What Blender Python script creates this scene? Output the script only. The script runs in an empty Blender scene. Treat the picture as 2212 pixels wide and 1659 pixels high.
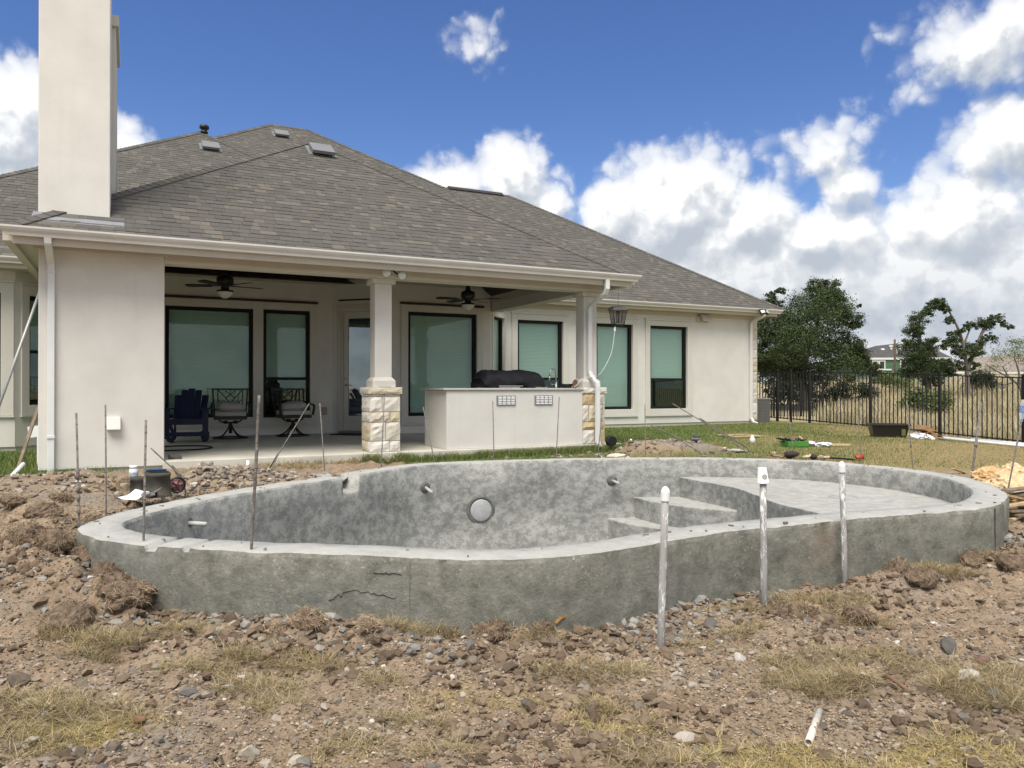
import bpy, bmesh, math, random
import numpy as np
from mathutils import Vector, Matrix
from mathutils.geometry import tessellate_polygon
random.seed(7); rng = np.random.default_rng(7)
S = bpy.context.scene; COL = S.collection
R = math.radians
# ------------------------------------------------------------------ camera, world, sun, exposure
cam_d = bpy.data.cameras.new('camera'); cam = bpy.data.objects.new('camera', cam_d); COL.objects.link(cam)
cam.location = (0, 0, 1.55); cam.rotation_euler = (R(90.26), 0, 0)
cam_d.sensor_width = 36; cam_d.lens = 1650/2212*36; cam_d.clip_start = .05; cam_d.clip_end = 3000
S.camera = cam
S.view_settings.view_transform = 'Standard'; S.view_settings.look = 'None'
S.view_settings.gamma = 1; S.view_settings.use_curve_mapping = False
S.view_settings.exposure = 1.75
S.render.engine = 'CYCLES'
S.cycles.use_denoising = True
S.cycles.max_bounces = 8; S.cycles.transparent_max_bounces = 12
SUN_EL, SUN_AZ = 60, 192          # azimuth clockwise from +Y: behind the camera
world = bpy.data.worlds.new('World'); S.world = world; world.use_nodes = True
sun_d = bpy.data.lights.new('sun', 'SUN'); sun_d.energy = 1.5; sun_d.angle = R(38); sun_d.color = (1, .93, .84)
sun = bpy.data.objects.new('sun', sun_d); COL.objects.link(sun)
sd = Vector((math.sin(R(SUN_AZ))*math.cos(R(SUN_EL)), math.cos(R(SUN_AZ))*math.cos(R(SUN_EL)), math.sin(R(SUN_EL))))
sun.rotation_euler = sd.to_track_quat('Z', 'Y').to_euler()

class NT:
    """small node helper"""
    def __init__(s, tree): s.t = tree; s.n = tree.nodes; s.l = tree.links
    def new(s, typ, **kw):
        n = s.n.new(typ)
        for k, v in kw.items(): setattr(n, k, v)
        return n
    def put(s, sock, v):
        if isinstance(v, bpy.types.NodeSocket): s.l.new(v, sock)
        else: sock.default_value = v
    def math(s, op, a, b=None, c=None, clamp=False):
        n = s.new('ShaderNodeMath', operation=op, use_clamp=clamp); s.put(n.inputs[0], a)
        if b is not None: s.put(n.inputs[1], b)
        if c is not None: s.put(n.inputs[2], c)
        return n.outputs[0]
    def sstep(s, x, a, b, lo=0, hi=1):
        n = s.new('ShaderNodeMapRange', interpolation_type='SMOOTHSTEP'); s.put(n.inputs[0], x)
        n.inputs[1].default_value = a; n.inputs[2].default_value = b; n.inputs[3].default_value = lo; n.inputs[4].default_value = hi
        return n.outputs[0]
    def mix(s, f, a, b, blend='MIX'):
        n = s.new('ShaderNodeMix', data_type='RGBA', blend_type=blend)
        s.put(n.inputs[0], f); s.put(n.inputs[6], a if isinstance(a, bpy.types.NodeSocket) else (*a[:3], 1)); s.put(n.inputs[7], b if isinstance(b, bpy.types.NodeSocket) else (*b[:3], 1))
        return n.outputs[2]
    def noise(s, vec, scale, detail=4, rough=.55, dist=0, dim='3D'):
        n = s.new('ShaderNodeTexNoise', noise_dimensions=dim)
        if vec is not None: s.l.new(vec, n.inputs['Vector'])
        s.put(n.inputs['Scale'], scale); n.inputs['Detail'].default_value = detail
        n.inputs['Roughness'].default_value = rough; n.inputs['Distortion'].default_value = dist
        return n.outputs['Fac']
    def ramp(s, f, stops, interp='LINEAR'):
        n = s.new('ShaderNodeValToRGB'); e = n.color_ramp.elements; n.color_ramp.interpolation = interp
        while len(e) < len(stops): e.new(.5)
        for i, (p, c) in enumerate(stops): e[i].position = p; e[i].color = (*c[:3], 1)
        s.put(n.inputs[0], f); return n.outputs[0]

def ang(px, py):                    # a sight line of the photograph as (azimuth, elevation)
    dx = (px-1106)/1650; return math.atan(dx), math.atan((837-py)/1650/math.sqrt(1+dx*dx))
def build_sky():
    w = NT(world.node_tree); w.n.clear()
    out = w.new('ShaderNodeOutputWorld'); bg = w.new('ShaderNodeBackground'); bg.inputs[1].default_value = .072
    w.l.new(bg.outputs[0], out.inputs[0])
    sky = w.new('ShaderNodeTexSky', sky_type='NISHITA'); sky.sun_disc = False
    sky.sun_elevation = R(SUN_EL); sky.sun_rotation = R(SUN_AZ); sky.air_density = 1.0; sky.dust_density = .1; sky.ozone_density = 3.5
    g = bpy.data.node_groups.new('cloud_field', 'ShaderNodeTree')
    g.interface.new_socket('P', in_out='INPUT', socket_type='NodeSocketVector')
    g.interface.new_socket('F', in_out='OUTPUT', socket_type='NodeSocketFloat')
    q = NT(g); gi = q.new('NodeGroupInput'); go = q.new('NodeGroupOutput'); P = gi.outputs[0]
    sep = q.new('ShaderNodeSeparateXYZ'); q.l.new(P, sep.inputs[0])
    # cumulus banks: centre and half size as seen from the yard, strength
    banks = [(1465,470,205,175,1.0),(1330,470,105,115,.9),(1610,480,150,95,.85),(1110,395,95,115,.9),(960,410,120,75,.7),(1190,450,70,95,.75),
             (2085,500,190,130,.95),(2190,300,130,85,.8),(2120,85,175,90,.60),(2215,30,120,90,.6),(1760,330,140,75,.42),(1830,400,80,70,.5),(1690,300,50,45,.40),
             (1040,98,60,50,.34),(25,265,110,140,.95),(255,320,75,70,.7),(-140,330,160,160,.9),(2330,420,140,220,.9),
             (1500,640,800,150,1.0),(2100,640,520,190,1.0),(1760,520,170,80,.7),(930,700,330,110,.7),(1950,780,800,120,1.0)]
    F = None
    for px, py, hx, hy, k in banks:
        a, e = ang(px, py); ra = hx/1650; re = hy/1650
        dx = q.math('MULTIPLY', q.math('SUBTRACT', sep.outputs[0], a), 1/ra); dz = q.math('MULTIPLY', q.math('SUBTRACT', sep.outputs[1], e), 1/re)
        d2 = q.math('ADD', q.math('MULTIPLY', dx, dx), q.math('MULTIPLY', dz, dz))
        v = q.math('MULTIPLY', q.math('SUBTRACT', 1.0, q.math('SQRT', d2)), k)
        v = q.math('MAXIMUM', v, -.6)
        F = v if F is None else q.math('SMOOTH_MAX', F, v, .12)
    n1 = q.noise(P, 9, 2, .5, dim='2D'); n2 = q.noise(P, 26, 6, .60, dim='2D')
    vo = q.new('ShaderNodeTexVoronoi', feature='F1', voronoi_dimensions='2D'); vo.inputs['Scale'].default_value = 46
    wob = q.new('ShaderNodeVectorMath', operation='MULTIPLY_ADD'); nn = q.new('ShaderNodeTexNoise', noise_dimensions='2D'); nn.inputs['Scale'].default_value = 26; nn.inputs['Detail'].default_value = 4
    q.l.new(P, nn.inputs['Vector']); q.l.new(nn.outputs['Color'], wob.inputs[0]); wob.inputs[1].default_value = (.035, .035, 0); q.l.new(P, wob.inputs[2]); q.l.new(wob.outputs[0], vo.inputs['Vector'])
    vb = q.new('ShaderNodeTexVoronoi', feature='F1', voronoi_dimensions='2D'); vb.inputs['Scale'].default_value = 17; q.l.new(wob.outputs[0], vb.inputs['Vector'])
    F = q.math('ADD', q.math('ADD', F, .05), q.math('MULTIPLY', q.math('SUBTRACT', n1, .5), .45))
    F = q.math('ADD', F, q.math('MULTIPLY', q.math('SUBTRACT', n2, .5), .40))
    F = q.math('ADD', F, q.math('MULTIPLY', q.math('SUBTRACT', .45, vo.outputs['Distance']), .22))
    F = q.math('ADD', F, q.math('MULTIPLY', q.math('SUBTRACT', .45, vb.outputs['Distance']), .26))
    q.l.new(F, go.inputs[0])
    tc = w.new('ShaderNodeTexCoord'); sp = w.new('ShaderNodeSeparateXYZ'); w.l.new(tc.outputs['Generated'], sp.inputs[0])
    az = w.math('ARCTAN2', sp.outputs[0], sp.outputs[1]); el = w.math('ARCSINE', sp.outputs[2])
    def field(da, de):
        c = w.new('ShaderNodeCombineXYZ'); w.put(c.inputs[0], w.math('ADD', az, da)); w.put(c.inputs[1], w.math('ADD', el, de))
        gn = w.new('ShaderNodeGroup'); gn.node_tree = g; w.l.new(c.outputs[0], gn.inputs[0]); return gn.outputs[0]
    f0 = field(0, 0); f1 = field(-.008, .024)
    # scattered cloud over the rest of the sky
    gen = w.noise(tc.outputs['Generated'], 3.2, 5, .6)
    away = w.sstep(w.math('ABSOLUTE', az), .66, .95); up = w.sstep(el, .50, .75)
    gf = w.math('MULTIPLY', w.math('SUBTRACT', gen, .35), 3.0)
    gm = w.math('MAXIMUM', away, up)
    gfm = w.math('SUBTRACT', gf, w.math('MULTIPLY', w.math('SUBTRACT', 1, gm), 3))
    dens = w.math('MAXIMUM', w.math('MULTIPLY', w.sstep(f0, .0, .27), w.sstep(f0, 0, .50, .34, 1)), w.math('MULTIPLY', w.sstep(gfm, 0, .5), .95))
    relief = w.math('MULTIPLY', w.math('SUBTRACT', f0, f1), 1.9)
    thick = w.sstep(f0, .15, 1.0)
    lit = w.math('ADD', w.math('SUBTRACT', .66, w.math('MULTIPLY', thick, .24)), w.math('MULTIPLY', relief, 1.15), clamp=True)
    low = w.sstep(el, .06, .25)
    cs = w.new('ShaderNodeCombineXYZ'); w.put(cs.inputs[0], w.math('MULTIPLY', az, 5.0)); w.put(cs.inputs[1], w.math('MULTIPLY', el, 26.0)); st = w.noise(cs.outputs[0], 1.0, 5, .6, dim='2D')
    lit = w.math('ADD', lit, w.math('MULTIPLY', w.math('MULTIPLY', w.math('SUBTRACT', st, .5), .9), w.math('SUBTRACT', 1.0, low)), clamp=True)
    lit = w.math('MULTIPLY', lit, w.math('ADD', .58, w.math('MULTIPLY', low, .42)), clamp=True)
    ccol = w.ramp(lit, [(0, (2.15, 2.36, 2.68)), (.30, (2.6, 2.78, 3.04)), (.58, (3.2, 3.32, 3.48)), (.85, (4.2, 4.24, 4.27))])
    hs = w.new('ShaderNodeHueSaturation'); hs.inputs['Hue'].default_value = .514; hs.inputs['Saturation'].default_value = 1.18; hs.inputs['Value'].default_value = .56; w.l.new(sky.outputs[0], hs.inputs['Color'])
    w.l.new(w.mix(dens, hs.outputs[0], ccol), bg.inputs[0])
build_sky()

# ------------------------------------------------------------------ frames, projection of sight lines
TH = R(26.6); UX, UY = math.cos(TH), math.sin(TH); OX, OY = -1.05, 12.27
def xy(u, v): return OX+u*UX-v*UY, OY+u*UY+v*UX
def uvof(x, y): a, b = x-OX, y-OY; return a*UX+b*UY, -a*UY+b*UX
def atY(px, py, Y): return Vector(((px-1106)/1650*Y, Y, 1.55-(py-837)/1650*Y))
def onz(px, py, z): Y = (1.55-z)*1650/(py-837); return (px-1106)/1650*Y, Y

# ------------------------------------------------------------------ mesh helper
class MB:
    def __init__(s): s.v = []; s.f = []
    def add(s, vs, fs):
        o = len(s.v); s.v += [tuple(p) for p in vs]; s.f += [tuple(i+o for i in f) for f in fs]; return s
    def box(s, a, b, M=None):
        (x0, y0, z0), (x1, y1, z1) = a, b
        vs = [Vector(p) for p in ((x0,y0,z0),(x1,y0,z0),(x1,y1,z0),(x0,y1,z0),(x0,y0,z1),(x1,y0,z1),(x1,y1,z1),(x0,y1,z1))]
        if M is not None: vs = [M @ p for p in vs]
        return s.add(vs, [(0,3,2,1),(4,5,6,7),(0,1,5,4),(1,2,6,5),(2,3,7,6),(3,0,4,7)])
    def bar(s, p, q, w, h, up=(0,0,1)):       # rectangular bar between two points
        p, q = Vector(p), Vector(q); d = (q-p); L = d.length; d.normalize(); up = Vector(up)
        x = d.cross(up); x = x.normalized() if x.length > 1e-4 else Vector((1,0,0)); y = x.cross(d)
        vs = [p+x*a*w/2+y*b*h/2+d*c*L for c in (0,1) for a, b in ((-1,-1),(1,-1),(1,1),(-1,1))]
        return s.add(vs, [(3,2,1,0),(4,5,6,7),(0,1,5,4),(1,2,6,5),(2,3,7,6),(3,0,4,7)])
    def tube(s, pts, r, n=8, sx=1, sy=1, rot=0, caps=True, up=None):
        pts = [Vector(p) for p in pts]; rs = r if isinstance(r, (list, tuple)) else [r]*len(pts); vs = []; fs = []
        px = None
        for i, p in enumerate(pts):
            d = (pts[min(i+1, len(pts)-1)]-pts[max(i-1, 0)]).normalized()
            if px is None:
                px = Vector(up) if up else (Vector((0,0,1)) if abs(d.z) < .9 else Vector((1,0,0)))
            px = (px-d*px.dot(d)); px = px.normalized() if px.length > 1e-5 else d.orthogonal().normalized()
            py = d.cross(px)
            vs += [p+(px*math.cos(rot+2*math.pi*k/n)*sx+py*math.sin(rot+2*math.pi*k/n)*sy)*rs[i] for k in range(n)]
        for i in range(len(pts)-1):
            for k in range(n): a, b = i*n+k, i*n+(k+1) % n; fs.append((a, b, b+n, a+n))
        if caps: fs += [tuple(range(n))[::-1], tuple((len(pts)-1)*n+k for k in range(n))]
        return s.add(vs, fs)
    def lathe(s, prof, n=20, c=(0,0,0), M=None, closed=True):
        vs = []; fs = []
        for r, z in prof:
            for k in range(n):
                p = Vector((c[0]+r*math.cos(2*math.pi*k/n), c[1]+r*math.sin(2*math.pi*k/n), c[2]+z)); vs.append(M @ p if M is not None else p)
        for i in range(len(prof)-1):
            for k in range(n): a, b = i*n+k, i*n+(k+1) % n; fs.append((a, b, b+n, a+n))
        if closed: fs += [tuple(range(n))[::-1], tuple((len(prof)-1)*n+k for k in range(n))]
        return s.add(vs, fs)
    def prism(s, poly, z0, z1):               # polygon extruded in z
        n = len(poly); vs = [(x, y, z0) for x, y in poly]+[(x, y, z1) for x, y in poly]
        A = sum(poly[i][0]*poly[(i+1) % n][1]-poly[(i+1) % n][0]*poly[i][1] for i in range(n))
        t, b = tuple(range(n, 2*n)), tuple(range(n))[::-1]
        side = [(i, (i+1) % n, n+(i+1) % n, n+i) for i in range(n)]
        if A < 0: t, b = t[::-1], b[::-1]; side = [x[::-1] for x in side]
        return s.add(vs, [t, b]+side)
    def prof(s, pr, u0, u1, m0=0, m1=0):      # profile (v,z) swept along u; m0/m1 mitre: shift of the end with v
        n = len(pr); vs = [(u0+m0*(p[0]-pr[0][0]), p[0], p[1]) for p in pr]+[(u1+m1*(p[0]-pr[0][0]), p[0], p[1]) for p in pr]
        A = sum(pr[i][0]*pr[(i+1) % n][1]-pr[(i+1) % n][0]*pr[i][1] for i in range(n))
        a, b = tuple(range(n))[::-1], tuple(range(n, 2*n)); side = [(i, (i+1) % n, n+(i+1) % n, n+i) for i in range(n)]
        if A < 0: a, b = a[::-1], b[::-1]; side = [x[::-1] for x in side]
        return s.add(vs, [a, b]+side)
    def mesh(s, name, mat=None, smooth=False):
        me = bpy.data.meshes.new(name); me.from_pydata(s.v, [], s.f); me.validate(clean_customdata=False)
        if mat: me.materials.append(mat)
        if smooth: me.polygons.foreach_set('use_smooth', [True]*len(me.polygons))
        return me
    def build(s, name, mat, parent=None, smooth=False, bevel=0):
        o = bpy.data.objects.new(name, s.mesh(name, mat, smooth)); COL.objects.link(o); o.parent = parent
        if bevel:
            b = o.modifiers.new('bevel', 'BEVEL'); b.width = bevel; b.segments = 2; b.limit_method = 'ANGLE'; b.angle_limit = R(40)
        return o
def mesh_np(name, V, F, mat, smooth=False):   # fast triangle mesh from numpy
    me = bpy.data.meshes.new(name); V = np.ascontiguousarray(V, dtype=np.float32); F = np.ascontiguousarray(F, dtype=np.int32)
    me.vertices.add(len(V)); me.vertices.foreach_set('co', V.ravel()); k = F.shape[1]
    me.loops.add(F.size); me.loops.foreach_set('vertex_index', F.ravel()); me.polygons.add(len(F))
    me.polygons.foreach_set('loop_start', np.arange(0, F.size, k, dtype=np.int32))
    me.polygons.foreach_set('use_smooth', np.full(len(F), smooth)); me.update(calc_edges=True); me.materials.append(mat); return me
def link(name, me, parent=None):
    o = bpy.data.objects.new(name, me); COL.objects.link(o); o.parent = parent; return o
def tag(o, label=None, cat=None, group=None, kind=None):
    if label: o['label'] = label
    if cat: o['category'] = cat
    if group: o['group'] = group
    if kind: o['kind'] = kind
    return o
def thing(name, label, cat, loc=(0,0,0), rz=0, group=None):
    o = bpy.data.objects.new(name, None); COL.objects.link(o); o.empty_display_size = .1
    o.location = loc; o.rotation_euler = (0, 0, rz); return tag(o, label, cat, group)
def at_house(name, label, cat, u, v, z, rz=0, group=None):
    x, y = xy(u, v); return thing(name, label, cat, (x, y, z), TH+rz, group)
def dup(o, parent=None):
    c = o.copy(); COL.objects.link(c); c.parent = parent
    for k in [x for x in o.children]: dup(k, c)
    return c

# ------------------------------------------------------------------ materials
def pmat(name):
    m = bpy.data.materials.new(name); m.use_nodes = True; t = NT(m.node_tree); b = t.n['Principled BSDF']; return m, t, b
def mat(name, col, rough=.75, var=.12, scale=6, col2=None, bump=0, bscale=80, metal=0, spec=.35, stain=0, detail=5, rnd=0, coat=0, drip=0):
    m, t, b = pmat(name); tc = t.new('ShaderNodeTexCoord'); P = tc.outputs['Object']
    n = t.noise(P, scale, detail, .6)
    lo = tuple(c*(1-var) for c in col); hi = col2 or tuple(min(1, c*(1+var)) for c in col)
    c = t.ramp(n, [(.3, lo), (.7, hi)])
    if stain:
        n2 = t.noise(P, scale*.23, 6, .65, .6); c = t.mix(t.math('MULTIPLY', t.sstep(n2, .45, .72), stain), c, tuple(x*.6 for x in col))
    if drip:
        mp = t.new('ShaderNodeMapping'); mp.inputs['Scale'].default_value = (3.2, 3.2, .22); t.l.new(P, mp.inputs[0]); c = t.mix(t.math('MULTIPLY', t.sstep(t.noise(mp.outputs[0], 2.2, 6, .65), .5, .8), drip), c, tuple(x*.62 for x in col))
        c = t.mix(t.math('MULTIPLY', t.sstep(t.noise(P, 11, 6, .7), .52, .8), drip*.6), c, tuple(x*.75 for x in col))
    if rnd:
        oi = t.new('ShaderNodeObjectInfo'); ge = t.new('ShaderNodeNewGeometry')
        r = t.math('FRACT', t.math('ADD', oi.outputs['Random'], ge.outputs['Random Per Island']))
        k = t.math('ADD', 1-rnd, t.math('MULTIPLY', r, 2*rnd)); hs = t.new('ShaderNodeHueSaturation'); t.put(hs.inputs['Value'], k); t.put(hs.inputs['Color'], c); c = hs.outputs[0]
    t.put(b.inputs['Base Color'], c); b.inputs['Roughness'].default_value = rough; b.inputs['Metallic'].default_value = metal
    b.inputs['Specular IOR Level'].default_value = spec; b.inputs['Coat Weight'].default_value = coat
    if bump:
        bn = t.new('ShaderNodeBump'); bn.inputs['Strength'].default_value = bump; bn.inputs['Distance'].default_value = .01
        t.put(bn.inputs['Height'], t.noise(P, bscale, 6, .65)); t.l.new(bn.outputs[0], b.inputs['Normal'])
    return m
def rmat(name, cols, rough=.85, scale=20, var=.25, bump=.4, bscale=60, spec=.2, trans=0):
    """each island / object takes one of the colours"""
    m, t, b = pmat(name); oi = t.new('ShaderNodeObjectInfo'); ge = t.new('ShaderNodeNewGeometry'); tc = t.new('ShaderNodeTexCoord')
    r = t.math('FRACT', t.math('ADD', t.math('MULTIPLY', oi.outputs['Random'], 7.31), ge.outputs['Random Per Island']))
    n = len(cols); c = t.ramp(r, [(i/n, k) for i, k in enumerate(cols)], 'CONSTANT')
    nz = t.noise(tc.outputs['Object'], scale, 5, .65); k = t.math('ADD', 1-var, t.math('MULTIPLY', nz, 2*var))
    hs = t.new('ShaderNodeHueSaturation'); t.put(hs.inputs['Value'], k); t.put(hs.inputs['Color'], c); t.put(b.inputs['Base Color'], hs.outputs[0])
    b.inputs['Roughness'].default_value = rough; b.inputs['Specular IOR Level'].default_value = spec
    if trans:
        b.inputs['Subsurface Weight'].default_value = 0; b.inputs['Transmission Weight'].default_value = 0
    if bump:
        bn = t.new('ShaderNodeBump'); bn.inputs['Strength'].default_value = bump; bn.inputs['Distance'].default_value = .008
        t.put(bn.inputs['Height'], t.noise(tc.outputs['Object'], bscale, 5, .65)); t.l.new(bn.outputs[0], b.inputs['Normal'])
    return m
STUCCO = mat('stucco', (.675, .655, .605), .9, .07, 1.6, bump=.5, bscale=110, spec=.15, stain=.10, drip=.12)
STUCCO2 = mat('stucco_trim', (.61, .59, .53), .88, .04, 2, bump=.25, bscale=140, spec=.15)
TRIM = mat('painted_fascia', (.52, .475, .40), .6, .05, 2, spec=.3)
GUT = mat('gutter_paint', (.62, .60, .56), .42, .05, 3, spec=.45, stain=.12)
SPOUT = mat('downspout_paint', (.70, .71, .70), .45, .05, 3, spec=.45, stain=.15)
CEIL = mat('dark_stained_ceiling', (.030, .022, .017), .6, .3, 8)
FRAME = mat('window_frame_black', (.008, .0075, .0075), .6, .1, 5, spec=.25)
CONC = mat('slab_concrete', (.55, .53, .455), .85, .12, 2.2, bump=.2, bscale=60, stain=.3)
BLACK = mat('black_metal', (.010, .010, .011), .38, .1, 12, spec=.5)
BRONZE = mat('dark_bronze', (.020, .014, .011), .45, .2, 8, spec=.5)
STEEL = mat('brushed_steel', (.55, .55, .54), .3, .08, 30, metal=1)
PVC = mat('white_pvc', (.74, .75, .74), .4, .05, 8, spec=.45)
REBAR = mat('rusty_rebar', (.14, .125, .115), .7, .35, 30, col2=(.24, .215, .19), bump=.6, bscale=120)
WOODP = mat('pale_wood', (.50, .38, .22), .8, .25, 14, bump=.3)
WOODB = mat('weathered_wood', (.21, .165, .12), .85, .3, 14, bump=.4)
RUST = mat('brown_bark', (.10, .075, .055), .95, .35, 9, bump=.9, bscale=24)
# ------------------------------------------------------------------ ground
def vnoise(x, y, seed):
    xi = np.floor(x).astype(np.int64); yi = np.floor(y).astype(np.int64); fx = x-xi; fy = y-yi
    fx = fx*fx*fx*(fx*(fx*6-15)+10); fy = fy*fy*fy*(fy*(fy*6-15)+10)
    def h(a, b):
        n = (a*374761393+b*668265263+seed*1442695041) & 0xffffffff; n = ((n ^ (n >> 13))*1274126177) & 0xffffffff
        return ((n ^ (n >> 16)) & 0xffff)/65535.0
    return (h(xi, yi)*(1-fx)+h(xi+1, yi)*fx)*(1-fy)+(h(xi, yi+1)*(1-fx)+h(xi+1, yi+1)*fx)*fy
def fbm(x, y, s, o=4, seed=1, g=.5):
    a = 0; k = 1; t = 0
    for i in range(o): a = a+k*(vnoise(x*s+17.3*i, y*s-9.1*i, seed+i)-.5); t += k; k *= g; s *= 2.03
    return a/t*2
# pool outline (outer face of the shell) on the ground plan
OUT = [(-3.30,5.85),(-3.30,6.5),(-3.0,7.6),(-2.35,8.85),(-1.43,10.5),(0,11.12),(1.4,11.45),(2.74,11.5),(3.7,11.32),(4.45,10.95),(5.12,10.0),(5.32,8.85),(4.99,7.72),(4.46,6.95),(4.02,6.6),(3.14,6.27),(1.66,5.62),(.85,5.05),(.35,4.78),(-.125,4.66),(-1.19,4.82),(-2.08,4.98),(-2.6,5.14),(-3.05,5.45)]
def closed_curve(P, n):
    P = np.array(P, float); m = len(P); out = []
    for i in range(m):
        p0, p1, p2, p3 = P[i-1], P[i], P[(i+1) % m], P[(i+2) % m]
        for t in np.linspace(0, 1, 48, endpoint=False):
            out.append(.5*((2*p1)+(-p0+p2)*t+(2*p0-5*p1+4*p2-p3)*t*t+(-p0+3*p1-3*p2+p3)*t**3))
    out = np.array(out)
    for _ in range(50): out = .25*np.roll(out, 1, 0)+.5*out+.25*np.roll(out, -1, 0)
    d = np.r_[0, np.cumsum(np.linalg.norm(np.roll(out, -1, 0)-out, axis=1))]; c = np.vstack([out, out[:1]])
    t = np.linspace(0, d[-1], n, endpoint=False); return np.c_[np.interp(t, d, c[:, 0]), np.interp(t, d, c[:, 1])]
NP = 1440; POOL = closed_curve(OUT, NP)
def offset(C, d, smooth=6):
    tn = np.roll(C, -1, 0)-np.roll(C, 1, 0); tn /= np.linalg.norm(tn, axis=1)[:, None]; nr = np.c_[tn[:, 1], -tn[:, 0]]
    if ((C+nr*.01)[:, 0].max() > C[:, 0].max()) != (d > 0): nr = -nr
    C2 = C+nr*abs(d)
    for _ in range(smooth): C2 = .25*np.roll(C2, 1, 0)+.5*C2+.25*np.roll(C2, -1, 0)
    return C2
def inside(x, y, C):
    c = np.zeros(x.shape, bool); n = len(C)
    for i in range(0, n, 8):
        x0, y0 = C[i]; x1, y1 = C[(i+8) % n]
        k = ((y0 > y) != (y1 > y)); xx = np.where(k, (x1-x0)*(y-y0)/((y1-y0) if y1 != y0 else 1e-9)+x0, -1e9); c ^= (k & (x < xx))
    return c
def pool_dist(x, y):
    best = np.full(x.shape, 1e9)
    for i in range(0, NP, 12): best = np.minimum(best, (x-POOL[i, 0])**2+(y-POOL[i, 1])**2)
    return np.sqrt(best)
CTRL = np.array([(0,2.5,.0),(-3,2.6,.04),(3,2.6,-.01),(0,3.6,0),(-1.6,3.6,.02),(1.7,3.7,-.01),(3.2,4,.0),(-3,4,.06),(0,4.4,.03),(-1.2,4.6,.05),(-2.2,4.7,.05),(1.2,4.9,.02),(2.2,5.6,-.03),(3.2,6.0,.0),(4.3,6.3,.06),(5.2,7.2,.18),(5,5.2,.05),(6.5,7,.15),
 (-3.1,5.1,.12),(-3.6,5.7,.26),(-3.6,6.6,.38),(-4,5,.14),(-4.6,6.3,.30),(-5.2,7.6,.42),(-4,7.6,.42),(-3,8.6,.45),(-5.4,9,.47),(-2.2,9.6,.43),(-1,11,.42),(0,11.6,.42),(1.5,12.4,.44),(3,12,.46),(4.8,11.2,.46),(5.9,10,.44),(6.0,8.6,.36),(7.5,8.5,.30),(8,6,.12),
 (7,11,.44),(9.7,20.6,.44),(11.2,17.5,.29),(12.2,15,.2),(7.0,25,.55),(8.1,22.9,.50),(6.2,27,.62),(8,15,.46),(5,17,.52),(7.5,21,.52),(3,15,.5),(0,16,.5),(0,20,.5),(-6.5,10,.42),(-8,13,.42),(-10,11,.4),(-12,16,.4),(6,26,.5),(9,26,.4),(14,24,.35),(14,30,.45),(20,30,.5),(15,18,.2),(20,20,.25),(25,40,.9),(12,40,.85),(0,40,.8),(-20,30,.5),
 (20,60,1.5),(40,60,1.6),(0,60,1.4),(60,90,2.3),(30,90,2.3),(0,90,2.2),(-40,60,1.4),(-60,100,2.2),(100,140,3),(0,160,3),(-100,160,3),(200,300,3),(-200,300,3),(0,400,3),(0,-10,.0),(-8,-5,.0),(8,-5,0),(0,-40,0),(-40,-40,0),(40,-40,0),(-60,10,.3),(60,10,.3),(-9,4,.1),(-8,7.5,.35),(9.5,4,.0)], float)
MOUNDS = [(.17,4.33,.10,.20,.13),(.62,4.42,.07,.25,.12),(-.75,4.52,.09,.20,.13),(-1.25,4.62,.05,.18,.12),(-.25,4.40,.06,.15,.12),(2.9,5.75,.10,.35,.25),(2.5,5.35,.10,.30,.22),(3.3,5.9,.10,.30,.2),(4.4,6.15,.06,.4,.3),(1.7,4.6,.03,.4,.3),
          (-2.62,4.86,.16,.20,.16),(-2.95,5.0,.30,.24,.22),(-3.28,5.3,.24,.25,.25),(-3.62,5.6,.16,.28,.28),(-3.9,6.2,.12,.3,.3),(-3.3,4.75,.10,.25,.2),(-4.4,6.9,.12,.35,.35),(2.0,12.3,.15,.32,.3),(2.5,12.35,.19,.42,.35),(3.05,12.25,.13,.45,.35),(3.6,12.2,.05,.4,.3),(-3.35,8.35,.20,.32,.3),(-3.0,8.75,.17,.35,.25),(-2.3,9.25,.06,.4,.25),(-4.3,7.6,.10,.5,.4),(-5.6,8.4,.08,.6,.4),(-4.9,8.9,.08,.5,.25),(6.6,8.9,.12,.7,.5),(3.6,4.2,.03,.5,.3)]
def base_h(x, y):
    w = 0; z = 0
    for cx, cy, cz in CTRL:
        k = 1/(((x-cx)**2+(y-cy)**2)+.02*(abs(cy)+abs(cx)*.5)+.05)**1.9; w = w+k; z = z+k*cz
    return z/w
def masks(x, y):
    """lawn (green), dry straw, churned dirt, in 0..1"""
    u, v = uvof(x, y); pd = pool_dist(x, y); n = fbm(x, y, .9, 4, 11); n2 = fbm(x, y, 2.6, 3, 23)
    sm = lambda t, a, b: np.clip((t-a)/(b-a), 0, 1)
    back = sm(y+.35*n, 9.6, 10.6)*sm(x+.3*n, -2.0, -.8)+sm(x+.6*n, 4.6, 6.2)*sm(y+.6*n, 8.6, 10.2)+sm(-x+.3*n, 5.0, 5.6)*sm(y+.4*n-(x+7)*.35, 8.3, 9.2)
    field = sm(u, 13.35, 13.6)
    lawn = np.clip(back, 0, 1)*(1-field)
    mound = sum(h/.2*np.exp(-((x-cx)/rx)**2-((y-cy)/ry)**2) for cx, cy, h, rx, ry in MOUNDS if cy > 12)
    lawn = lawn*(1-np.clip(mound*1.6+n2*.3*(mound > .15), 0, 1))
    lawn = lawn*(1-.8*sm(.30-pd+.2*n2, 0, .2)*(x < 6))
    lawn = np.clip(lawn, 0, 1)
    straw = sm(n2*.9+fbm(x, y, .55, 3, 31)+1.5*np.exp(-((x-1.8)/.85)**2-((y-3.08)/.34)**2)+1.2*np.exp(-((x+1.95)/.5)**2-((y-3.33)/.20)**2), .52, .95)
    return lawn, straw*(1-lawn)*(1-field)*sm(-y, -6.2, -5.2), field
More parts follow.
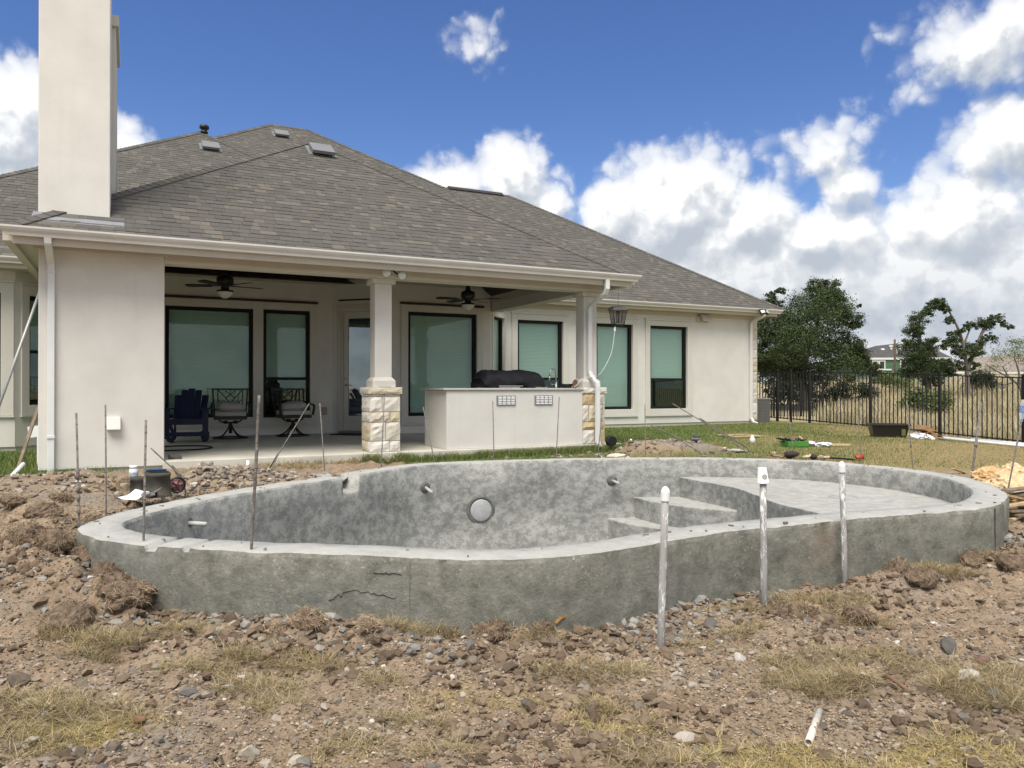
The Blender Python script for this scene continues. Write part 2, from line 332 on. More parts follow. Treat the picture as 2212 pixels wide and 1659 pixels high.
def ground_h(x, y, fine=True):
    x = np.asarray(x, float); y = np.asarray(y, float)
    z = base_h(x, y)
    for cx, cy, h, rx, ry in MOUNDS: z = z+h*np.exp(-((x-cx)/rx)**2-((y-cy)/ry)**2)
    lawn, straw, field = masks(x, y); rough = (1-lawn)*(1-field)
    near = np.clip((16-y)/4, 0, 1)
    z = z+near*rough*(.055*fbm(x, y, 1.7, 3, 3)+(.085*np.abs(fbm(x, y, 4.6, 4, 5))-.018)+.045*np.maximum(0, fbm(x, y, 11, 2, 13)-.08))+(1-rough)*.02*fbm(x, y, .8, 3, 7)
    if fine: z = z+near*rough*.020*fbm(x, y, 20, 3, 9)
    return z
def gz(x, y): return float(ground_h(np.array([x]), np.array([y]), False)[0])
def axis(segs):
    out = [segs[0][0]]
    for a, b, d in segs: out += list(np.linspace(a, b, max(2, int(round((b-a)/d))+1))[1:])
    return np.array(out)
geo = lambda a, b, n: list(np.geomspace(a, b, n))
gx = np.r_[-np.array(geo(14, 700, 16))[::-1], axis([(-12, -5.5, .2), (-5.5, -3.6, .05), (-3.6, 4.2, .024), (4.2, 8, .05), (8, 14, .2)]), geo(15, 700, 18)]
gy = np.r_[-np.array(geo(1, 300, 10))[::-1], axis([(0, 2.4, .3), (2.4, 6.6, .024), (6.6, 13, .06), (13, 30, .3)]), geo(31, 900, 24)]
X, Y = np.meshgrid(gx, gy); Z = ground_h(X, Y); nx, ny = len(gx), len(gy)
lawnM, strawM, fieldM = masks(X, Y)
inp = inside(X, Y, offset(POOL, -.12)); uu, vv = uvof(X, Y)
idx = np.arange(nx*ny).reshape(ny, nx)
quad = np.stack([idx[:-1, :-1], idx[:-1, 1:], idx[1:, 1:], idx[1:, :-1]], -1)
cut = inp[:-1, :-1] & inp[:-1, 1:] & inp[1:, 1:] & inp[1:, :-1]
quad = quad[~cut]
def ground_mat():
    m, t, b = pmat('ground'); tc = t.new('ShaderNodeTexCoord'); P = tc.outputs['Object']
    at = t.new('ShaderNodeVertexColor', layer_name='cover'); sp = t.new('ShaderNodeSeparateColor'); t.l.new(at.outputs[0], sp.inputs[0])
    n1 = t.noise(P, 1.1, 6, .6); n2 = t.noise(P, 9, 8, .7); n3 = t.noise(P, 70, 6, .7); n4 = t.noise(P, .5, 4, .6)
    soil = t.ramp(n2, [(.22, (.095, .067, .044)), (.42, (.20, .147, .098)), (.6, (.285, .215, .147)), (.85, (.40, .32, .23))])
    soil = t.mix(t.sstep(n1, .5, .72), soil, t.mix(n2, (.115, .10, .082), (.30, .275, .235)))
    soil = t.mix(t.math('MULTIPLY', t.sstep(n4, .5, .7), .35), soil, (.23, .15, .09))
    soil = t.mix(t.sstep(n3, .42, .75), soil, t.mix(.5, soil, (.42, .36, .29)), 'MIX')
    straw = t.ramp(n3, [(.2, (.14, .10, .045)), (.55, (.30, .235, .105)), (.8, (.42, .34, .17))])
    n5 = t.noise(P, 30, 5, .7); n6 = t.noise(P, .45, 5, .65)
    green = t.ramp(n5, [(.25, (.045, .075, .018)), (.5, (.09, .13, .034)), (.8, (.17, .19, .065))])
    dry = t.ramp(n5, [(.25, (.17, .13, .06)), (.6, (.27, .215, .105)), (.85, (.36, .29, .16))])
    sx = t.new('ShaderNodeSeparateXYZ'); t.l.new(P, sx.inputs[0])
    far = t.math('ADD', t.math('MULTIPLY', sx.outputs[0], .17), t.math('MULTIPLY', sx.outputs[1], -.06))
    dryness = t.sstep(t.math('ADD', t.math('MULTIPLY', t.math('SUBTRACT', n6, .5), 2.2), far), -.75, .35)
    lawn = t.mix(dryness, green, dry)
    fld = t.ramp(t.noise(P, 3, 6, .7), [(.25, (.22, .185, .11)), (.6, (.37, .32, .20)), (.85, (.47, .41, .28))])
    c = t.mix(sp.outputs[1], soil, straw); c = t.mix(sp.outputs[0], c, lawn); c = t.mix(sp.outputs[2], c, fld)
    t.put(b.inputs['Base Color'], c); b.inputs['Roughness'].default_value = .95; b.inputs['Specular IOR Level'].default_value = .1
    bn = t.new('ShaderNodeBump'); bn.inputs['Strength'].default_value = .9; bn.inputs['Distance'].default_value = .012
    t.put(bn.inputs['Height'], t.math('ADD', t.noise(P, 45, 8, .75), t.math('MULTIPLY', n2, .6))); t.l.new(bn.outputs[0], b.inputs['Normal']); return m
gme = mesh_np('ground', np.c_[X.ravel(), Y.ravel(), Z.ravel()], quad, ground_mat(), True)
ca = gme.color_attributes.new('cover', 'FLOAT_COLOR', 'POINT')
ca.data.foreach_set('color', np.c_[lawnM.ravel(), strawM.ravel(), fieldM.ravel(), np.ones(nx*ny)].astype(np.float32).ravel())
tag(link('ground', gme), kind='structure')

# ------------------------------------------------------------------ pool shell
def pool_mat():
    m, t, b = pmat('gunite'); tc = t.new('ShaderNodeTexCoord'); P = tc.outputs['Object']
    mp = t.new('ShaderNodeMapping'); mp.inputs['Scale'].default_value = (1, 1, 1.25); t.l.new(P, mp.inputs[0]); Q = mp.outputs[0]
    mr = t.new('ShaderNodeMapping'); mr.inputs['Rotation'].default_value = (.35, .45, .2); mr.inputs['Scale'].default_value = (1, 1, 1.9); t.l.new(P, mr.inputs[0]); n1 = t.noise(mr.outputs[0], 1.3, 7, .60, .3); n2 = t.noise(Q, 7.5, 10, .78); n3 = t.noise(Q, 42, 8, .75); n4 = t.noise(Q, 3.2, 5, .6)
    at = t.new('ShaderNodeVertexColor', layer_name='zone'); sp = t.new('ShaderNodeSeparateColor'); t.l.new(at.outputs[0], sp.inputs[0])
    inner = t.ramp(n1, [(.34, (.205, .21, .195)), (.45, (.285, .29, .268)), (.55, (.355, .358, .33)), (.66, (.44, .438, .405))])
    inner = t.mix(t.math('MULTIPLY', t.sstep(n2, .42, .58), .8), t.mix(.55, inner, (.14, .145, .138)), t.mix(.4, inner, (.50, .50, .47)))
    inner = t.mix(t.math('MULTIPLY', t.sstep(n3, .45, .36), .5), inner, (.09, .094, .09))
    outer = t.ramp(n2, [(.34, (.115, .116, .096)), (.46, (.168, .169, .142)), (.56, (.215, .214, .182)), (.68, (.30, .292, .245))])
    outer = t.mix(t.math('MULTIPLY', t.sstep(n1, .5, .75), .45), outer, (.21, .22, .205))
    outer = t.mix(t.math('MULTIPLY', t.sstep(n3, .56, .66), t.math('MULTIPLY', t.sstep(n4, .42, .58), .8)), outer, (.46, .43, .34))
    outer = t.mix(t.math('MULTIPLY', t.sstep(n3, .44, .34), .55), outer, (.06, .062, .05))
    outer = t.mix(t.math('MULTIPLY', t.sstep(t.noise(P, .9, 5, .6), .56, .72), .4), outer, (.27, .20, .145))
    rim = t.ramp(n2, [(.25, (.28, .28, .262)), (.5, (.38, .38, .355)), (.75, (.47, .468, .44))])
    rim = t.mix(t.math('MULTIPLY', t.sstep(n1, .55, .7), .35), rim, (.33, .33, .32))
    c = t.mix(sp.outputs[0], inner, outer); c = t.mix(sp.outputs[1], c, rim)
    t.put(b.inputs['Base Color'], c); b.inputs['Roughness'].default_value = .92; b.inputs['Specular IOR Level'].default_value = .15
    bn = t.new('ShaderNodeBump'); bn.inputs['Strength'].default_value = .8; bn.inputs['Distance'].default_value = .014
    t.put(bn.inputs['Height'], t.math('ADD', t.math('MULTIPLY', n2, .8), t.math('MULTIPLY', n3, .55))); t.l.new(bn.outputs[0], b.inputs['Normal']); return m
GUN = pool_mat()
def zoned(me, fn):
    ca = me.color_attributes.new('zone', 'FLOAT_COLOR', 'CORNER'); cols = []
    for p in me.polygons:
        c = fn(p)
        for _ in p.loop_indices: cols += c
    ca.data.foreach_set('color', cols)
RIM = .50
def near_idx(x, y): return int(np.argmin((POOL[:, 0]-x)**2+(POOL[:, 1]-y)**2))
pool = thing('swimming_pool', 'unfinished freeform concrete pool shell rising from the churned earth', 'swimming pool')
arc = np.arange(NP); ang_n = fbm(POOL[:, 0]*1.0, POOL[:, 1]*1.0, 2.2, 4, 41)
I1, I2, I3, I4, I5 = [offset(POOL, -d, s) for d, s in ((.295, 30), (.31, 36), (.36, 60), (.62, 160), (1.05, 360))]
zr = RIM+.007*fbm(POOL[:, 0], POOL[:, 1], 3.1, 4, 43)
top_o, top_i = zr.copy(), zr+.004*fbm(POOL[:, 1], POOL[:, 0], 4, 3, 47)
# skimmer gap in the far left wall and two small weir slots in the near rim
a, b_ = sorted((near_idx(-2.24, 9.06), near_idx(-2.09, 9.34))); top_o[a:b_] -= .16; top_i[a:b_] -= .21
def slot(px, py, w, d):
    x, y = onz(px, py, RIM); k = near_idx(x, y)
    for j in range(-w, w+1): top_o[(k+j) % NP] -= d; top_i[(k+j) % NP] -= d
slot(352, 1172, 2, .035); slot(420, 1177, 1, .025)
wob = lambda C, s, a, sd: C*(1+0)+a*np.c_[fbm(C[:, 0], C[:, 1], s, 3, sd), fbm(C[:, 1], C[:, 0], s, 3, sd+3)]
rings = [(wob(POOL, 2.5, .012, 51), np.full(NP, -.45)), (wob(POOL, 2.5, .012, 52), np.full(NP, .05)), (wob(POOL, 3.5, .012, 55), np.full(NP, .28)), (wob(POOL, 7, .014, 57), top_o-.03), (wob(offset(POOL, -.012, 0), 14, .013, 59), top_o-.004-.010*np.maximum(0, fbm(POOL[:, 0], POOL[:, 1], 9, 3, 71))), (offset(POOL, -.03, 0), top_o),
         (offset(POOL, -.16, 2), (top_o+top_i)/2+.004), (I1, top_i), (wob(I2, 6, .008, 61), top_i-.02), (wob(I2, 3, .012, 63), np.full(NP, .20)), (wob(I2, 3, .02, 65), np.full(NP, -.10)), (I3, np.full(NP, -.75)), (I4, np.full(NP, -1.35)), (I5, np.full(NP, -1.62))]
V = np.vstack([np.c_[c, z] for c, z in rings]); nr = len(rings); F = []
for r in range(nr-1):
    for k in range(NP): a0, b0 = r*NP+k, r*NP+(k+1) % NP; F.append((a0, b0, b0+NP, a0+NP))
cx, cy = I5.mean(0); V = np.vstack([V, [cx, cy, -1.68]]); c0 = len(V)-1
me = bpy.data.meshes.new('shell'); me.from_pydata(V.tolist(), [], [f[::-1] for f in F]+[((nr-1)*NP+k, c0, (nr-1)*NP+(k+1) % NP)[::-1] for k in range(NP)])
me.materials.append(GUN)
bm = bmesh.new(); bm.from_mesh(me); bmesh.ops.recalc_face_normals(bm, faces=bm.faces); bm.to_mesh(me); bm.free()
def zone_fn(p):
    r = p.index//NP
    if a <= p.index % NP < b_ and r < nr-1 and r in (4, 5, 6): return (0, .25, 0, 1)
    if r <= 3: return (1, 0, 0, 1)
    if r <= 6: return (0, 1, 0, 1)
    return (0, 0, 0, 1)
zoned(me, zone_fn); me.polygons.foreach_set('use_smooth', [(p.index//NP) not in (3, 4, 7) for p in me.polygons])
link('shell', me, pool)
def bench(name, poly, z1, z0=-1.7):
    n = len(poly); P = np.array(poly, float); C = []
    for i in range(n):
        p0, p1, p2, p3 = P[i-1], P[i], P[(i+1) % n], P[(i+2) % n]
        for t in np.linspace(0, 1, 8, endpoint=False): C.append(.5*((2*p1)+(-p0+p2)*t+(2*p0-5*p1+4*p2-p3)*t*t+(-p0+3*p1-3*p2+p3)*t**3))
    m = MB(); k = len(C); m.prism([tuple(c) for c in C], z0, z1); me = m.mesh(name, GUN)
    zoned(me, lambda p: (0, .72, 0, 1) if p.normal.z > .5 else (0, 0, 0, 1))
    o = link(name, me, pool); bv = o.modifiers.new('bevel', 'BEVEL'); bv.width = .018; bv.segments = 2; bv.limit_method = 'ANGLE'; bv.angle_limit = R(50); return o
edge = [(2.42,11.3),(2.52,11.0),(2.9,10.05),(2.97,9.4),(3.0,8.7),(3.18,8.05),(3.42,7.2),(3.6,6.4)]
inn = offset(POOL, -.22, 8); ka, kb = near_idx(3.6, 6.3), near_idx(2.42, 11.5)
seq = [inn[(ka-k*6) % NP] for k in range(2)]
path = []
for sgn in (1, -1):
    pts = []; k = ka
    while (k % NP) != kb and len(pts) < NP: pts.append(tuple(inn[k % NP])); k += sgn
    if max(p[0] for p in pts) > 4.5: path = pts[::10]
def ledge_mesh():
    poly = [tuple(p) for p in edge[:1]]; E = np.array(edge); C = []
    for i in range(len(E)-1):
        p0, p1, p2, p3 = E[max(i-1, 0)], E[i], E[i+1], E[min(i+2, len(E)-1)]
        for t in np.linspace(0, 1, 8, endpoint=False): C.append(tuple(.5*((2*p1)+(-p0+p2)*t+(2*p0-5*p1+4*p2-p3)*t*t+(-p0+3*p1-3*p2+p3)*t**3)))
    m = MB(); m.prism(C+path, -1.7, .24); me = m.mesh('tanning_ledge', GUN); zoned(me, lambda p: (0, .72, 0, 1) if p.normal.z > .5 else (0, 0, 0, 1))
    o = link('tanning_ledge', me, pool); bv = o.modifiers.new('bevel', 'BEVEL'); bv.width = .018; bv.segments = 2; bv.limit_method = 'ANGLE'; bv.angle_limit = R(50)
ledge_mesh()
bench('step', [(1.82,11.35),(1.84,11.05),(2.05,10.62),(2.34,10.27),(2.65,10.05),(2.95,9.93),(3.1,10.2),(3.0,10.8),(2.6,11.35)], -.05)
bench('step', [(1.40,11.3),(1.44,11.0),(1.66,10.62),(1.99,10.28),(2.4,9.95),(2.9,9.62),(3.2,9.5),(3.2,10.2),(2.6,11.0),(2.2,11.35)], -.35)
m = MB(); x, y = onz(1822, 1074, .24); m.lathe([(.17, .241), (.165, .247), (.12, .252), (.115, .246), (.0, .246)], 24, (x, y, 0), closed=False); me = m.mesh('floor_drain', GUN); zoned(me, lambda p: (0, .3, 0, 1)); link('floor_drain', me, pool)
# return pipes and light niche in the inner wall
STUBW = mat('dusty_pvc', (.42, .42, .40), .7, .2, 20)
DARKHOLE = mat('niche_shadow_grout', (.13, .132, .125), .95, .3, 12, bump=.5)
def wall_frame(px, py):
    d = Vector(((px-1106)/1650, 1, -(py-837)/1650)); best = None
    I = rings[10][0]
    for k in range(NP):
        p = I[k]; t = (p[0]*d.x+p[1])/(d.x**2+1); e = abs(p[0]-d.x*t)
        if e < .03 and (best is None or t > best[0]): best = (t, k)
    t, k = best; p = I[k]; tn = I[(k+6) % NP]-I[k-6]; n = Vector((-tn[1], tn[0], 0)).normalized()
    if n.dot(Vector((1.0-p[0], 8-p[1], 0))) < 0: n = -n
    pos = Vector((p[0], p[1], 1.55-(py-837)/1650*t)); x = Vector((0, 0, 1)).cross(n); M = Matrix.Identity(4)
    for i in range(3): M[i][0], M[i][1], M[i][2], M[i][3] = x[i], Vector((0, 0, 1))[i], n[i], pos[i]
    return M, n, pos
for px, py, L, dn in ((400,1130,.17,Vector((.5,0,-.05))),(915,1053,.15,Vector((.25,-.3,-.5))),(1318,1038,.17,Vector((.3,0,-.12)))):
    M, n, pos = wall_frame(px, py); m = MB(); m.lathe([(.075, .004), (.055, .012), (.05, .015)], 18, M=M)
    o = m.build('pipe_recess', DARKHOLE, pool, True)
    a = pos+n*.005; dd = (n+dn).normalized(); m = MB(); m.tube([a, a+dd*L, a+dd*(L+.012)], [.021, .021, .012], 12); m.build('return_pipe', STUBW, pool, True)
M, n, pos = wall_frame(1036, 1102); m = MB(); m.lathe([(.205, .004), (.20, .016), (.165, .018), (.160, .004)], 28, M=M); m.build('light_niche', DARKHOLE, pool, True)
m = MB(); m.lathe([(.155, .004), (.150, .03), (.14, .034), (.05, .038), (.0, .038)], 28, M=M, closed=False); m.build('niche_cover', mat('niche_tape', (.36, .37, .37), .7, .15, 9, bump=.5, bscale=20), pool, True)
# crack and form joints on the outer face
def outer_pt(px, py):
    d = (px-1106)/1650; best = None
    C = rings[2][0]
    for k in range(NP):
        p = C[k]; e = abs(p[0]-d*p[1])
        if e < .02 and (best is None or p[1] < best[1][1]): best = (k, p)
    k, p = best; tn = C[(k+6) % NP]-C[k-6]; n = Vector((tn[1], -tn[0], 0)).normalized()
    if n.y > 0 and abs(n.x) < .9: n = -n
    if n.dot(Vector((p[0]-1, p[1]-8, 0))) < 0: n = -n
    return Vector((p[0], p[1], 1.55-(py-837)/1650*p[1])), n
DARK = mat('crack_dark', (.018, .018, .016), 1, .2, 8)
def crack(name, pts, w, material, h=.004):
    m = MB(); L = [outer_pt(*p) for p in pts]; vs = []
    for i, (p, n) in enumerate(L):
        ww = w[i] if isinstance(w, list) else w
        if abs(pts[0][0]-pts[-1][0]) < 15: tx = Vector((0, 0, 1)).cross(n)*ww
        else: tx = Vector((0, 0, ww))
        vs += [p+n*h-tx, p+n*h+tx, p-n*.02]
    for i in range(len(L)-1): a = 3*i; m.f += [(a, a+3, a+4, a+1), (a, a+2, a+5, a+3), (a+1, a+4, a+5, a+2)]
    m.v = [tuple(v) for v in vs]; m.build(name, material, pool)
cz = []; x = 716
rr = random.Random(3); yy = [1296,1292,1285,1287,1281,1277,1274,1276,1276,1278,1280,1282,1284,1286,1281,1284,1287,1289,1292]
crack('crack', [(709+i*8.0+rr.uniform(-2.5, 2.5), y+rr.uniform(-3.5, 3.5)) for i, y in enumerate(yy)], [.001]+[max(.0003, rr.uniform(-.0006, .0015)) for _ in yy[2:]]+[.0006], DARK)
crack('crack', [(806+i*6+rr.uniform(-2, 2), 1236+rr.uniform(-2, 2)+i*.4) for i in range(11)], [.0002+.0003*rr.random() for _ in range(11)], DARK)
crack('form_joint', [(881, y) for y in (1212, 1240, 1280, 1320, 1356)], .0022, mat('joint_grey', (.17, .168, .14), .95, .3, 9))
crack('form_joint', [(2152, y) for y in (1098, 1130, 1160, 1190, 1215)], .006, DARK)
m = MB(); p, n = outer_pt(1212, 1334); t = Vector((0, 0, 1)).cross(n); m.add([p+n*.012+t*a+Vector((0, 0, b)) for a, b in ((-.04,-.024),(-.025,-.03),(.01,-.004),(.036,.004),(.042,.020),(.018,.014),(-.008,.012),(-.012,-.004),(-.038,-.012))]+[p-n*.002], [tuple(range(9))]+[(i, 9, (i+1) % 9) for i in range(9)])
tag(m.build('wood_chip', mat('orange_wood', (.42, .22, .07), .7, .3, 30)), 'orange wood splinter stuck to the near pool wall', 'wood chip')
# ------------------------------------------------------------------ house (local frame: u along the wall, v into the house)
house = at_house('house', 'single storey cream stucco house with grey shingle roof and covered patio', 'house', 0, 0, 0)
def panel_wall(P0, P1, z0, z1, openings, th=.2, name='wall', material=STUCCO):
    """wall from P0 to P1 (outside face on the right-hand side when walking P0->P1 is -v), with rectangular openings (s0,s1,z0,z1)"""
    P0, P1 = Vector((*P0, 0)), Vector((*P1, 0)); d = P1-P0; L = d.length; d.normalize(); nrm = Vector((d.y, -d.x, 0))
    M = Matrix.Identity(4)
    for i in range(3): M[i][0], M[i][1], M[i][2], M[i][3] = d[i], -nrm[i], (0, 0, 1)[i], P0[i]
    m = MB(); s = 0
    for a, b, c, e in sorted(openings):
        m.box((s, 0, z0), (a, th, z1), M); m.box((a, 0, z0), (b, th, c), M); m.box((a, 0, e), (b, th, z1), M); s = b
    m.box((s, 0, z0), (L, th, z1), M)
    return m.build(name, material, house), M
GLASS, tg, bg_ = pmat('tinted_glass'); tg.n.remove(bg_)
def glass_mat(m, tint, refl):
    t = NT(m.node_tree); out = [n for n in t.n if n.type == 'OUTPUT_MATERIAL'][0]
    fr = t.new('ShaderNodeLayerWeight'); fr.inputs[0].default_value = .22
    tr = t.new('ShaderNodeBsdfTransparent'); tr.inputs[0].default_value = (*tint, 1); gl = t.new('ShaderNodeBsdfGlossy'); gl.inputs['Roughness'].default_value = .015; gl.inputs[0].default_value = (.86, .95, .93, 1)
    mx = t.new('ShaderNodeMixShader'); t.put(mx.inputs[0], t.math('ADD', refl, t.math('MULTIPLY', fr.outputs['Fresnel'], .45), clamp=True)); t.l.new(tr.outputs[0], mx.inputs[1]); t.l.new(gl.outputs[0], mx.inputs[2]); t.l.new(mx.outputs[0], out.inputs[0])
glass_mat(GLASS, (.82, .895, .865), .03)
DOORG, td, bd = pmat('door_glass'); td.n.remove(bd); glass_mat(DOORG, (.72, .76, .80), .16)
def shade_mat():
    m, t, b = pmat('cellular_shade'); tc = t.new('ShaderNodeTexCoord')
    wv = t.new('ShaderNodeTexWave', wave_type='BANDS', bands_direction='Z'); wv.inputs['Scale'].default_value = 9; wv.inputs['Distortion'].default_value = 0; t.l.new(tc.outputs['Object'], wv.inputs[0])
    t.put(b.inputs['Base Color'], t.mix(t.noise(tc.outputs['Object'], 1.2, 3), (.66, .71, .67), (.74, .79, .75))); b.inputs['Roughness'].default_value = .9
    bn = t.new('ShaderNodeBump'); bn.inputs['Strength'].default_value = .28; bn.inputs['Distance'].default_value = .012; t.l.new(wv.outputs['Fac'], bn.inputs['Height']); t.l.new(bn.outputs[0], b.inputs['Normal']); return m
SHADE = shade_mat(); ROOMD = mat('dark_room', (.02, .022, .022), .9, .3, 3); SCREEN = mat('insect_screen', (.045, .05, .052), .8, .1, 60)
def window(M, a, b, c, e, rail=None, fw=.074):
    """black framed window in the opening (a..b, c..e) of the wall with matrix M"""
    m = MB(); y0, y1 = .045, .125
    for q in (((a, y0, c), (a+fw, y1, e)), ((b-fw, y0, c), (b, y1, e)), ((a+fw, y0, c), (b-fw, y1, c+fw)), ((a+fw, y0, e-fw), (b-fw, y1, e))): m.box(*q, M)
    w = m.build('window', FRAME, house, bevel=.006)
    m = MB(); m.box((a+fw-.01, .085, c+fw-.01), (b-fw+.01, .093, e-fw+.01), M); m.build('pane', GLASS, w)
    zb = c+fw-.01 if rail is None else rail
    if rail is not None:
        m = MB(); m.box((a+fw, y0+.008, rail-.03), (b-fw, y1-.05, rail+.03), M); m.build('meeting_rail', FRAME, w)
        m = MB(); m.box((a+fw-.005, .068, c+fw-.005), (b-fw+.005, .071, rail-.03), M); m.build('screen', GLASS, w)
    m = MB(); m.box((a+fw-.01, .15, zb), (b-fw+.01, .165, e-fw+.01), M); m.build('blind', SHADE, w)
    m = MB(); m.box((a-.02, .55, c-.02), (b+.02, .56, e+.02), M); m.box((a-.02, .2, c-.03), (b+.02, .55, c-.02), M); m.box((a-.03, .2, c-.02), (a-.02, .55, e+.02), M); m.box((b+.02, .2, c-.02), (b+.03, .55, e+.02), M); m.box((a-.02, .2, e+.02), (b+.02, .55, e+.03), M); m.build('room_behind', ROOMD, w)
def band(M, a, b, c, e, w=.0, inner=(), pr=.03, cap=True):
    """raised stucco surround a..b, c..e with the window openings cut out"""
    m = MB(); xs = sorted(inner); s = a
    for (i0, i1, j0, j1) in xs:
        m.box((s, -pr, c), (i0, 0, e), M); m.box((i0, -pr, c), (i1, 0, j0), M); m.box((i0, -pr, j1), (i1, 0, e), M); s = i1
    m.box((s, -pr, c), (b, 0, e), M); m.build('window_surround', STUCCO2, house, bevel=.004)
    if cap:
        m = MB(); m.box((a-.02, -pr-.022, e+.002), (b+.02, 0, e+.05), M); m.build('head_trim', BRONZE if cap == 2 else STUCCO2, house)
        m = MB(); m.box((a-.01, -pr-.012, c-.035), (b+.01, 0, c-.002), M); m.build('window_sill', STUCCO2, house)
WT = 3.95
# back wall of the patio (two windows), the bay with the door, and the far wing
_, M1 = panel_wall((-5.62, 5.35), (-.56, 5.35), .50, WT, [(1.70, 3.39, .93, 3.20), (3.59, 4.57, .91, 3.205)])
window(M1, 1.70, 3.39, .93, 3.20); window(M1, 3.59, 4.57, .91, 3.205, rail=1.74)
band(M1, 1.50, 4.71, .76, 3.36, inner=[(1.70, 3.39, .93, 3.20), (3.59, 4.57, .91, 3.205)], cap=2)
_, M2 = panel_wall((-.56, 5.35), (.24, 4.55), .50, WT, [(.20, 1.07, .50, 3.26)])
_, M3 = panel_wall((.24, 4.55), (2.90, 4.55), .50, WT, [(.66, 2.31, .92, 3.22)])
window(M3, .66, 2.31, .92, 3.22); band(M3, .50, 2.46, .76, 3.37, inner=[(.66, 2.31, .92, 3.22)], cap=2)
_, M4 = panel_wall((2.90, 4.55), (3.70, 5.35), .50, WT, [(.19, .96, .92, 3.22)])
window(M4, .19, .96, .92, 3.22, fw=.045); band(M4, .08, 1.05, .76, 3.37, inner=[(.19, .96, .92, 3.22)], pr=.02)
_, M5 = panel_wall((3.70, 5.35), (11.72, 5.35), .58, 3.70, [(.30, 1.60, .97, 3.225), (2.60, 3.75, .97, 3.225), (4.32, 5.59, .97, 3.23)])
window(M5, .30, 1.60, .97, 3.225, rail=1.77); window(M5, 2.60, 3.75, .97, 3.225); window(M5, 4.32, 5.59, .97, 3.23, rail=1.775)
for a, b in ((.30, 1.60), (2.60, 3.75), (4.32, 5.59)): band(M5, a-.155, b+.155, .81, 3.37, inner=[(a, b, .97, 3.225)])
# far wing: side wall of rough limestone, foundation strip, soffit, fascia, gutter
m = MB(); m.box((11.72-.2, 5.55, .3), (11.72, 16, 3.7)); m.build('wall', STUCCO, house)
m = MB(); m.box((3.70, 5.375, .2), (11.70, 5.50, .58)); m.build('foundation', CONC, house)
m = MB(); m.box((3.0, 5.31, 3.52), (11.74, 5.35, 3.66)); m.build('frieze_board', TRIM, house)
GP = lambda v, z: [(v, z), (v-.012, z), (v-.012, z-.012), (v-.105, z-.012), (v-.115, z), (v-.128, z), (v-.128, z-.022), (v-.112, z-.05), (v-.085, z-.078), (v-.078, z-.112), (v, z-.112)]
def eave(u0, u1, v, z, wallv, soffz, m0=0, m1=0):
    g = MB(); g.prof(GP(v, z), u0, u1, m0, m1); g.build('gutter', GUT, house)
    f = MB(); f.prof([(v+.002, z-.01), (v+.022, z-.01), (v+.022, z-.19), (v+.002, z-.19)], u0, u1, m0, m1); f.build('fascia', TRIM, house)
    s = MB(); s.prof([(v+.022, z-.165), (wallv, z-.165), (wallv, z-.18), (v+.022, z-.18)], u0, u1, m0, m1); s.build('soffit', TRIM, house)
eave(3.4, 12.30, 4.98, 3.80, 5.35, 3.6, 0, -1)
m = MB(); m.box((11.72, 5.36, 3.62), (12.28, 16, 3.635)); m.box((12.28, 5.0, 3.60), (12.30, 16, 3.79)); m.build('soffit', TRIM, house)
# left bay
_, ML = panel_wall((-9.6, 4.6), (-6.37, 4.6), .50, 3.75, [(2.05, 3.02, 1.23, 3.225)])
window(ML, 2.05, 3.02, 1.23, 3.225, rail=2.2); band(ML, 1.9, 3.215, 1.06, 3.40, inner=[(2.05, 3.02, 1.23, 3.225)])
_, MLa = panel_wall((-6.37, 4.6), (-5.62, 5.35), .50, 3.75, [(.26, .88, 1.23, 3.21)])
window(MLa, .26, .88, 1.23, 3.21, rail=2.2); band(MLa, .11, 1.0, 1.06, 3.38, inner=[(.26, .88, 1.23, 3.21)])
m = MB(); m.box((-9.6, 4.63, .2), (-6.40, 4.75, .50)); m.build('foundation', CONC, house)
m = MB(); m.prism([(-6.40, 4.63), (-6.36, 4.63), (-5.62, 5.37), (-5.62, 5.5), (-6.45, 4.7)], .2, .498); m.build('foundation', CONC, house)
eave(-10.0, -5.62, 4.13, 3.79, 5.35, 3.6)
# chimney block beside the patio and the chimney
m = MB(); m.box((-5.60, 0, .482), (-4.13, 2.3, 3.40)); m.build('chimney_base', STUCCO, house, bevel=.012)
m = MB(); m.box((-5.58, .03, .15), (-4.15, 2.28, .482)); m.build('foundation', CONC, house)
m = MB(); m.box((-5.66, -.035, 3.325), (-4.07, 0, 3.40)); m.build('frieze_board', TRIM, house, bevel=.004)
m = MB(); m.box((-5.605, .0, 3.76), (-4.79, .85, 8.6)); ch = m.build('chimney', STUCCO, house, bevel=.012)
m = MB(); m.box((-5.55, .852, 3.9), (-4.74, 2.35, 6.70)); m.box((-5.6, .80, 6.702), (-4.70, 2.40, 6.86)); m.build('chimney_shoulder', STUCCO2, ch, bevel=.008)
m = MB(); m.box((-4.778, .30, 6.9), (-4.745, .36, 8.5)); m.build('flue_strap', BRONZE, ch)
FLASH = mat('lead_flashing', (.20, .21, .23), .5, .15, 8, spec=.5)
m = MB(); m.prof([(-.30, 3.605), (-.17, 3.70), (.0, 3.80), (.0, 3.74), (-.19, 3.67), (-.30, 3.59)], -5.66, -4.62); m.box((-4.78, -.05, 3.7), (-4.62, .9, 3.80)); m.build('chimney_flashing', FLASH, ch)
m = MB(); m.box((-5.60, .015, 3.66), (-4.80, .8, 3.76)); m.build('chimney_upstand', FLASH, ch)
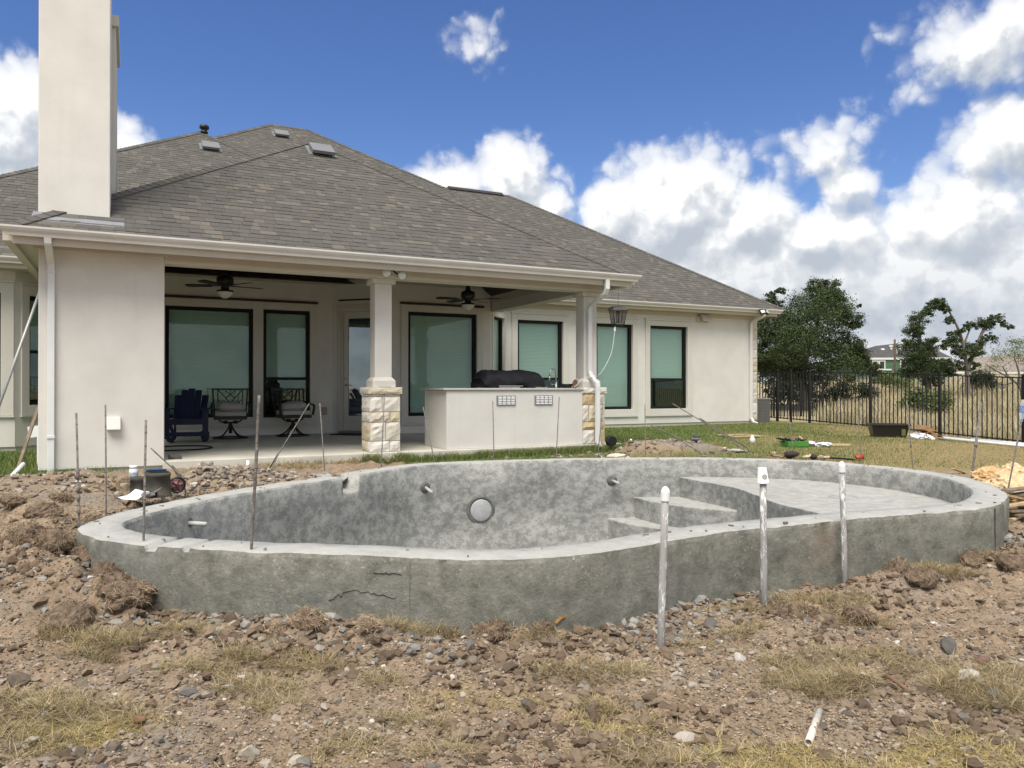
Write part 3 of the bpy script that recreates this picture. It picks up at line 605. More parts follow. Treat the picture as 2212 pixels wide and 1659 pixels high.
# patio: beam, soffit, gutter, ceiling
m = MB(); m.box((-4.13, 0, 3.25), (3.05, .3, 3.60)); m.build('patio_beam', STUCCO2, house, bevel=.006)
m = MB(); m.box((-4.13, -.014, 3.285), (3.06, 0, 3.40)); m.build('frieze_board', TRIM, house)
m = MB(); m.box((2.94, .3, 3.30), (3.18, 4.6, 3.50)); m.build('patio_beam', STUCCO2, house, bevel=.006)
m = MB(); m.box((2.915, .3, 3.50), (2.94, 4.6, 3.66)); m.box((2.94, .3, 3.502), (3.02, 4.6, 3.62)); m.build('frieze_board', TRIM, house)
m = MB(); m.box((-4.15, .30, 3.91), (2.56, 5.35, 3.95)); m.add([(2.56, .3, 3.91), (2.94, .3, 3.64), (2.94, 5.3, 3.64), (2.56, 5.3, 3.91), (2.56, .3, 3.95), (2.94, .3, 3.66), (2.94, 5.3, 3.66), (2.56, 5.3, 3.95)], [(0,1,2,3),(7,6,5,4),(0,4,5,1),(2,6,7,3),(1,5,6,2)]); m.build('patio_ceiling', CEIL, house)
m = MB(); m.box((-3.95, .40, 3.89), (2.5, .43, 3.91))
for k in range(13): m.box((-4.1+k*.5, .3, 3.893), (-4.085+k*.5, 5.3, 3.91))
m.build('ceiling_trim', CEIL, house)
m = MB(); m.prof([(5.35, 3.79), (5.31, 3.80), (5.31, 3.90), (5.35, 3.905)], -4.1, -.56); m.prof([(4.55, 3.79), (4.51, 3.80), (4.51, 3.90), (4.55, 3.905)], .24, 2.9)
for A, B in (((-.56, 5.35), (.24, 4.55)), ((2.9, 4.55), (3.3, 4.95))):
    m.bar((A[0]-.014, A[1]-.014, 3.85), (B[0]-.014, B[1]-.014, 3.85), .035, .105)
m.build('crown_moulding', TRIM, house)
g = MB(); g.prof(GP(-.47, 3.50), -5.93+.1, 3.17+.1, 1, -1); g.build('gutter', GUT, house)
g = MB(); g.prof([(-.468, 3.49), (-.448, 3.49), (-.448, 3.30), (-.468, 3.30)], -5.83, 3.27); g.build('fascia', TRIM, house)
m = MB(); m.box((-5.83, -.448, 3.385), (3.25, 0, 3.40)); m.box((-5.83, 0, 3.385), (-5.60, 4.6, 3.40)); m.box((3.06, 0, 3.385), (3.25, 4.6, 3.40)); m.build('soffit', TRIM, house)
m = MB(); m.box((-5.93, -.45, 3.33), (-5.83, 4.6, 3.49)); m.build('fascia', TRIM, house); m = MB(); m.box((3.25, -.45, 3.33), (3.35, 4.6, 3.49)); m.build('fascia', TRIM, house)
m = MB(); m.box((-5.72, -.20, 3.355), (-5.60, 2.0, 3.385)); m.build('soffit_moulding', TRIM, house)
# patio slab
slab = MB(); slab.box((-4.15, -.06, -.2), (3.35, 5.4, .55)); tag(slab.build('patio_slab', CONC, None, bevel=.015), kind='structure'); bpy.data.objects['patio_slab'].location = (OX, OY, 0); bpy.data.objects['patio_slab'].rotation_euler = (0, 0, TH)
# door in the bay
m = MB(); a, b = .20, 1.07
m.box((a, .02, .55), (a+.05, .14, 3.26), M2); m.box((b-.05, .02, .55), (b, .14, 3.26), M2); m.box((a+.05, .02, 3.20), (b-.05, .14, 3.26), M2)
m.box((a-.09, -.022, .55), (a, 0, 3.36), M2); m.box((b, -.022, .55), (b+.05, 0, 3.36), M2); m.box((a, -.022, 3.262), (b, 0, 3.36), M2)
dr = m.build('patio_door', mat('door_paint', (.55, .52, .46), .45, .05, 3), house)
m = MB(); x0, x1, z0, z1 = a+.055, b-.055, .61, 3.195; gx0, gx1, gz0, gz1 = x0+.10, x1-.10, .93, 3.06
for q in (((x0, .05, z0), (gx0, .095, z1)), ((gx1, .05, z0), (x1, .095, z1)), ((gx0, .05, z0), (gx1, .095, gz0)), ((gx0, .05, gz1), (gx1, .095, z1))): m.box(*q, M2)
m.build('door_leaf', mat('door_paint_light', (.60, .575, .52), .4, .04, 3), dr)
m = MB(); m.box((gx0, .07, gz0), (gx1, .078, gz1), M2); m.build('pane', DOORG, dr)
m = MB(); m.box((gx0, .10, gz0), (gx1, .11, gz1), M2); m.build('blind', mat('door_shade', (.30, .31, .34), .9, .05, 3), dr)
m = MB(); m.lathe([(.028, 0), (.03, .012), (.012, .02), (.011, .05)], 14, M=M2 @ Matrix.Translation((x0+.05, .05, 1.60)) @ Matrix.Rotation(R(90), 4, 'X')); m.tube([M2 @ Vector((x0+.05, .0, 1.60)), M2 @ Vector((x0+.15, -.004, 1.60))], .009, 8); m.build('door_handle', STEEL, dr, True)
m = MB(); m.lathe([(.028, 0), (.03, .012), (.022, .02), (.0, .021)], 14, M=M2 @ Matrix.Translation((x0+.05, .05, 1.755)) @ Matrix.Rotation(R(90), 4, 'X'), closed=False); m.build('deadbolt', STEEL, dr, True)
m = MB(); m.box((a, -.10, .552), (b, .14, .605), M2); m.build('threshold', mat('threshold_metal', (.22, .21, .19), .5, .1, 9), dr)
m = MB(); m.box((.16, -.018, 3.44), (1.13, -.0, 3.475), M2); m.build('head_trim', BRONZE, house)
# columns on rough limestone piers
LIME = rmat('limestone_block', [(.62,.575,.48),(.66,.63,.55),(.58,.52,.40),(.70,.67,.60),(.60,.54,.44),(.58,.50,.36),(.66,.62,.54)], .9, 14, .20, .9, 26)
LIMEY = rmat('limestone_gold', [(.61,.56,.45),(.57,.48,.33),(.64,.60,.51),(.60,.53,.40),(.64,.61,.55),(.55,.43,.26)], .9, 14, .25, .9, 26)
MORT = mat('mortar', (.50, .47, .41), .95, .1, 20, bump=.5)
def rough_block(w, h, d, seed, q=.022):
    """split-faced block: front face (local -y) rough, edges pitched back"""
    r = random.Random(seed); m = MB(); nx_, nz_ = max(3, int(w/.06)), max(3, int(h/.05)); vs = []
    for j in range(nz_+1):
        for i in range(nx_+1):
            e = i in (0, nx_) or j in (0, nz_); y = -.002 if e else -q*(.35+.9*r.random())
            vs.append((-w/2+w*i/nx_+(0 if e else r.uniform(-.012, .012)), y, h*j/nz_+(0 if e else r.uniform(-.01, .01))))
    k = (nx_+1)*(nz_+1); vs += [(-w/2, d, 0), (w/2, d, 0), (w/2, d, h), (-w/2, d, h)]
    fs = [(j*(nx_+1)+i, j*(nx_+1)+i+1, (j+1)*(nx_+1)+i+1, (j+1)*(nx_+1)+i) for j in range(nz_) for i in range(nx_)]
    fs += [tuple([nx_-i for i in range(nx_+1)])+(k, k+1), tuple(nz_*(nx_+1)+i for i in range(nx_+1))+(k+2, k+3), tuple(j*(nx_+1) for j in range(nz_+1))+(k+3, k), tuple((nz_-j)*(nx_+1)+nx_ for j in range(nz_+1))+(k+1, k+2), (k, k+3, k+2, k+1)]
    m.add(vs, fs); return m
def column(u, v, seed, mt, hw=.238):
    s = .136; c = MB(); c.box((u-s, v-s, 1.70), (u+s, v+s, 3.168)); col = c.build('column', STUCCO, house, bevel=.006)
    c = MB(); b = .185
    vs = [(u+x*b, v+y*b, 1.552) for x, y in ((-1,-1),(1,-1),(1,1),(-1,1))]+[(u+x*b, v+y*b, 1.655) for x, y in ((-1,-1),(1,-1),(1,1),(-1,1))]+[(u+x*(s+.002), v+y*(s+.002), 1.71) for x, y in ((-1,-1),(1,-1),(1,1),(-1,1))]
    c.add(vs, [(0,3,2,1)]+[(i+4*j, (i+1) % 4+4*j, (i+1) % 4+4*j+4, i+4*j+4) for j in (0, 1) for i in range(4)]+[(8,9,10,11)]); c.build('column_base', STUCCO2, col, bevel=.006)
    c = MB(); c.box((u-b, v-b, 3.17), (u+b, v+b, 3.247)); c.build('column_cap', STUCCO2, col, bevel=.006)
    c = MB(); c.box((u-hw+.02, v-hw+.02, .55 if u < 0 else .35), (u+hw-.02, v+hw-.02, 1.45)); c.build('pier_core', MORT, col)
    r = random.Random(seed); rows = [.17, .29, .16, .24] if u < 0 else [.18, .25, .14, .30, .21]
    z = .552 if u < 0 else .375; k = 0
    for h in rows+[1.45-z-sum(rows)]:
        for side in range(4):
            x = -hw; cuts = [r.uniform(.30, .75)*2*hw] if r.random() < .75 else []
            if h > .22 and r.random() < .4: cuts = [r.uniform(.25, .4)*2*hw, r.uniform(.6, .78)*2*hw]
            ed = [0]+cuts+[2*hw]
            for p, q in zip(ed[:-1], ed[1:]):
                k += 1; me = rough_block(q-p-.010, h-.010, .045, seed*100+k).mesh('stone', mt)
                o = link('stone', me, col); a = side*math.pi/2; cx_ = (p+q)/2-hw
                o.location = (u+cx_*math.cos(a)+(hw)*math.sin(a), v+cx_*math.sin(a)-(hw)*math.cos(a), z+.005); o.rotation_euler = (0, 0, a)
        z += h
    for side in range(4):
        me = rough_block(2*hw+.05, .10, .16, seed*100+80+side, .014).mesh('cap_stone', LIME); o = link('cap_stone', me, col); a = side*math.pi/2
        o.location = (u+(hw+.025)*math.sin(a), v-(hw+.025)*math.cos(a), 1.451+.003*(side % 2)); o.rotation_euler = (0, 0, a)
    c = MB(); c.box((u-.2, v-.2, 1.452), (u+.2, v+.2, 1.551)); c.build('pier_top', MORT, col)
column(-1.01, .26, 5, LIME); column(2.80, .26, 9, LIMEY)
# far corner quoins of split limestone
z = .62; r = random.Random(4); k = 0
while z < 3.55:
    h = min(r.uniform(.14, .34), 3.6-z); me = rough_block(.30, h-.01, .06, 900+k, .03).mesh('stone', LIME); o = link('stone', me, house); o.location = (11.80+.045, 5.62, z); o.rotation_euler = (0, 0, R(90)); k += 1; z += h
m = MB(); m.box((11.72, 5.37, .5), (11.80, 5.50, 3.62)); m.build('corner_mortar', MORT, house)
k = 0; z = .6
while z < 3.55:
    h = min(r.uniform(.14, .34), 3.61-z); me = rough_block(.17, h-.01, .05, 950+k, .02).mesh('stone', LIME); o = link('stone', me, house); o.location = (11.815, 5.365, z); k += 1; z += h
# downspouts
def rect_spout(pts, w=.078, d=.058):
    m = MB()
    for i in range(len(pts)-1):
        p, q = Vector(pts[i]), Vector(pts[i+1]); e = (q-p).normalized()*.012
        m.bar(p-e if i else p, q+e if i < len(pts)-2 else q, w-.0006*(i % 2), d-.0006*(i % 2), up=(1, 0, 0) if abs((q-p).normalized().x) < .7 else (0, 1, 0))
    return m.build('downspout', SPOUT, house, bevel=.006)
rect_spout([(-5.455, -.52, 3.40), (-5.455, -.50, 3.33), (-5.455, -.07, 3.14), (-5.455, -.04, 3.08), (-5.455, -.04, .40)], .058, .080)
m = MB(); m.box((-5.50, -.082, 3.02), (-5.41, 0, 3.05)); m.box((-5.50, -.082, .9), (-5.41, 0, .93)); m.build('spout_strap', SPOUT, house)
rect_spout([(2.73, -.52, 3.40), (2.73, -.52, 3.24), (2.732, -.46, 3.16), (2.745, .02, 3.00), (2.75, .068, 2.93), (2.75, .068, 1.84), (2.755, .04, 1.76), (2.80, -.09, 1.62), (2.805, -.105, 1.56), (2.805, -.105, .60), (2.82, -.12, .52), (2.90, -.20, .45)], .058, .078)
rect_spout([(11.75, 4.92, 3.68), (11.75, 4.95, 3.6), (11.62, 5.28, 3.45), (11.60, 5.30, 3.4), (11.60, 5.30, .66), (11.63, 5.24, .55), (11.68, 5.12, .50)], .058, .078)
# wall vent, dryer hood, junction plates
m = MB(); m.box((9.60, 5.31, 3.38), (10.02, 5.35, 3.64)); vv = m.build('wall_vent', TRIM, house, bevel=.004)
m = MB(); m.prof([(5.31, 3.44), (5.17, 3.40), (5.17, 3.425), (5.28, 3.60), (5.31, 3.60)], 9.72, 10.06); m.build('vent_hood', TRIM, vv)
m = MB(); x0, x1 = -4.83, -4.66
m.prof([(0, 1.00), (-.10, .99), (-.10, 1.005), (-.055, 1.16), (0, 1.16)], x0, x1); m.build('dryer_vent', mat('vent_plastic', (.70, .69, .66), .5, .03, 3), house, bevel=.004)
m = MB(); m.box((-.80, 5.30, .95), (-.69, 5.35, 1.12)); m.build('outlet_cover', mat('outlet_grey', (.33, .32, .29), .5, .1, 9), house, bevel=.006)

# ------------------------------------------------------------------ roof
SH = [(.104,.099,.090),(.110,.105,.095),(.099,.095,.086),(.115,.110,.099),(.102,.098,.089),(.107,.102,.093),(.106,.101,.092),(.122,.115,.102),(.095,.091,.083),(.112,.107,.096),(.132,.123,.106),(.105,.100,.091),(.100,.096,.087),(.145,.134,.112),(.109,.104,.094)]
SHM = rmat('asphalt_shingle', SH, .95, 3, .10, .5, 160, .1)
DECK = mat('roof_felt', (.06, .056, .05), .95, .2, 6)
ROOFS = []; roof_obj = MB()
def clip(poly, region):
    out = poly
    n = len(region)
    for i in range(n):
        (ax, ay), (bx, by) = region[i], region[(i+1) % n]; ins = lambda p: (bx-ax)*(p[1]-ay)-(by-ay)*(p[0]-ax) >= -1e-9
        res = []
        for j in range(len(out)):
            p, q = out[j], out[(j+1) % len(out)]; a, b = ins(p), ins(q)
            if a: res.append(p)
            if a != b:
                d1 = (bx-ax)*(p[1]-ay)-(by-ay)*(p[0]-ax); d2 = (bx-ax)*(q[1]-ay)-(by-ay)*(q[0]-ax); t = d1/(d1-d2); res.append((p[0]+(q[0]-p[0])*t, p[1]+(q[1]-p[1])*t))
        out = res
        if not out: return []
    return out
camL = Vector(uvof(0, 0)+(1.55,))
def shingles(org, e, run, rise, region, seed, ex=.145):
    """org: eave point, e: unit along the eave, run: unit horizontal up-slope direction, rise: slope; region in (along, horizontal run), counter-clockwise"""
    org, e, run = Vector(org), Vector(e), Vector(run); k = math.sqrt(1+rise*rise); up = (run+Vector((0, 0, rise)))/k; nrm = e.cross(up); nrm = nrm if nrm.z > 0 else -nrm
    reg = [(a, b*k) for a, b in region]; r = random.Random(seed)
    m = [tuple(org+e*a+up*b-nrm*.012) for a, b in reg]; roof_obj.add(m, [tuple(range(len(m)))])
    b0 = min(p[1] for p in reg); b1 = max(p[1] for p in reg); a0 = min(p[0] for p in reg)-.5; a1 = max(p[0] for p in reg)+.5; row = 0; b = b0-.02
    while b < b1:
        a = a0+r.uniform(0, .25)
        while a < a1:
            w = r.choice((.09, .12, .14, .16, .19, .23)); hh = r.choice((.0045, .0065, .010)); jb = r.uniform(-.004, .004)
            pl = clip([(a+.0015, b+jb), (a+w-.0015, b+jb), (a+w-.0015, b+ex+.03), (a+.0015, b+ex+.03)], reg)
            if len(pl) >= 3:
                ht = lambda q: hh*(1-(q[1]-b)/(ex+.03))+.0015
                top = [org+e*p[0]+up*p[1]+nrm*ht(p) for p in pl]; bot = [org+e*p[0]+up*p[1]-nrm*.004 for p in pl]; n = len(pl)
                fs = [tuple(range(n))]+[(i, n+i, n+(i+1) % n, (i+1) % n) for i in range(n)]
                c = sum(top, Vector())/n; area = w*ex/((c-camL).length**2)*abs(nrm.dot((camL-c).normalized())) if nrm.dot(camL-c) > 0 else 0
                ROOFS.append((area, top+bot, fs, (e, up, nrm, c)))
            a += w
        b += ex; row += 1
mC = .657
shingles((0, -.46, 3.50), (1, 0, 0), (0, 1, 0), mC, [(-5.91, 0), (3.27, 0), (-1.32, 4.59)], 1)
shingles((3.27, 0, 3.50), (0, 1, 0), (-1, 0, 0), mC, [(-.46, 0), (4.6, 0), (8.9, 4.59), (4.13, 4.59)], 2)
shingles((-5.91, 0, 3.50), (0, -1, 0), (1, 0, 0), mC, [(-4.6, 0), (.46, 0), (-4.13, 4.59), (-8.9, 4.59)], 3)
mA = .667
shingles((0, 4.92, 3.80), (1, 0, 0), (0, 1, 0), mA, [(-10.0, 0), (10.29, 0), (.75, 9.56), (-.43, 9.56)], 4)
shingles((0, 4.92, 3.80), (1, 0, 0), (0, 1, 0), mA, [(10.29, 0), (12.59, 0), (6.56, 6.03), (4.28, 6.03)], 5)
shingles((0, 4.10, 3.80), (1, 0, 0), (0, 1, 0), mA, [(-10.05, 0), (-.6, 0), (-.6, 5.0), (-2.83, 7.23)], 6)
roof_obj.add([(12.59, 4.92, 3.79), (12.59, 17, 3.79), (6.56, 10.95, 7.81)], [(0, 1, 2)])
for (A, B, Cc, D) in (((-.43, 14.48, 10.17), (.75, 14.48, 10.17), (10.3, 24, 3.8), (-10, 24, 3.8)), ((.75, 14.48, 10.17), (4.28, 10.95, 7.82), (10.3, 16, 3.8), (10.3, 24, 3.8)), ((4.28, 10.95, 7.82), (6.56, 10.95, 7.82), (12.59, 17, 3.8), (10.3, 16, 3.8)), ((-2.83, 11.33, 8.62), (-.6, 9.1, 7.13), (-.6, 9.91, 7.13), (-2.83, 12.15, 8.62)), ((-10, 4.92, 3.8), (-.43, 14.48, 10.17), (-10, 24, 3.8), (-10, 14, 3.8)), ((-10.05, 4.1, 3.8), (-2.83, 11.33, 8.62), (-2.83, 14, 8.62), (-10.05, 14, 3.8))):
    roof_obj.add([A, B, Cc, D], [(0, 1, 2, 3)])
roof = roof_obj.build('roof', DECK, house)
ROOFS.sort(key=lambda t: -t[0])
near = [x for x in ROOFS if x[0] > 0][:290]; rest = ROOFS[len(near):]
for _, vs, fs, _x in near:
    c = vs[0]; me = bpy.data.meshes.new('shingle'); me.from_pydata([tuple(Vector(v)-c) for v in vs], [], fs); me.materials.append(SHM); o = link('shingle', me, roof); o.location = c
m = MB()
for _, vs, fs, _x in rest: m.add(vs, fs)
tag(m.build('shingle_field', SHM, roof), kind='stuff')
# hip and ridge caps, laid as overlapping folded pieces
def caps(p, q, n1, n2, seed):
    p, q = Vector(p), Vector(q); d = (q-p); L = d.length; d.normalize(); r = random.Random(seed); s = 0; m = MB()
    a1 = d.cross(Vector(n1)).normalized(); a2 = d.cross(Vector(n2)).normalized(); a1 = a1 if a1.z < 0 else -a1; a2 = a2 if a2.z < 0 else -a2
    up = (Vector(n1)+Vector(n2)).normalized()
    while s < L:
        e = min(s+.20, L); lo, hi = p+d*s+up*.030, p+d*e+up*.020
        vs = [lo+a1*.125, lo, lo+a2*.125, hi+a1*.125, hi, hi+a2*.125]; vs += [v-up*.016 for v in vs]
        m.add(vs, [(0,1,4,3),(1,2,5,4),(0,6,7,1),(1,7,8,2),(0,3,9,6),(2,8,11,5)]); s += .145
    return m
NF, NRt, NL = (0, -mC, 1), (mC, 0, 1), (-mC, 0, 1); capm = MB()
for args in (((-5.91, -.46, 3.50), (-1.32, 4.13, 6.516), NF, NL, 1), ((3.27, -.46, 3.50), (-1.32, 4.13, 6.516), NF, NRt, 2), ((-1.32, 4.13, 6.516), (-1.32, 8.9, 6.516), NL, NRt, 3),
             ((12.59, 4.92, 3.80), (6.56, 10.95, 7.822), NF, NRt, 4), ((4.28, 10.95, 7.822), (.75, 14.48, 10.176), NF, NRt, 5), ((.75, 14.48, 10.176), (-.43, 14.48, 10.176), NF, (0, mA, 1), 6), ((-10, 4.92, 3.80), (-.43, 14.48, 10.176), NF, NL, 7),
             ((-10.05, 4.1, 3.80), (-2.83, 11.33, 8.622), NF, NL, 8), ((-.6, 9.1, 7.135), (-2.83, 11.33, 8.622), NF, NRt, 9), ((6.56, 10.95, 7.822), (4.28, 10.95, 7.822), NF, (0, mA, 1), 10)):
    c = caps(*args); capm.add(c.v, c.f)
tag(capm.build('ridge_cap', SHM, roof), kind='stuff')
m = MB(); m.prof([(10.82, 7.79), (10.95, 7.90), (11.1, 7.82), (11.1, 7.78), (10.95, 7.85)], 4.4, 6.3); m.build('ridge_vent', BRONZE, roof)
VENT = mat('roof_vent_grey', (.16, .165, .17), .45, .08, 6, spec=.5)
def roof_vent(u, v, z, s):
    m = MB(); a = math.atan(s); M = Matrix.Translation((u, v, z)) @ Matrix.Rotation(a, 4, 'X')
    m.box((-.2, -.02, .0), (.2, .32, .06), M); m.box((-.215, -.16, .055), (.215, .30, .115), M); m.box((-.27, -.14, .008), (.27, .4, .014), M); m.build('roof_vent', VENT, roof, bevel=.008)
roof_vent(-1.22, 3.45, 3.5+.657*3.91+.01, mC); roof_vent(-2.65, 10.15, 3.8+.667*6.05+.01, mA); roof_vent(-.25, 13.5, 3.8+.667*8.58+.01, mA)
m = MB(); b0 = 3.8+.667*(11.1-4.1); m.lathe([(.075, -.15), (.075, .12), (.10, .12), (.10, .16), (.075, .17), (.075, .22), (.125, .24), (.13, .30), (.10, .34), (.0, .345)], 16, (-2.72, 11.25, b0), closed=False); m.build('vent_pipe', BLACK, roof, True)
# ------------------------------------------------------------------ outdoor kitchen
kit = at_house('outdoor_kitchen', 'cream stucco outdoor kitchen island with pale speckled stone worktop', 'outdoor kitchen', 0, 0, .55)
m = MB(); m.box((0, 0, 0), (2.56, 1.02, .955)); m.build('island_body', STUCCO, kit, bevel=.008)
def granite():
    mm, t, b = pmat('granite'); tc = t.new('ShaderNodeTexCoord'); n = t.noise(tc.outputs['Object'], 60, 4, .7); n2 = t.noise(tc.outputs['Object'], 14, 4, .6)
    t.put(b.inputs['Base Color'], t.mix(t.sstep(n, .58, .66), t.mix(n2, (.46, .44, .40), (.62, .60, .56)), (.09, .075, .06))); b.inputs['Roughness'].default_value = .2; return mm
m = MB(); m.box((-.06, -.03, .957), (2.57, 1.12, .990)); m.build('worktop', granite(), kit, bevel=.006)
VSTEEL = mat('vent_steel', (.36, .36, .36), .35, .1, 30, metal=.9)
BRIGHT = mat('vent_louvre', (.82, .82, .82), .35, .03, 30, spec=.6)
for x0 in (.885, 1.60):
    m = MB(); m.box((x0, -.012, .70), (x0+.355, 0, .865)); vt = m.build('vent_grille', VSTEEL, kit, bevel=.003)
    for i in range(4):
        for j in range(5):
            m = MB(); xx, zz = x0+.030+i*.080, .717+j*.028; m.prof([(-.0125, zz), (-.030, zz+.003), (-.026, zz+.008), (-.0125, zz+.017)], xx, xx+.060); m.build('louvre', BRIGHT, vt)
fa = MB(); fa.lathe([(.026, 0), (.026, .01), (.019, .014), (.019, .10), (.014, .11)], 16, (2.0, .55, .99)); arcp = [(2.0, .55, 1.09), (2.0, .55, 1.25)]+[(2.0-.075*(1-math.cos(t)), .55-.02*(1-math.cos(t)), 1.25+.085*math.sin(t)) for t in np.linspace(.3, math.pi, 10)]+[(1.845, .508, 1.215)]
fo = at_house('faucet', 'brushed steel gooseneck faucet on the worktop beside the covered grill', 'faucet', .34, 0, .55)
fa.tube(arcp, .0115, 10); fa.build('spout', STEEL, fo, True); m = MB(); m.tube([arcp[-1], (1.835, .504, 1.13)], [.014, .019], 12); m.build('spray_head', STEEL, fo, True); m = MB(); m.tube([(1.985, .55, 1.05), (1.90, .545, 1.06)], [.011, .007], 8); m.build('lever', STEEL, fo, True)
# grill under its fabric cover
COVER = mat('cover_fabric', (.016, .017, .020), .75, .35, 7, bump=.5, bscale=30, spec=.3)
gr = at_house('covered_grill', 'built-in grill hidden under a wrinkled black fabric cover', 'grill', 1.38, .58, 1.54)
n, L = 44, 30; vs = []; r = random.Random(2)
prof_ = [(-.31, .0), (-.33, .06), (-.34, .13), (-.31, .20), (-.24, .265), (-.13, .30), (.0, .305), (.15, .30), (.25, .27), (.30, .2), (.31, .1), (.31, .0)]
for i in range(n+1):
    t = i/n; x = -.58+1.16*t; e = min(t, 1-t); rnd = 1-max(0, (.10-e)/.10)**2.2*.5
    for j, (y, zz) in enumerate(prof_):
        f = math.sin(x*17+j*.8)*.012+math.sin(x*41+j*1.7)*.006+math.sin(x*9-j*1.1)*.012; sag = .022*math.sin(x*6.5+1)*(1 if j in (0, 1) else 0)
        vs.append((x+f*.6-(.03 if j < 2 else 0)*(t-.5), y*(.86+.14*rnd)+f*1.2, max(.004, zz*rnd+f+(sag+.03*(t > .25)*(t < .62) if j == 0 else 0))))
k = len(prof_); m = MB(); m.add(vs, [(i*k+j, (i+1)*k+j, (i+1)*k+j+1, i*k+j+1) for i in range(n) for j in range(k-1)]+[tuple(range(k))[::-1], tuple(n*k+j for j in range(k))]); c = m.build('cover', COVER, gr, True)
m = MB(); m.box((-.34, -.37, .004), (.06, -.30, .022)); m.bar((-.36, -.39, .036), (.10, -.39, .036), .014, .014); m.box((.38, -.33, .003), (.62, -.2, .018)); m.build('grill_front', STEEL, gr, bevel=.002)
bo = at_house('bowl', 'shallow black bowl on the worktop near the stone pier', 'bowl', 2.44, .35, 1.54)
m = MB(); m.lathe([(.06, 0), (.085, .01), (.115, .055), (.12, .075), (.112, .073), (.105, .05), (.075, .018), (.0, .016)], 22, closed=False); m.build('bowl_shell', BLACK, bo, True)
def lumpy(seed, rx, ry, rz, n=2, amp=.22, flat=0):
    bm = bmesh.new(); bmesh.ops.create_icosphere(bm, subdivisions=n, radius=1); r = random.Random(seed); dirs = [(Vector((r.gauss(0,1), r.gauss(0,1), r.gauss(0,1))).normalized(), r.uniform(.45, .95)) for _ in range(9)]
    for v in bm.verts:
        for d, h in dirs:
            s = v.co.dot(d)
            if s > h: v.co -= d*(s-h)*.9
        v.co *= 1+r.uniform(-amp, amp)*.35
        v.co = Vector((v.co.x*rx, v.co.y*ry, v.co.z*rz))
        if flat and v.co.z < -rz*flat: v.co.z = -rz*flat
    vs = [tuple(v.co) for v in bm.verts]; fs = [tuple(v.index for v in f.verts) for f in bm.faces]; bm.free(); m = MB(); m.add(vs, fs); return m
x, y = xy(2.53, .20); o = lumpy(77, .07, .05, .085, 2, .5).build('cloth_scrap', mat('brown_cloth', (.17, .085, .045), .85, .35, 16, bump=.6, bscale=20)); o.location = (x, y, 1.60); tag(o, 'crumpled rust brown cloth between the black bowl and the pier', 'cloth')

# ------------------------------------------------------------------ ceiling fans, flood lights, lantern
FAN = mat('fan_bronze', (.012, .010, .009), .5, .2, 8, spec=.4); OPAL = mat('opal_glass', (.62, .62, .60), .35, .03, 5)
def fan(u, v, rz, label):
    f = at_house('ceiling_fan', label, 'ceiling fan', u, v, 3.30, rz, 'ceiling fans under the patio roof')
    m = MB(); m.lathe([(.07, .60), (.065, .55), (.02, .53), (.015, .30), (.05, .22), (.06, .17)], 16); m.build('rod', FAN, f, True)
    m = MB(); m.lathe([(.06, .17), (.125, .15), (.14, .12), (.14, .04), (.10, .01), (.07, -.02), (.065, -.07), (.13, -.08), (.14, -.10), (.135, -.115)], 24); m.build('motor', FAN, f, True)
    m = MB(); m.lathe([(.133, -.113), (.125, -.135), (.085, -.18), (.04, -.215), (.0, -.22)], 24, closed=False); m.build('lamp_bowl', OPAL, f, True)
    for k in range(5):
        a = 2*math.pi*k/5+.22; M = Matrix.Rotation(a, 4, 'Z') @ Matrix.Rotation(R(10), 4, 'X'); b = MB(); pr = [(.22, -.05), (.30, -.068), (.60, -.075), (.655, -.05), (.66, .05), (.60, .072), (.30, .062), (.22, .045)]
        vs = [M @ Vector((p, q, z)) for z in (-.005, .005) for p, q in pr]; b.add(vs, [tuple(range(8))[::-1], tuple(range(8, 16))]+[(i, (i+1) % 8, 8+(i+1) % 8, 8+i) for i in range(8)]); b.bar(M @ Vector((.09, 0, 0)), M @ Vector((.25, 0, -.0)), .05, .012); b.build('blade', FAN, f)
fan(-3.09, 2.5, 0, 'dark ceiling fan with lit-free bowl over the navy rocking chair'.replace('lit-free ', 'white '))
fan(1.45, 2.5, .35, 'dark ceiling fan with white bowl over the covered grill')
fl = at_house('flood_light', 'twin bulb flood light under the eave above the middle column', 'flood light', -.98, -.20, 3.385)
BULB = mat('par_bulb_glass', (.62, .66, .62), .12, .1, 30, spec=.8)
m = MB(); m.lathe([(.055, 0), (.055, -.03), (.03, -.04)], 16); m.build('mount', BRONZE, fl)
for sx, dz in ((-1, -.05), (1, -.075)):
    d = Vector((sx*.35-.25, -1, -.1)).normalized(); p = Vector((sx*.125, -.13, dz-.055)); m = MB(); m.tube([(0, 0, -.035), (sx*.07, .0, dz-.01), p-d*.10], .014, 8); m.build('arm', BRONZE, fl)
    M = Matrix.Translation(p) @ d.to_track_quat('Z', 'Y').to_matrix().to_4x4(); m = MB(); m.lathe([(.024, -.14), (.028, -.08), (.068, -.012), (.074, .0)], 18, M=M); hd = m.build('lamp_holder', mat('bulb_back', (.12, .125, .115), .4, .1, 9), fl, True)
    m = MB(); m.lathe([(.069, .001), (.060, .013), (.035, .022), (.0, .025)], 18, M=M, closed=False); m.build('bulb', BULB, hd, True)
f2 = at_house('flood_light', 'small square dark flood light at the far gutter corner', 'flood light', 11.55, 4.78, 3.74)
m = MB(); m.box((-.09, -.06, .0), (.09, .10, .035)); m.build('mount', BRONZE, f2, bevel=.006)
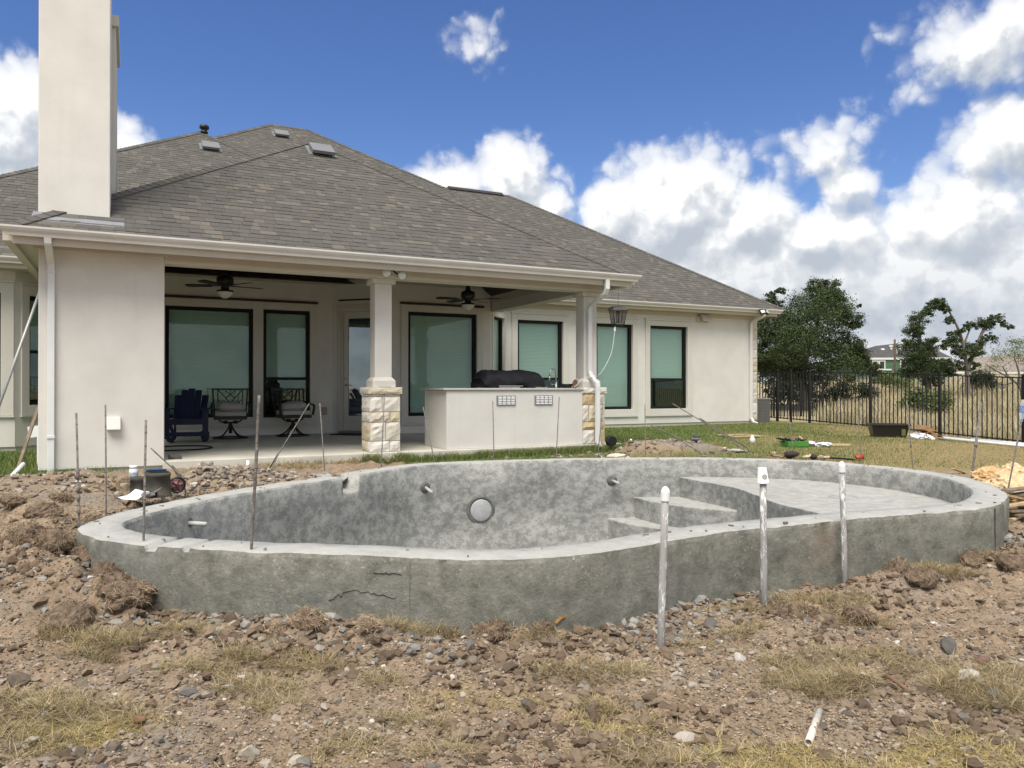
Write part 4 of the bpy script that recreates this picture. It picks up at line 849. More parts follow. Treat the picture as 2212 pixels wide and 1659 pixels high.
for sx in (-.08, .08):
    M = Matrix.Translation((sx, -.07, -.05)) @ Matrix.Rotation(R(-35), 4, 'X') @ Matrix.Rotation(sx*4, 4, 'Z'); m = MB(); m.box((-.07, -.02, -.06), (.07, .05, .06), M); h = m.build('lamp_head', BRONZE, f2, bevel=.006); m = MB(); m.box((-.058, -.024, -.048), (.058, -.020, .048), M); m.build('lens', BULB, h)
# hanging bug zapper
bz = at_house('bug_zapper', 'black caged bug zapper lantern hanging by a wire from the patio eave', 'bug zapper', 3.10, -.30, 2.66)
bz.rotation_euler = (R(4), R(-7), TH+.5)
m = MB(); m.lathe([(.20, .24), (.205, .255), (.135, .305), (.05, .315), (.0, .315)], 4, closed=False); m.lathe([(.19, .235), (.20, .24)], 4); m.build('hood', mat('zapper_hood', (.06, .058, .058), .5, .15, 6), bz)
m = MB()
for k in range(4):
    a = k*math.pi/2; a2 = a+math.pi/2
    P0, P1, Q0, Q1 = Vector((.17*math.cos(a), .17*math.sin(a), .24)), Vector((.17*math.cos(a2), .17*math.sin(a2), .24)), Vector((.118*math.cos(a), .118*math.sin(a), -.03)), Vector((.118*math.cos(a2), .118*math.sin(a2), -.03))
    m.tube([P0, Q0], .006, 5)
    for j in range(1, 8): t = j/8; m.tube([P0.lerp(P1, t), Q0.lerp(Q1, t)], .0018, 4)
    for j in range(1, 11): t = j/10; m.tube([P0.lerp(Q0, t), P1.lerp(Q1, t)], .0016 if j < 10 else .005, 4)
m.build('cage', BLACK, bz)
m = MB()
for a in (-.035, .035): m.tube([(a, 0, .23), (a, 0, .0)], .016, 10)
m.lathe([(.075, .0), (.085, .01), (.075, .02)], 12); m.build('lamp_tube', mat('zapper_tube', (.26, .26, .28), .4, .1, 5), bz, True)
m = MB(); m.tube([(0, 0, .31), (.01, 0, .34), (0, 0, .37)], .004, 6); m.tube([(0, 0, .36), (.05, .02, .73)], .0028, 5); m.build('hanger_wire', BLACK, bz)
CORD = mat('white_cord', (.66, .67, .66), .5, .05, 5)
pts = [(-.12+3.10, -.30, 2.64), (2.99, -.30, 2.45), (2.985, -.30, 2.20), (2.97, -.28, 2.05), (2.96, -.26, 1.90), (2.94, -.22, 1.72), (2.90, -.15, 1.60), (2.85, -.08, 1.52)]
def smooth_pts(P, n=6):
    P = [Vector(p) for p in P]; out = []
    for i in range(len(P)-1):
        p0, p1, p2, p3 = P[max(i-1, 0)], P[i], P[i+1], P[min(i+2, len(P)-1)]
        for k in range(n): t = k/n; out.append(.5*((2*p1)+(-p0+p2)*t+(2*p0-5*p1+4*p2-p3)*t*t+(-p0+3*p1-3*p2+p3)*t**3))
    return out+[P[-1]]
cd = at_house('power_cord', 'thin white power cord from the bug zapper to the kitchen worktop', 'cord', 0, 0, 0)
P3 = [atY(1329, 706, 13.2), atY(1327, 722, 13.2), atY(1325, 740, 13.2), atY(1320, 765, 13.2), atY(1308, 790, 13.2), atY(1300, 803, 13.2), atY(1291, 812, 13.25), atY(1286, 815, 13.5), atY(1270, 815, 13.4), atY(1256, 820, 13.35), atY(1248, 830, 13.3), atY(1240, 836.6, 13.3)]
o = MB().tube(smooth_pts(P3, 5), .0065, 6).build('cord', CORD, None, True); Mi = cd.matrix_basis.inverted(); o.parent = cd; o.matrix_basis = Matrix.Translation((0, 0, 0)); o.data.transform(Matrix.Rotation(-TH, 4, 'Z') @ Matrix.Translation((-OX, -OY, 0)))
m = MB(); p = atY(1328, 712, 13.2); m.box((-.014, -.014, -.03), (.014, .014, .03), Matrix.Rotation(-TH, 4, 'Z') @ Matrix.Translation((-OX, -OY, 0)) @ Matrix.Translation(p)); m.build('plug', CORD, cd)

# ------------------------------------------------------------------ patio furniture
NAVY = mat('navy_plastic_wood', (.010, .014, .045), .5, .25, 8, spec=.4)
x, y = onz(407, 955, .55); rc = thing('rocking_chair', 'navy blue slatted rocking chair at the dark end of the patio', 'chair', (x, y, .55), TH-.20)
for k, (xx, w) in enumerate(((-.22, .10), (-.11, .105), (0, .11), (.11, .105), (.22, .10))):
    top = .98-.16*(xx/.22)**2*.8; m = MB(); a, b = Vector((xx*.98, .12, .36)), Vector((xx*1.10, .45, top)); m.bar(a, b, .116, .02, up=(0, 1, .0)); m.build('back_slat', NAVY, rc, bevel=.005)
for k in range(5): m = MB(); t = k/4; m.box((-.26, -.30+t*.42, .42-.07*t), (.26, -.215+t*.42, .44-.07*t)); m.build('seat_slat', NAVY, rc, bevel=.005)
m = MB(); m.box((-.29, -.325, .33), (.29, -.30, .44)); m.build('seat_front', NAVY, rc, bevel=.005)
for s in (-1, 1):
    m = MB(); m.prism([(s*.25, -.36), (s*.40, -.36), (s*.41, -.1), (s*.36, .35), (s*.28, .35)][::s], .60, .622); m.build('armrest', NAVY, rc, bevel=.005)
    m = MB(); m.box((s*.325-.05, -.30, .08), (s*.325+.05, -.265, .60)); m.build('front_leg', NAVY, rc, bevel=.005)
    m = MB(); m.bar((s*.29, -.28, .40), (s*.29, .42, .06), .03, .10, up=(0, 0, 1)); m.build('side_rail', NAVY, rc, bevel=.005)
    m = MB(); pts = [(-.50, .14), (-.38, .065), (-.22, .02), (-.05, .0), (.15, .0), (.35, .025), (.50, .07)]; P = [(p, q) for p, q in pts]+[(p, q+.085) for p, q in pts[::-1]]; n = len(P)
    vs = [(s*.29-.017, p, q) for p, q in P]+[(s*.29+.017, p, q) for p, q in P]; m.add(vs, [tuple(range(n)), tuple(range(n, 2*n))[::-1]]+[(i, n+i, n+(i+1) % n, (i+1) % n) for i in range(n)]); m.build('rocker', NAVY, rc)
    m = MB(); m.bar((s*.27, .30, .06), (s*.29, .40, .62), .03, .08, up=(0, 1, 0)); m.build('back_post', NAVY, rc, bevel=.005)
m = MB(); m.box((-.29, -.31, .12), (.29, -.285, .20)); m.build('stretcher', NAVY, rc, bevel=.005)
IRON = mat('dark_bronze_iron', (.018, .016, .014), .5, .2, 10, spec=.4); CUSH = mat('grey_cushion', (.40, .385, .36), .95, .08, 9, bump=.3, bscale=200)
def pillow(w, d, h, n=12):
    vs = []; m = MB()
    for s in (1, -1):
        for j in range(n+1):
            for i in range(n+1):
                a, b = 2*i/n-1, 2*j/n-1; k = max(0, (1-a**4)*(1-b**4))**.5; q = 1-.06*(1-abs(a))*b*b-.0; vs.append((a*w/2*(1-.05*(1-b*b)*-1*0), b*d/2, s*h/2*k+.008*math.sin(a*5+b*3)*k))
    N = (n+1)**2; f = [(j*(n+1)+i, j*(n+1)+i+1, (j+1)*(n+1)+i+1, (j+1)*(n+1)+i) for j in range(n) for i in range(n)]
    m.add(vs, f+[tuple(N+i for i in q[::-1]) for q in f]); return m
def swivel(px, py, rz, label, tilt):
    x, y = onz(px, py, .55); c = thing('swivel_chair', label, 'chair', (x, y, .55), TH+rz, 'lattice back swivel chairs on the patio')
    m = MB(); m.lathe([(.335, .0), (.335, .02), (.315, .03), (.295, .028), (.295, .0)], 32, closed=False); m.build('base_ring', IRON, c, True)
    for k in range(4):
        a = k*math.pi/2+.75; m = MB(); m.tube(smooth_pts([(.31*math.cos(a), .31*math.sin(a), .02), (.20*math.cos(a), .20*math.sin(a), .06), (.09*math.cos(a), .09*math.sin(a), .16), (.03*math.cos(a), .03*math.sin(a), .25)]), .016, 8); m.build('leg', IRON, c, True)
    m = MB(); m.lathe([(.035, .10), (.03, .22), (.045, .24), (.035, .28), (.03, .31)], 14); m.build('stem', IRON, c, True)
    m = MB(); m.tube(smooth_pts([(-.22, 0, .40), (-.19, 0, .345), (-.10, 0, .315), (.10, 0, .315), (.19, 0, .345), (.22, 0, .40)]), .014, 8); m.tube([(-.13, 0, .32), (-.05, 0, .32)], .033, 10); m.tube([(.05, 0, .32), (.13, 0, .32)], .033, 10); m.build('spring_yoke', IRON, c, True)
    m = MB(); m.box((-.30, -.31, .38), (.30, -.28, .44)); m.box((-.30, .25, .38), (.30, .28, .44)); m.box((-.30, -.28, .38), (-.27, .25, .44)); m.box((.27, -.28, .38), (.30, .25, .44)); m.build('seat_frame', IRON, c, bevel=.006)
    m = MB(); m.box((-.285, -.30, .442), (.285, .25, .53)); m.build('seat_cushion', CUSH, c, bevel=.02)
    o = pillow(.52, .44, .19).build('pillow', CUSH, c, True); o.location = (0, -.05, .615); o.rotation_euler = (R(6), R(tilt), R(tilt*2))
    B = lambda px_, h: Vector((px_, .26+.14*(h-.44)/.5, h)); m = MB()
    for a, b in ((-.29, -.33), (.29, .33)): m.bar(B(a, .44), B(b, .97), .028, .03, up=(0, 1, 0))
    m.bar(B(-.35, .965), B(.35, .965), .035, .025, up=(0, 1, 0)); m.bar(B(-.29, .56), B(.29, .56), .025, .02, up=(0, 1, 0)); m.build('back_frame', IRON, c)
    m = MB()
    for s in (-1, 1):
        m.bar(B(s*.23, .56), B(s*.235, .96), .022, .016, up=(0, 1, 0))
        for p, q in (((s*.22, .94), (-s*.06, .62)), ((s*.22, .75), (s*.04, .58)), ((s*.10, .94), (0, .86)), ((0, .86), (-s*.09, .78)), ((s*.22, .68), (s*.12, .60))): m.bar(B(*p), B(*q), .018, .014, up=(0, 1, 0))
        p = (s*.13, .70)
        for k in range(4): a, b = k*math.pi/2, (k+1)*math.pi/2; m.bar(B(p[0]+.05*math.cos(a), p[1]+.05*math.sin(a)), B(p[0]+.05*math.cos(b), p[1]+.05*math.sin(b)), .014, .012, up=(0, 1, 0))
    m.bar(B(0, .96), B(0, .88), .018, .014, up=(0, 1, 0)); m.build('lattice', IRON, c)
    for s in (-1, 1):
        m = MB(); m.tube(smooth_pts([(s*.325, .30, .70), (s*.34, .10, .665), (s*.345, -.15, .655), (s*.345, -.30, .63), (s*.34, -.32, .57), (s*.32, -.30, .44)]), [.017]*31, 8, sx=1, sy=1.5); m.build('armrest', IRON, c, True)
swivel(498, 947, -.1, 'lattice back swivel chair with grey cushions beside the navy rocker', 3)
swivel(633, 942, .08, 'lattice back swivel chair in front of the narrow patio window', -5)
x, y = onz(330, 967, .55); o = MB().lathe([(.485, 0), (.49, .016), (.50, .024), (.51, .016), (.515, 0)], 40, closed=False).build('hose_loop', BLACK, None, True); o.location = (-5.42, 12.45, .552); tag(o, 'loop of thin black hose lying on the patio floor', 'hose')
x, y = onz(374, 992, .55); o = MB().tube([(-.055, 0, .035), (.01, 0, .035), (.012, 0, .03), (.11, .03, .028)], [.036, .036, .026, .024], 14).build('pipe_fitting', mat('grey_fitting', (.10, .10, .095), .5, .2, 20), None, True); o.location = (x, y, .552); tag(o, 'short grey pipe fitting on the slab edge beside the chimney base', 'pipe fitting')
o = at_house('door_mat', 'dark flat mat on the patio in front of the glazed door', 'door mat', -.32, 4.55, .552, R(-45)); m = MB(); m.box((-.40, -.28, 0), (.40, .25, .014)); m.build('mat_pad', mat('dark_mat', (.025, .022, .02), .95, .3, 30, bump=.6), o, bevel=.004)

# ------------------------------------------------------------------ air conditioner
ac = at_house('air_conditioner', 'grey outdoor air conditioner unit beside the far house corner', 'air conditioner', 12.42, 6.05, .46)
ACM = mat('ac_grey', (.27, .265, .25), .5, .08, 6); m = MB(); m.box((-.40, -.40, -.05), (.40, .40, .03)); m.box((-.34, -.34, .03), (.34, .34, .72)); m.build('casing', ACM, ac, bevel=.02)
m = MB()
for k in range(14): m.box((-.33, -.355, .08+k*.045), (.33, -.342, .10+k*.045)); m.box((.342, -.33, .08+k*.045), (.355, .33, .10+k*.045))
m.build('louvre_grille', mat('ac_dark', (.16, .155, .15), .5, .1, 9), ac); m = MB(); m.box((-.37, -.37, .722), (.37, .37, .77)); m.build('top_cover', ACM, ac, bevel=.015)

# ------------------------------------------------------------------ iron fence
FEN = mat('fence_black', (.008, .008, .009), .4, .1, 12, spec=.5)
def fence(label, P0, P1, posts, h, zf, gap=.118, pw=.06, cap=True):
    P0, P1 = Vector((*P0, 0)), Vector((*P1, 0)); d = P1-P0; L = d.length; d.normalize(); f = thing('iron_fence', label, 'fence', (P0.x, P0.y, 0), 0, 'black iron fences by the field')
    at = lambda s: Vector((d.x*s, d.y*s, zf(P0.x+d.x*s, P0.y+d.y*s))); rz = math.atan2(d.y, d.x)
    pm = MB().box((-.0095, -.0095, .05), (.0095, .0095, h-.015)).mesh('picket', FEN); qm = MB().box((-pw/2, -pw/2, -.3), (pw/2, pw/2, h+.04)); qm.box((-pw/2-.008, -pw/2-.008, h+.041), (pw/2+.008, pw/2+.008, h+.06)); qm = qm.mesh('post', FEN)
    for s in posts: o = link('post', qm, f); o.location = at(s); o.rotation_euler = (0, 0, rz)
    for a, b in zip(posts[:-1], posts[1:]):
        for z in (h-.02, h*.055):
            A, B = at(a)+d*pw/2, at(b)-d*pw/2; m = MB(); m.bar(A+Vector((0, 0, z)), B+Vector((0, 0, z)), .026, .03); m.build('rail', FEN, f)
        n = max(1, int(round((b-a)/gap)))
        for i in range(1, n): o = link('picket', pm, f); o.location = at(a+(b-a)*i/n); o.rotation_euler = (0, 0, rz)
# side fence runs away from the viewer; a second fence stands further back
zs = lambda x, y: .44-.044*(2.64-uvof(x, y)[1]) if uvof(x, y)[1] < 2.64 else .44+.030*(uvof(x, y)[1]-2.64)
vb = [10.0, 8.0, 5.95, 5.42, 4.70, 2.64, .67, -1.30, -3.27, -5.24]
fence('long black iron fence running along the lawn beside the dry field', xy(13.3, 10.0), xy(13.3, -5.24), [10.0-v for v in vb], 1.52, zs)
A = atY(1778, 837, 29.5); B = atY(1600, 837, 28.5); fence('lower black iron fence further back under the big oak', (A.x, A.y), (B.x, B.y), [.02, 1.0, 2.2, 3.3], 1.5, lambda x, y: .30)
# ------------------------------------------------------------------ rebar stakes round the pool
def rebar(label, top, base, Yb, Yt=None, mid=None, r=.0072, knots=()):
    Yt = Yt or Yb; b = atY(*base, Yb); pts = [b-Vector((0, 0, .12)), b]
    if mid: pts += [atY(*p, Yb+(Yt-Yb)*(i+1)/(len(mid)+1)) for i, p in enumerate(mid)]
    pts.append(atY(*top, Yt)); loc = b.copy(); P = [p-loc for p in (smooth_pts(pts, 6) if mid else pts)]
    m = MB(); m.tube(P, r, 7)
    n = 18; A, B = P[1], P[-1]
    for k in range(n):                      # ribs of the bar
        t = k/n; j = min(int(t*(len(P)-1)), len(P)-2); f = t*(len(P)-1)-j; p = P[j].lerp(P[j+1], f); d = (P[j+1]-P[j]).normalized(); m.tube([p, p+d*.012], r*1.10, 6)
    for t, s in knots:
        p = A.lerp(B, t); m.tube([p-Vector((0, 0, .03)), p, p+Vector((0, 0, .03))], [r*1.1, r*s, r*1.1], 7)
    o = m.build('rebar_stake', REBAR, None, True); o.location = loc; return tag(o, label, 'rebar', 'rebar stakes round the pool')
rebar('knotted rebar stake against the outside of the pool\'s left end', (165,892), (172,1127), 5.82, knots=((.45, 1.5), (.42, 1.6), (.30, 1.9), (.22, 1.9), (.1, 1.6)), r=.0078)
rebar('straight rebar stake behind the rim, in front of the white dryer vent', (228,874), (230,1094), 6.62)
rebar('rebar stake standing in the pool rim in front of the valve boxes', (315.6,907), (311,1166), 5.22, r=.008)
rebar('bent rebar rising left from behind the red reel', (326,968), (399,1052), 7.75, 7.6, mid=[(372,1006),(392,1028)])
rebar('tallest rebar stake, set in the near pool wall', (560,854), (543,1197), 4.97, mid=[(556,960),(549,1080)], r=.0092)
rebar('bent rebar leaning right in front of the second swivel chair', (668,872), (578,1036), 8.5, 9.2, mid=[(603,977),(585,1008)])
rebar('thin rebar stake in front of the grey wall outlet', (691,871), (701,1010), 9.75)
rebar('rebar stake in front of the rough stone pier of the middle column', (830,859), (824,1001), 10.55)
rebar('leaning rebar stake left of the kitchen island', (914,879), (938.5,996), 10.85)
rebar('rebar stake left of the first louvred vent of the island', (1064.5,866), (1067,992.5), 11.12)
rebar('rebar stake right of the second louvred vent of the island', (1208,857.5), (1201.5,989), 11.32)
rebar('rebar stake beside the white downspout at the stone pier', (1302,871), (1292,980), 11.55)
rebar('rebar stake standing in the dirt mound before the far wall', (1393,874), (1394.5,983), 11.66)
rebar('low bent rebar sticking out over the dirt mound to the spool', (1405,918.5), (1513,979), 11.72, mid=[(1455,942),(1496,960)])
rebar('long curved rebar bending down to the right of the dirt mound', (1453,872), (1618,981), 11.66, 11.9, mid=[(1510,903),(1578,944),(1609,965)])
rebar('rebar stake beside the gloves on the far rim', (1703,888), (1714.5,982), 11.55)
rebar('rebar stake near the red cup on the far rim', (1852.5,884), (1860,998), 10.95)
rebar('rebar stake on the far right rim in front of the black tub', (1958.5,866), (1972,1012), 10.25, knots=((.35, 1.6),))
rebar('thick mud-caked stake between the lawn and the right rim', (2119,872), (2098.5,1034), 9.15, r=.014, knots=((.45, 1.35),))
rebar('leaning rebar stake holding the upturned water bottle', (2207,905), (2176,1062), 7.95, r=.0078)
b = atY(2207, 905, 7.95); bt = thing('water_bottle', 'upturned clear water bottle with a blue label on a rebar stake', 'bottle', b, 0)
BOT, tb, bb = pmat('clear_plastic'); bb.inputs['Base Color'].default_value = (.75, .82, .88, 1); bb.inputs['Roughness'].default_value = .12; bb.inputs['Transmission Weight'].default_value = .75; bb.inputs['IOR'].default_value = 1.2
m = MB(); m.lathe([(.012, -.03), (.014, .0), (.035, .05), (.036, .16), (.030, .20), (.0, .203)], 16, M=Matrix.Rotation(R(9), 4, 'Y'), closed=False); m.build('bottle_body', BOT, bt, True)
m = MB(); m.lathe([(.037, .065), (.0375, .10), (.037, .135)], 16, M=Matrix.Rotation(R(9), 4, 'Y'), closed=False); m.build('label_band', mat('label_blue', (.02, .08, .28), .4, .3, 40, col2=(.3, .4, .6)), bt, True)
# ------------------------------------------------------------------ white plumbing pipes
PIPEM, tp, bp = pmat('muddy_pvc'); tcp = tp.new('ShaderNodeTexCoord'); mpp = tp.new('ShaderNodeMapping'); mpp.inputs['Scale'].default_value = (1.6, 1.6, .42); tp.l.new(tcp.outputs['Object'], mpp.inputs[0])
npz = tp.noise(mpp.outputs[0], 20, 8, .75, .3); tp.put(bp.inputs['Base Color'], tp.mix(tp.sstep(npz, .53, .57), (.33, .325, .305), (.72, .73, .72))); bp.inputs['Roughness'].default_value = .85
def riser(label, base, top, Y, r, cap, Yt=None):
    b = atY(*base, Y); t = atY(*top, Yt or Y); p = thing('pvc_riser', label, 'pipe', b, 0, 'white plumbing pipes before the pool'); d = t-b
    m = MB(); m.tube([Vector((0, 0, -.3)), d*.3, d*.7, d], r, 18); m.build('pipe', PIPEM, p, True)
    if cap:
        q = d.normalized(); M = Matrix.Translation(d-q*.055) @ q.to_track_quat('Z', 'Y').to_matrix().to_4x4(); m = MB(); m.lathe([(r*1.02, 0), (r*1.27, .001), (r*1.28, .003), (r*1.28, .050), (r*1.27, .053), (r*1.14, .064), (r*.85, .076), (r*.45, .084), (0, .086)], 20, M=M, closed=False); m.build('end_cap', PVC, p)
    return p, d
riser('nearest white plumbing pipe with domed cap, mud streaked', (1425,1420), (1437,1062), 4.42, .0215, True, 4.46)
pp, dd = riser('middle white plumbing pipe that wears a paper cup', (1650,1312), (1648,1042), 5.42, .0235, False)
riser('farthest white plumbing pipe with flaking white edge and domed cap', (1825,1266), (1818,1005), 5.95, .0215, True)
b = atY(1648, 1042, 5.42); cup = thing('paper_cup', 'white paper coffee cup with round green logo upside down on a pipe', 'cup', b-Vector((0, 0, .004)), 0); cup.rotation_euler = (R(2), R(-4), .08)
CUPW = mat('cup_paper', (.80, .80, .78), .5, .02, 5); GRN = mat('logo_green', (.012, .05, .035), .5, .1, 30)
m = MB(); m.lathe([(.0405, 0), (.0425, .003), (.0405, .006), (.0300, .105), (.0285, .108), (.027, .104), (.0, .103)], 28, closed=False); m.build('cup_shell', CUPW, cup, True)
def on_cup(a, z, lift=.0006): rr_ = .0405-(z-.006)/.099*.0105+lift; t = -math.pi/2+a/rr_; return Vector((rr_*math.cos(t), rr_*math.sin(t), z))
def logo(r0, r1, n, name, mt, lift, ca=.0, cz_=.048):
    m = MB(); vs = []
    for k in range(n):
        t = 2*math.pi*k/n
        for rr_ in (r0, r1): vs.append(on_cup(ca+rr_*math.cos(t), cz_+rr_*math.sin(t), lift))
    m.add(vs, [(2*k, 2*((k+1) % n), 2*((k+1) % n)+1, 2*k+1) for k in range(n)]); m.build(name, mt, cup)
logo(.0125, .0175, 28, 'logo_ring', GRN, .0007)
for dx, h in ((-.008, .010), (-.0045, .017), (0, .020), (.0045, .017), (.008, .010)):
    m = MB(); vs = []; n = 8
    for k in range(n+1):
        z_ = .048-h/2+h*k/n; w_ = dx+.0012*math.sin(k*1.6+dx*900); vs += [on_cup(w_-.0011, z_, .0008), on_cup(w_+.0011, z_, .0008)]
    m.add(vs, [(2*k, 2*k+1, 2*k+3, 2*k+2) for k in range(n)]); m.build('logo_mark', GRN, cup)
# short pipe offcut lying in the foreground
x0, y0 = onz(1745, 1600, .03); x1, y1 = onz(1769, 1536, .03); z0, z1 = gz(x0, y0)+.025, gz(x1, y1)+.025
m = MB(); a, b = Vector((x0, y0, z0)), Vector((x1, y1, z1)); n = 16; d = (b-a).normalized(); ex = d.orthogonal().normalized(); ey = d.cross(ex); vs = []
for p, r_ in ((a, .0165), (b, .0165), (b, .0135), (a, .0135)): vs += [p-a+(ex*math.cos(2*math.pi*k/n)+ey*math.sin(2*math.pi*k/n))*r_ for k in range(n)]
m.add(vs, [(i*n+k, i*n+(k+1) % n, ((i+1) % 4)*n+(k+1) % n, ((i+1) % 4)*n+k) for i in range(4) for k in range(n)]); o = m.build('pipe_offcut', mat('old_pvc', (.58, .54, .45), .6, .25, 25, stain=.4), None, True); o.location = a; tag(o, 'dirty white pipe offcut lying in the foreground gravel', 'pipe')
x, y = onz(535, 1046, .42); o = MB().tube([(0, 0, -.1), (.004, 0, .13)], .019, 12).build('pipe_stub', PVC, None, True); o.location = (x, y, gz(x, y)); tag(o, 'short white pipe stub standing below the patio slab', 'pipe')
# ------------------------------------------------------------------ things left on and around the rim
VB = mat('valve_box_plastic', (.050, .056, .045), .75, .5, 5, col2=(.115, .10, .075), stain=.3)
def vbox(px0, px1, py, ht, label, Y):
    b = atY((px0+px1)/2, py, Y); w = (px1-px0)/1650*Y/2; o = thing('valve_box', label, 'valve box', (b.x, b.y, RIM-.005), .1, 'upturned valve boxes on the rim')
    m = MB(); m.lathe([(w, 0), (w*.99, .02), (w*.94, .03), (w*.86, ht-.03), (w*.90, ht-.03), (w*.90, ht), (w*.5, ht+.004), (0, ht+.004)], 26, closed=False); m.build('box_wall', VB, o, True)
    m = MB(); m.prism([(-.035, -w-.002), (.035, -w-.002), (.035, -w*.9), (-.035, -w*.9)], .0, .06); m.build('pipe_notch', BLACK, o); return o, ht
vbox(281, 326, 1072, .185, 'smaller grey green valve box with the white jar on its top', 7.42)
vbox(313, 370, 1071, .225, 'larger muddy valve box with a blue tool on its top', 7.42)
b = atY(289, 1030, 7.42); j = thing('plastic_jar', 'white plastic jar with blue label on the smaller valve box', 'jar', (b.x, b.y, RIM+.185), 0)
m = MB(); m.lathe([(.038, 0), (.040, .01), (.040, .07), (.036, .078)], 18); m.build('jar_body', PVC, j, True); m = MB(); m.lathe([(.0405, .008), (.0408, .04), (.0405, .042)], 18, closed=False); m.build('jar_label', mat('jar_blue', (.10, .25, .38), .4, .4, 50, col2=(.5, .6, .65)), j, True); m = MB(); m.lathe([(.0385, .079), (.0385, .104), (.035, .108)], 18); m.build('jar_lid', PVC, j, True)
b = atY(338, 1020, 7.42); o = thing('hand_tool', 'dark blue hand tool lying on the larger valve box', 'tool', (b.x, b.y, RIM+.232), .15); BL = mat('tool_blue', (.015, .05, .12), .5, .2, 20)
m = MB(); m.tube([(-.09, 0, .01), (-.03, 0, .018), (.03, .005, .018), (.09, .01, .01)], [.010, .016, .016, .012], 10); m.build('grip', BL, o, True); m = MB(); m.box((-.10, -.02, -.004), (.11, .03, .004)); m.build('plate', BLACK, o, bevel=.002)
b = atY(383, 1047, 7.7); o = thing('line_reel', 'red and black line reel leaning against the larger valve box', 'reel', b, .25); M = Matrix.Rotation(R(90), 4, 'X') @ Matrix.Rotation(R(8), 4, 'Y')
m = MB(); m.lathe([(.062, -.03), (.082, -.03), (.082, -.022), (.062, -.022), (.062, -.03)], 28, M=M, closed=False); m.lathe([(.062, .022), (.082, .022), (.082, .03), (.062, .03), (.062, .022)], 28, M=M, closed=False)
for k in range(5): a = k*2*math.pi/5; m.bar(M @ Vector((0, 0, .027)), M @ Vector((.07*math.cos(a), .07*math.sin(a), .027)), .016, .006); m.bar(M @ Vector((0, 0, -.027)), M @ Vector((.07*math.cos(a), .07*math.sin(a), -.027)), .016, .006)
m.build('reel_rim', BLACK, o, True); m = MB(); m.lathe([(.055, -.02), (.058, 0), (.055, .02)], 20, M=M); m.build('line_drum', mat('reel_red', (.32, .012, .03), .6, .3, 40, col2=(.55, .35, .33)), o, True)
rebar('loose straight rebar lying across the rim beside the reel', (486,1051), (432,1056), 7.75, 8.1)
# sheet of paper held by a lump of rock
o = thing('paper_sheet', 'curled white paper sheet held down on the rim by a stone', 'paper', (*onz(303, 1078, RIM), RIM+.006), -.25)
n = 12; vs = []
for j in range(n+1):
    for i in range(n+1): a, b = i/n-.5, j/n-.5; vs.append((a*.29, b*.24, .006+.10*max(0, b+.05)**1.4*(1-.5*a)+.09*max(0, a-.20)**1.5*4+.15*max(0, -a-.28)**1.4))
m = MB(); m.add(vs, [(j*(n+1)+i, j*(n+1)+i+1, (j+1)*(n+1)+i+1, (j+1)*(n+1)+i) for j in range(n) for i in range(n)]); pa = m.build('sheet', mat('paper', (.74, .75, .78), .8, .03, 5), o, True); sl = pa.modifiers.new('thickness', 'SOLIDIFY'); sl.thickness = .0008
m = MB(); r = random.Random(6)
for j in range(9): m.box((-.10, -.08+j*.017, .0), (-.10+r.uniform(.04, .17), -.076+j*.017, .0004))
m2 = MB()
for (x, y, z) in m.v: a, b = x/.29, y/.24; m2.v.append((x, y, z+.0065+.10*max(0, b+.05)**1.4*(1-.5*a)+.09*max(0, a-.20)**1.5*4+.15*max(0, -a-.28)**1.4))
m2.f = m.f; m2.build('faint_drawing', mat('pencil', (.50, .51, .55), .9, .1, 30), o)
ROCKG = mat('grey_stone', (.20, .19, .18), .92, .3, 9, bump=.7, bscale=30); CEMG = mat('broken_gunite', (.25, .255, .25), .95, .3, 7, bump=.8, bscale=30, col2=(.36, .36, .34))
o = lumpy(31, .07, .05, .035, 2, .3).build('paper_weight', ROCKG); o.location = (*onz(322, 1079, RIM), RIM+.045); tag(o, 'grey stone weighing down the white paper sheet', 'rock')
# broken gunite slabs behind the left rim
def slabrock(px, py, Y, rx, ry, rz, rot, seed, label, name='gunite_chunk', mt=None, cat='concrete chunk', group='broken concrete behind the left rim', dz=0):
    b = atY(px, py, Y); o = lumpy(seed, rx, ry, rz, 3, .25).build(name, mt or CEMG); o.location = b+Vector((0, 0, dz)); o.rotation_euler = rot; return tag(o, label, cat, group)
slabrock(470, 1037, 8.35, .20, .12, .085, (.2, .1, .3), 201, 'largest grey slab of broken gunite behind the left rim')
slabrock(432, 1040, 8.25, .13, .10, .06, (.1, -.4, .2), 202, 'tilted grey gunite slab between the reel and the largest slab')
slabrock(447, 1018, 8.5, .035, .08, .16, (.0, .55, .2), 203, 'pale grey splinter of gunite standing upright on the rubble pile')
slabrock(690, 1027, 9.15, .16, .07, .022, (.05, .05, .2), 204, 'thin flat grey concrete flake beside the wall gap', cat='concrete chunk')
slabrock(640, 1033, 8.95, .15, .08, .025, (.1, .0, .3), 205, 'flat grey concrete flake lying on the rim end')
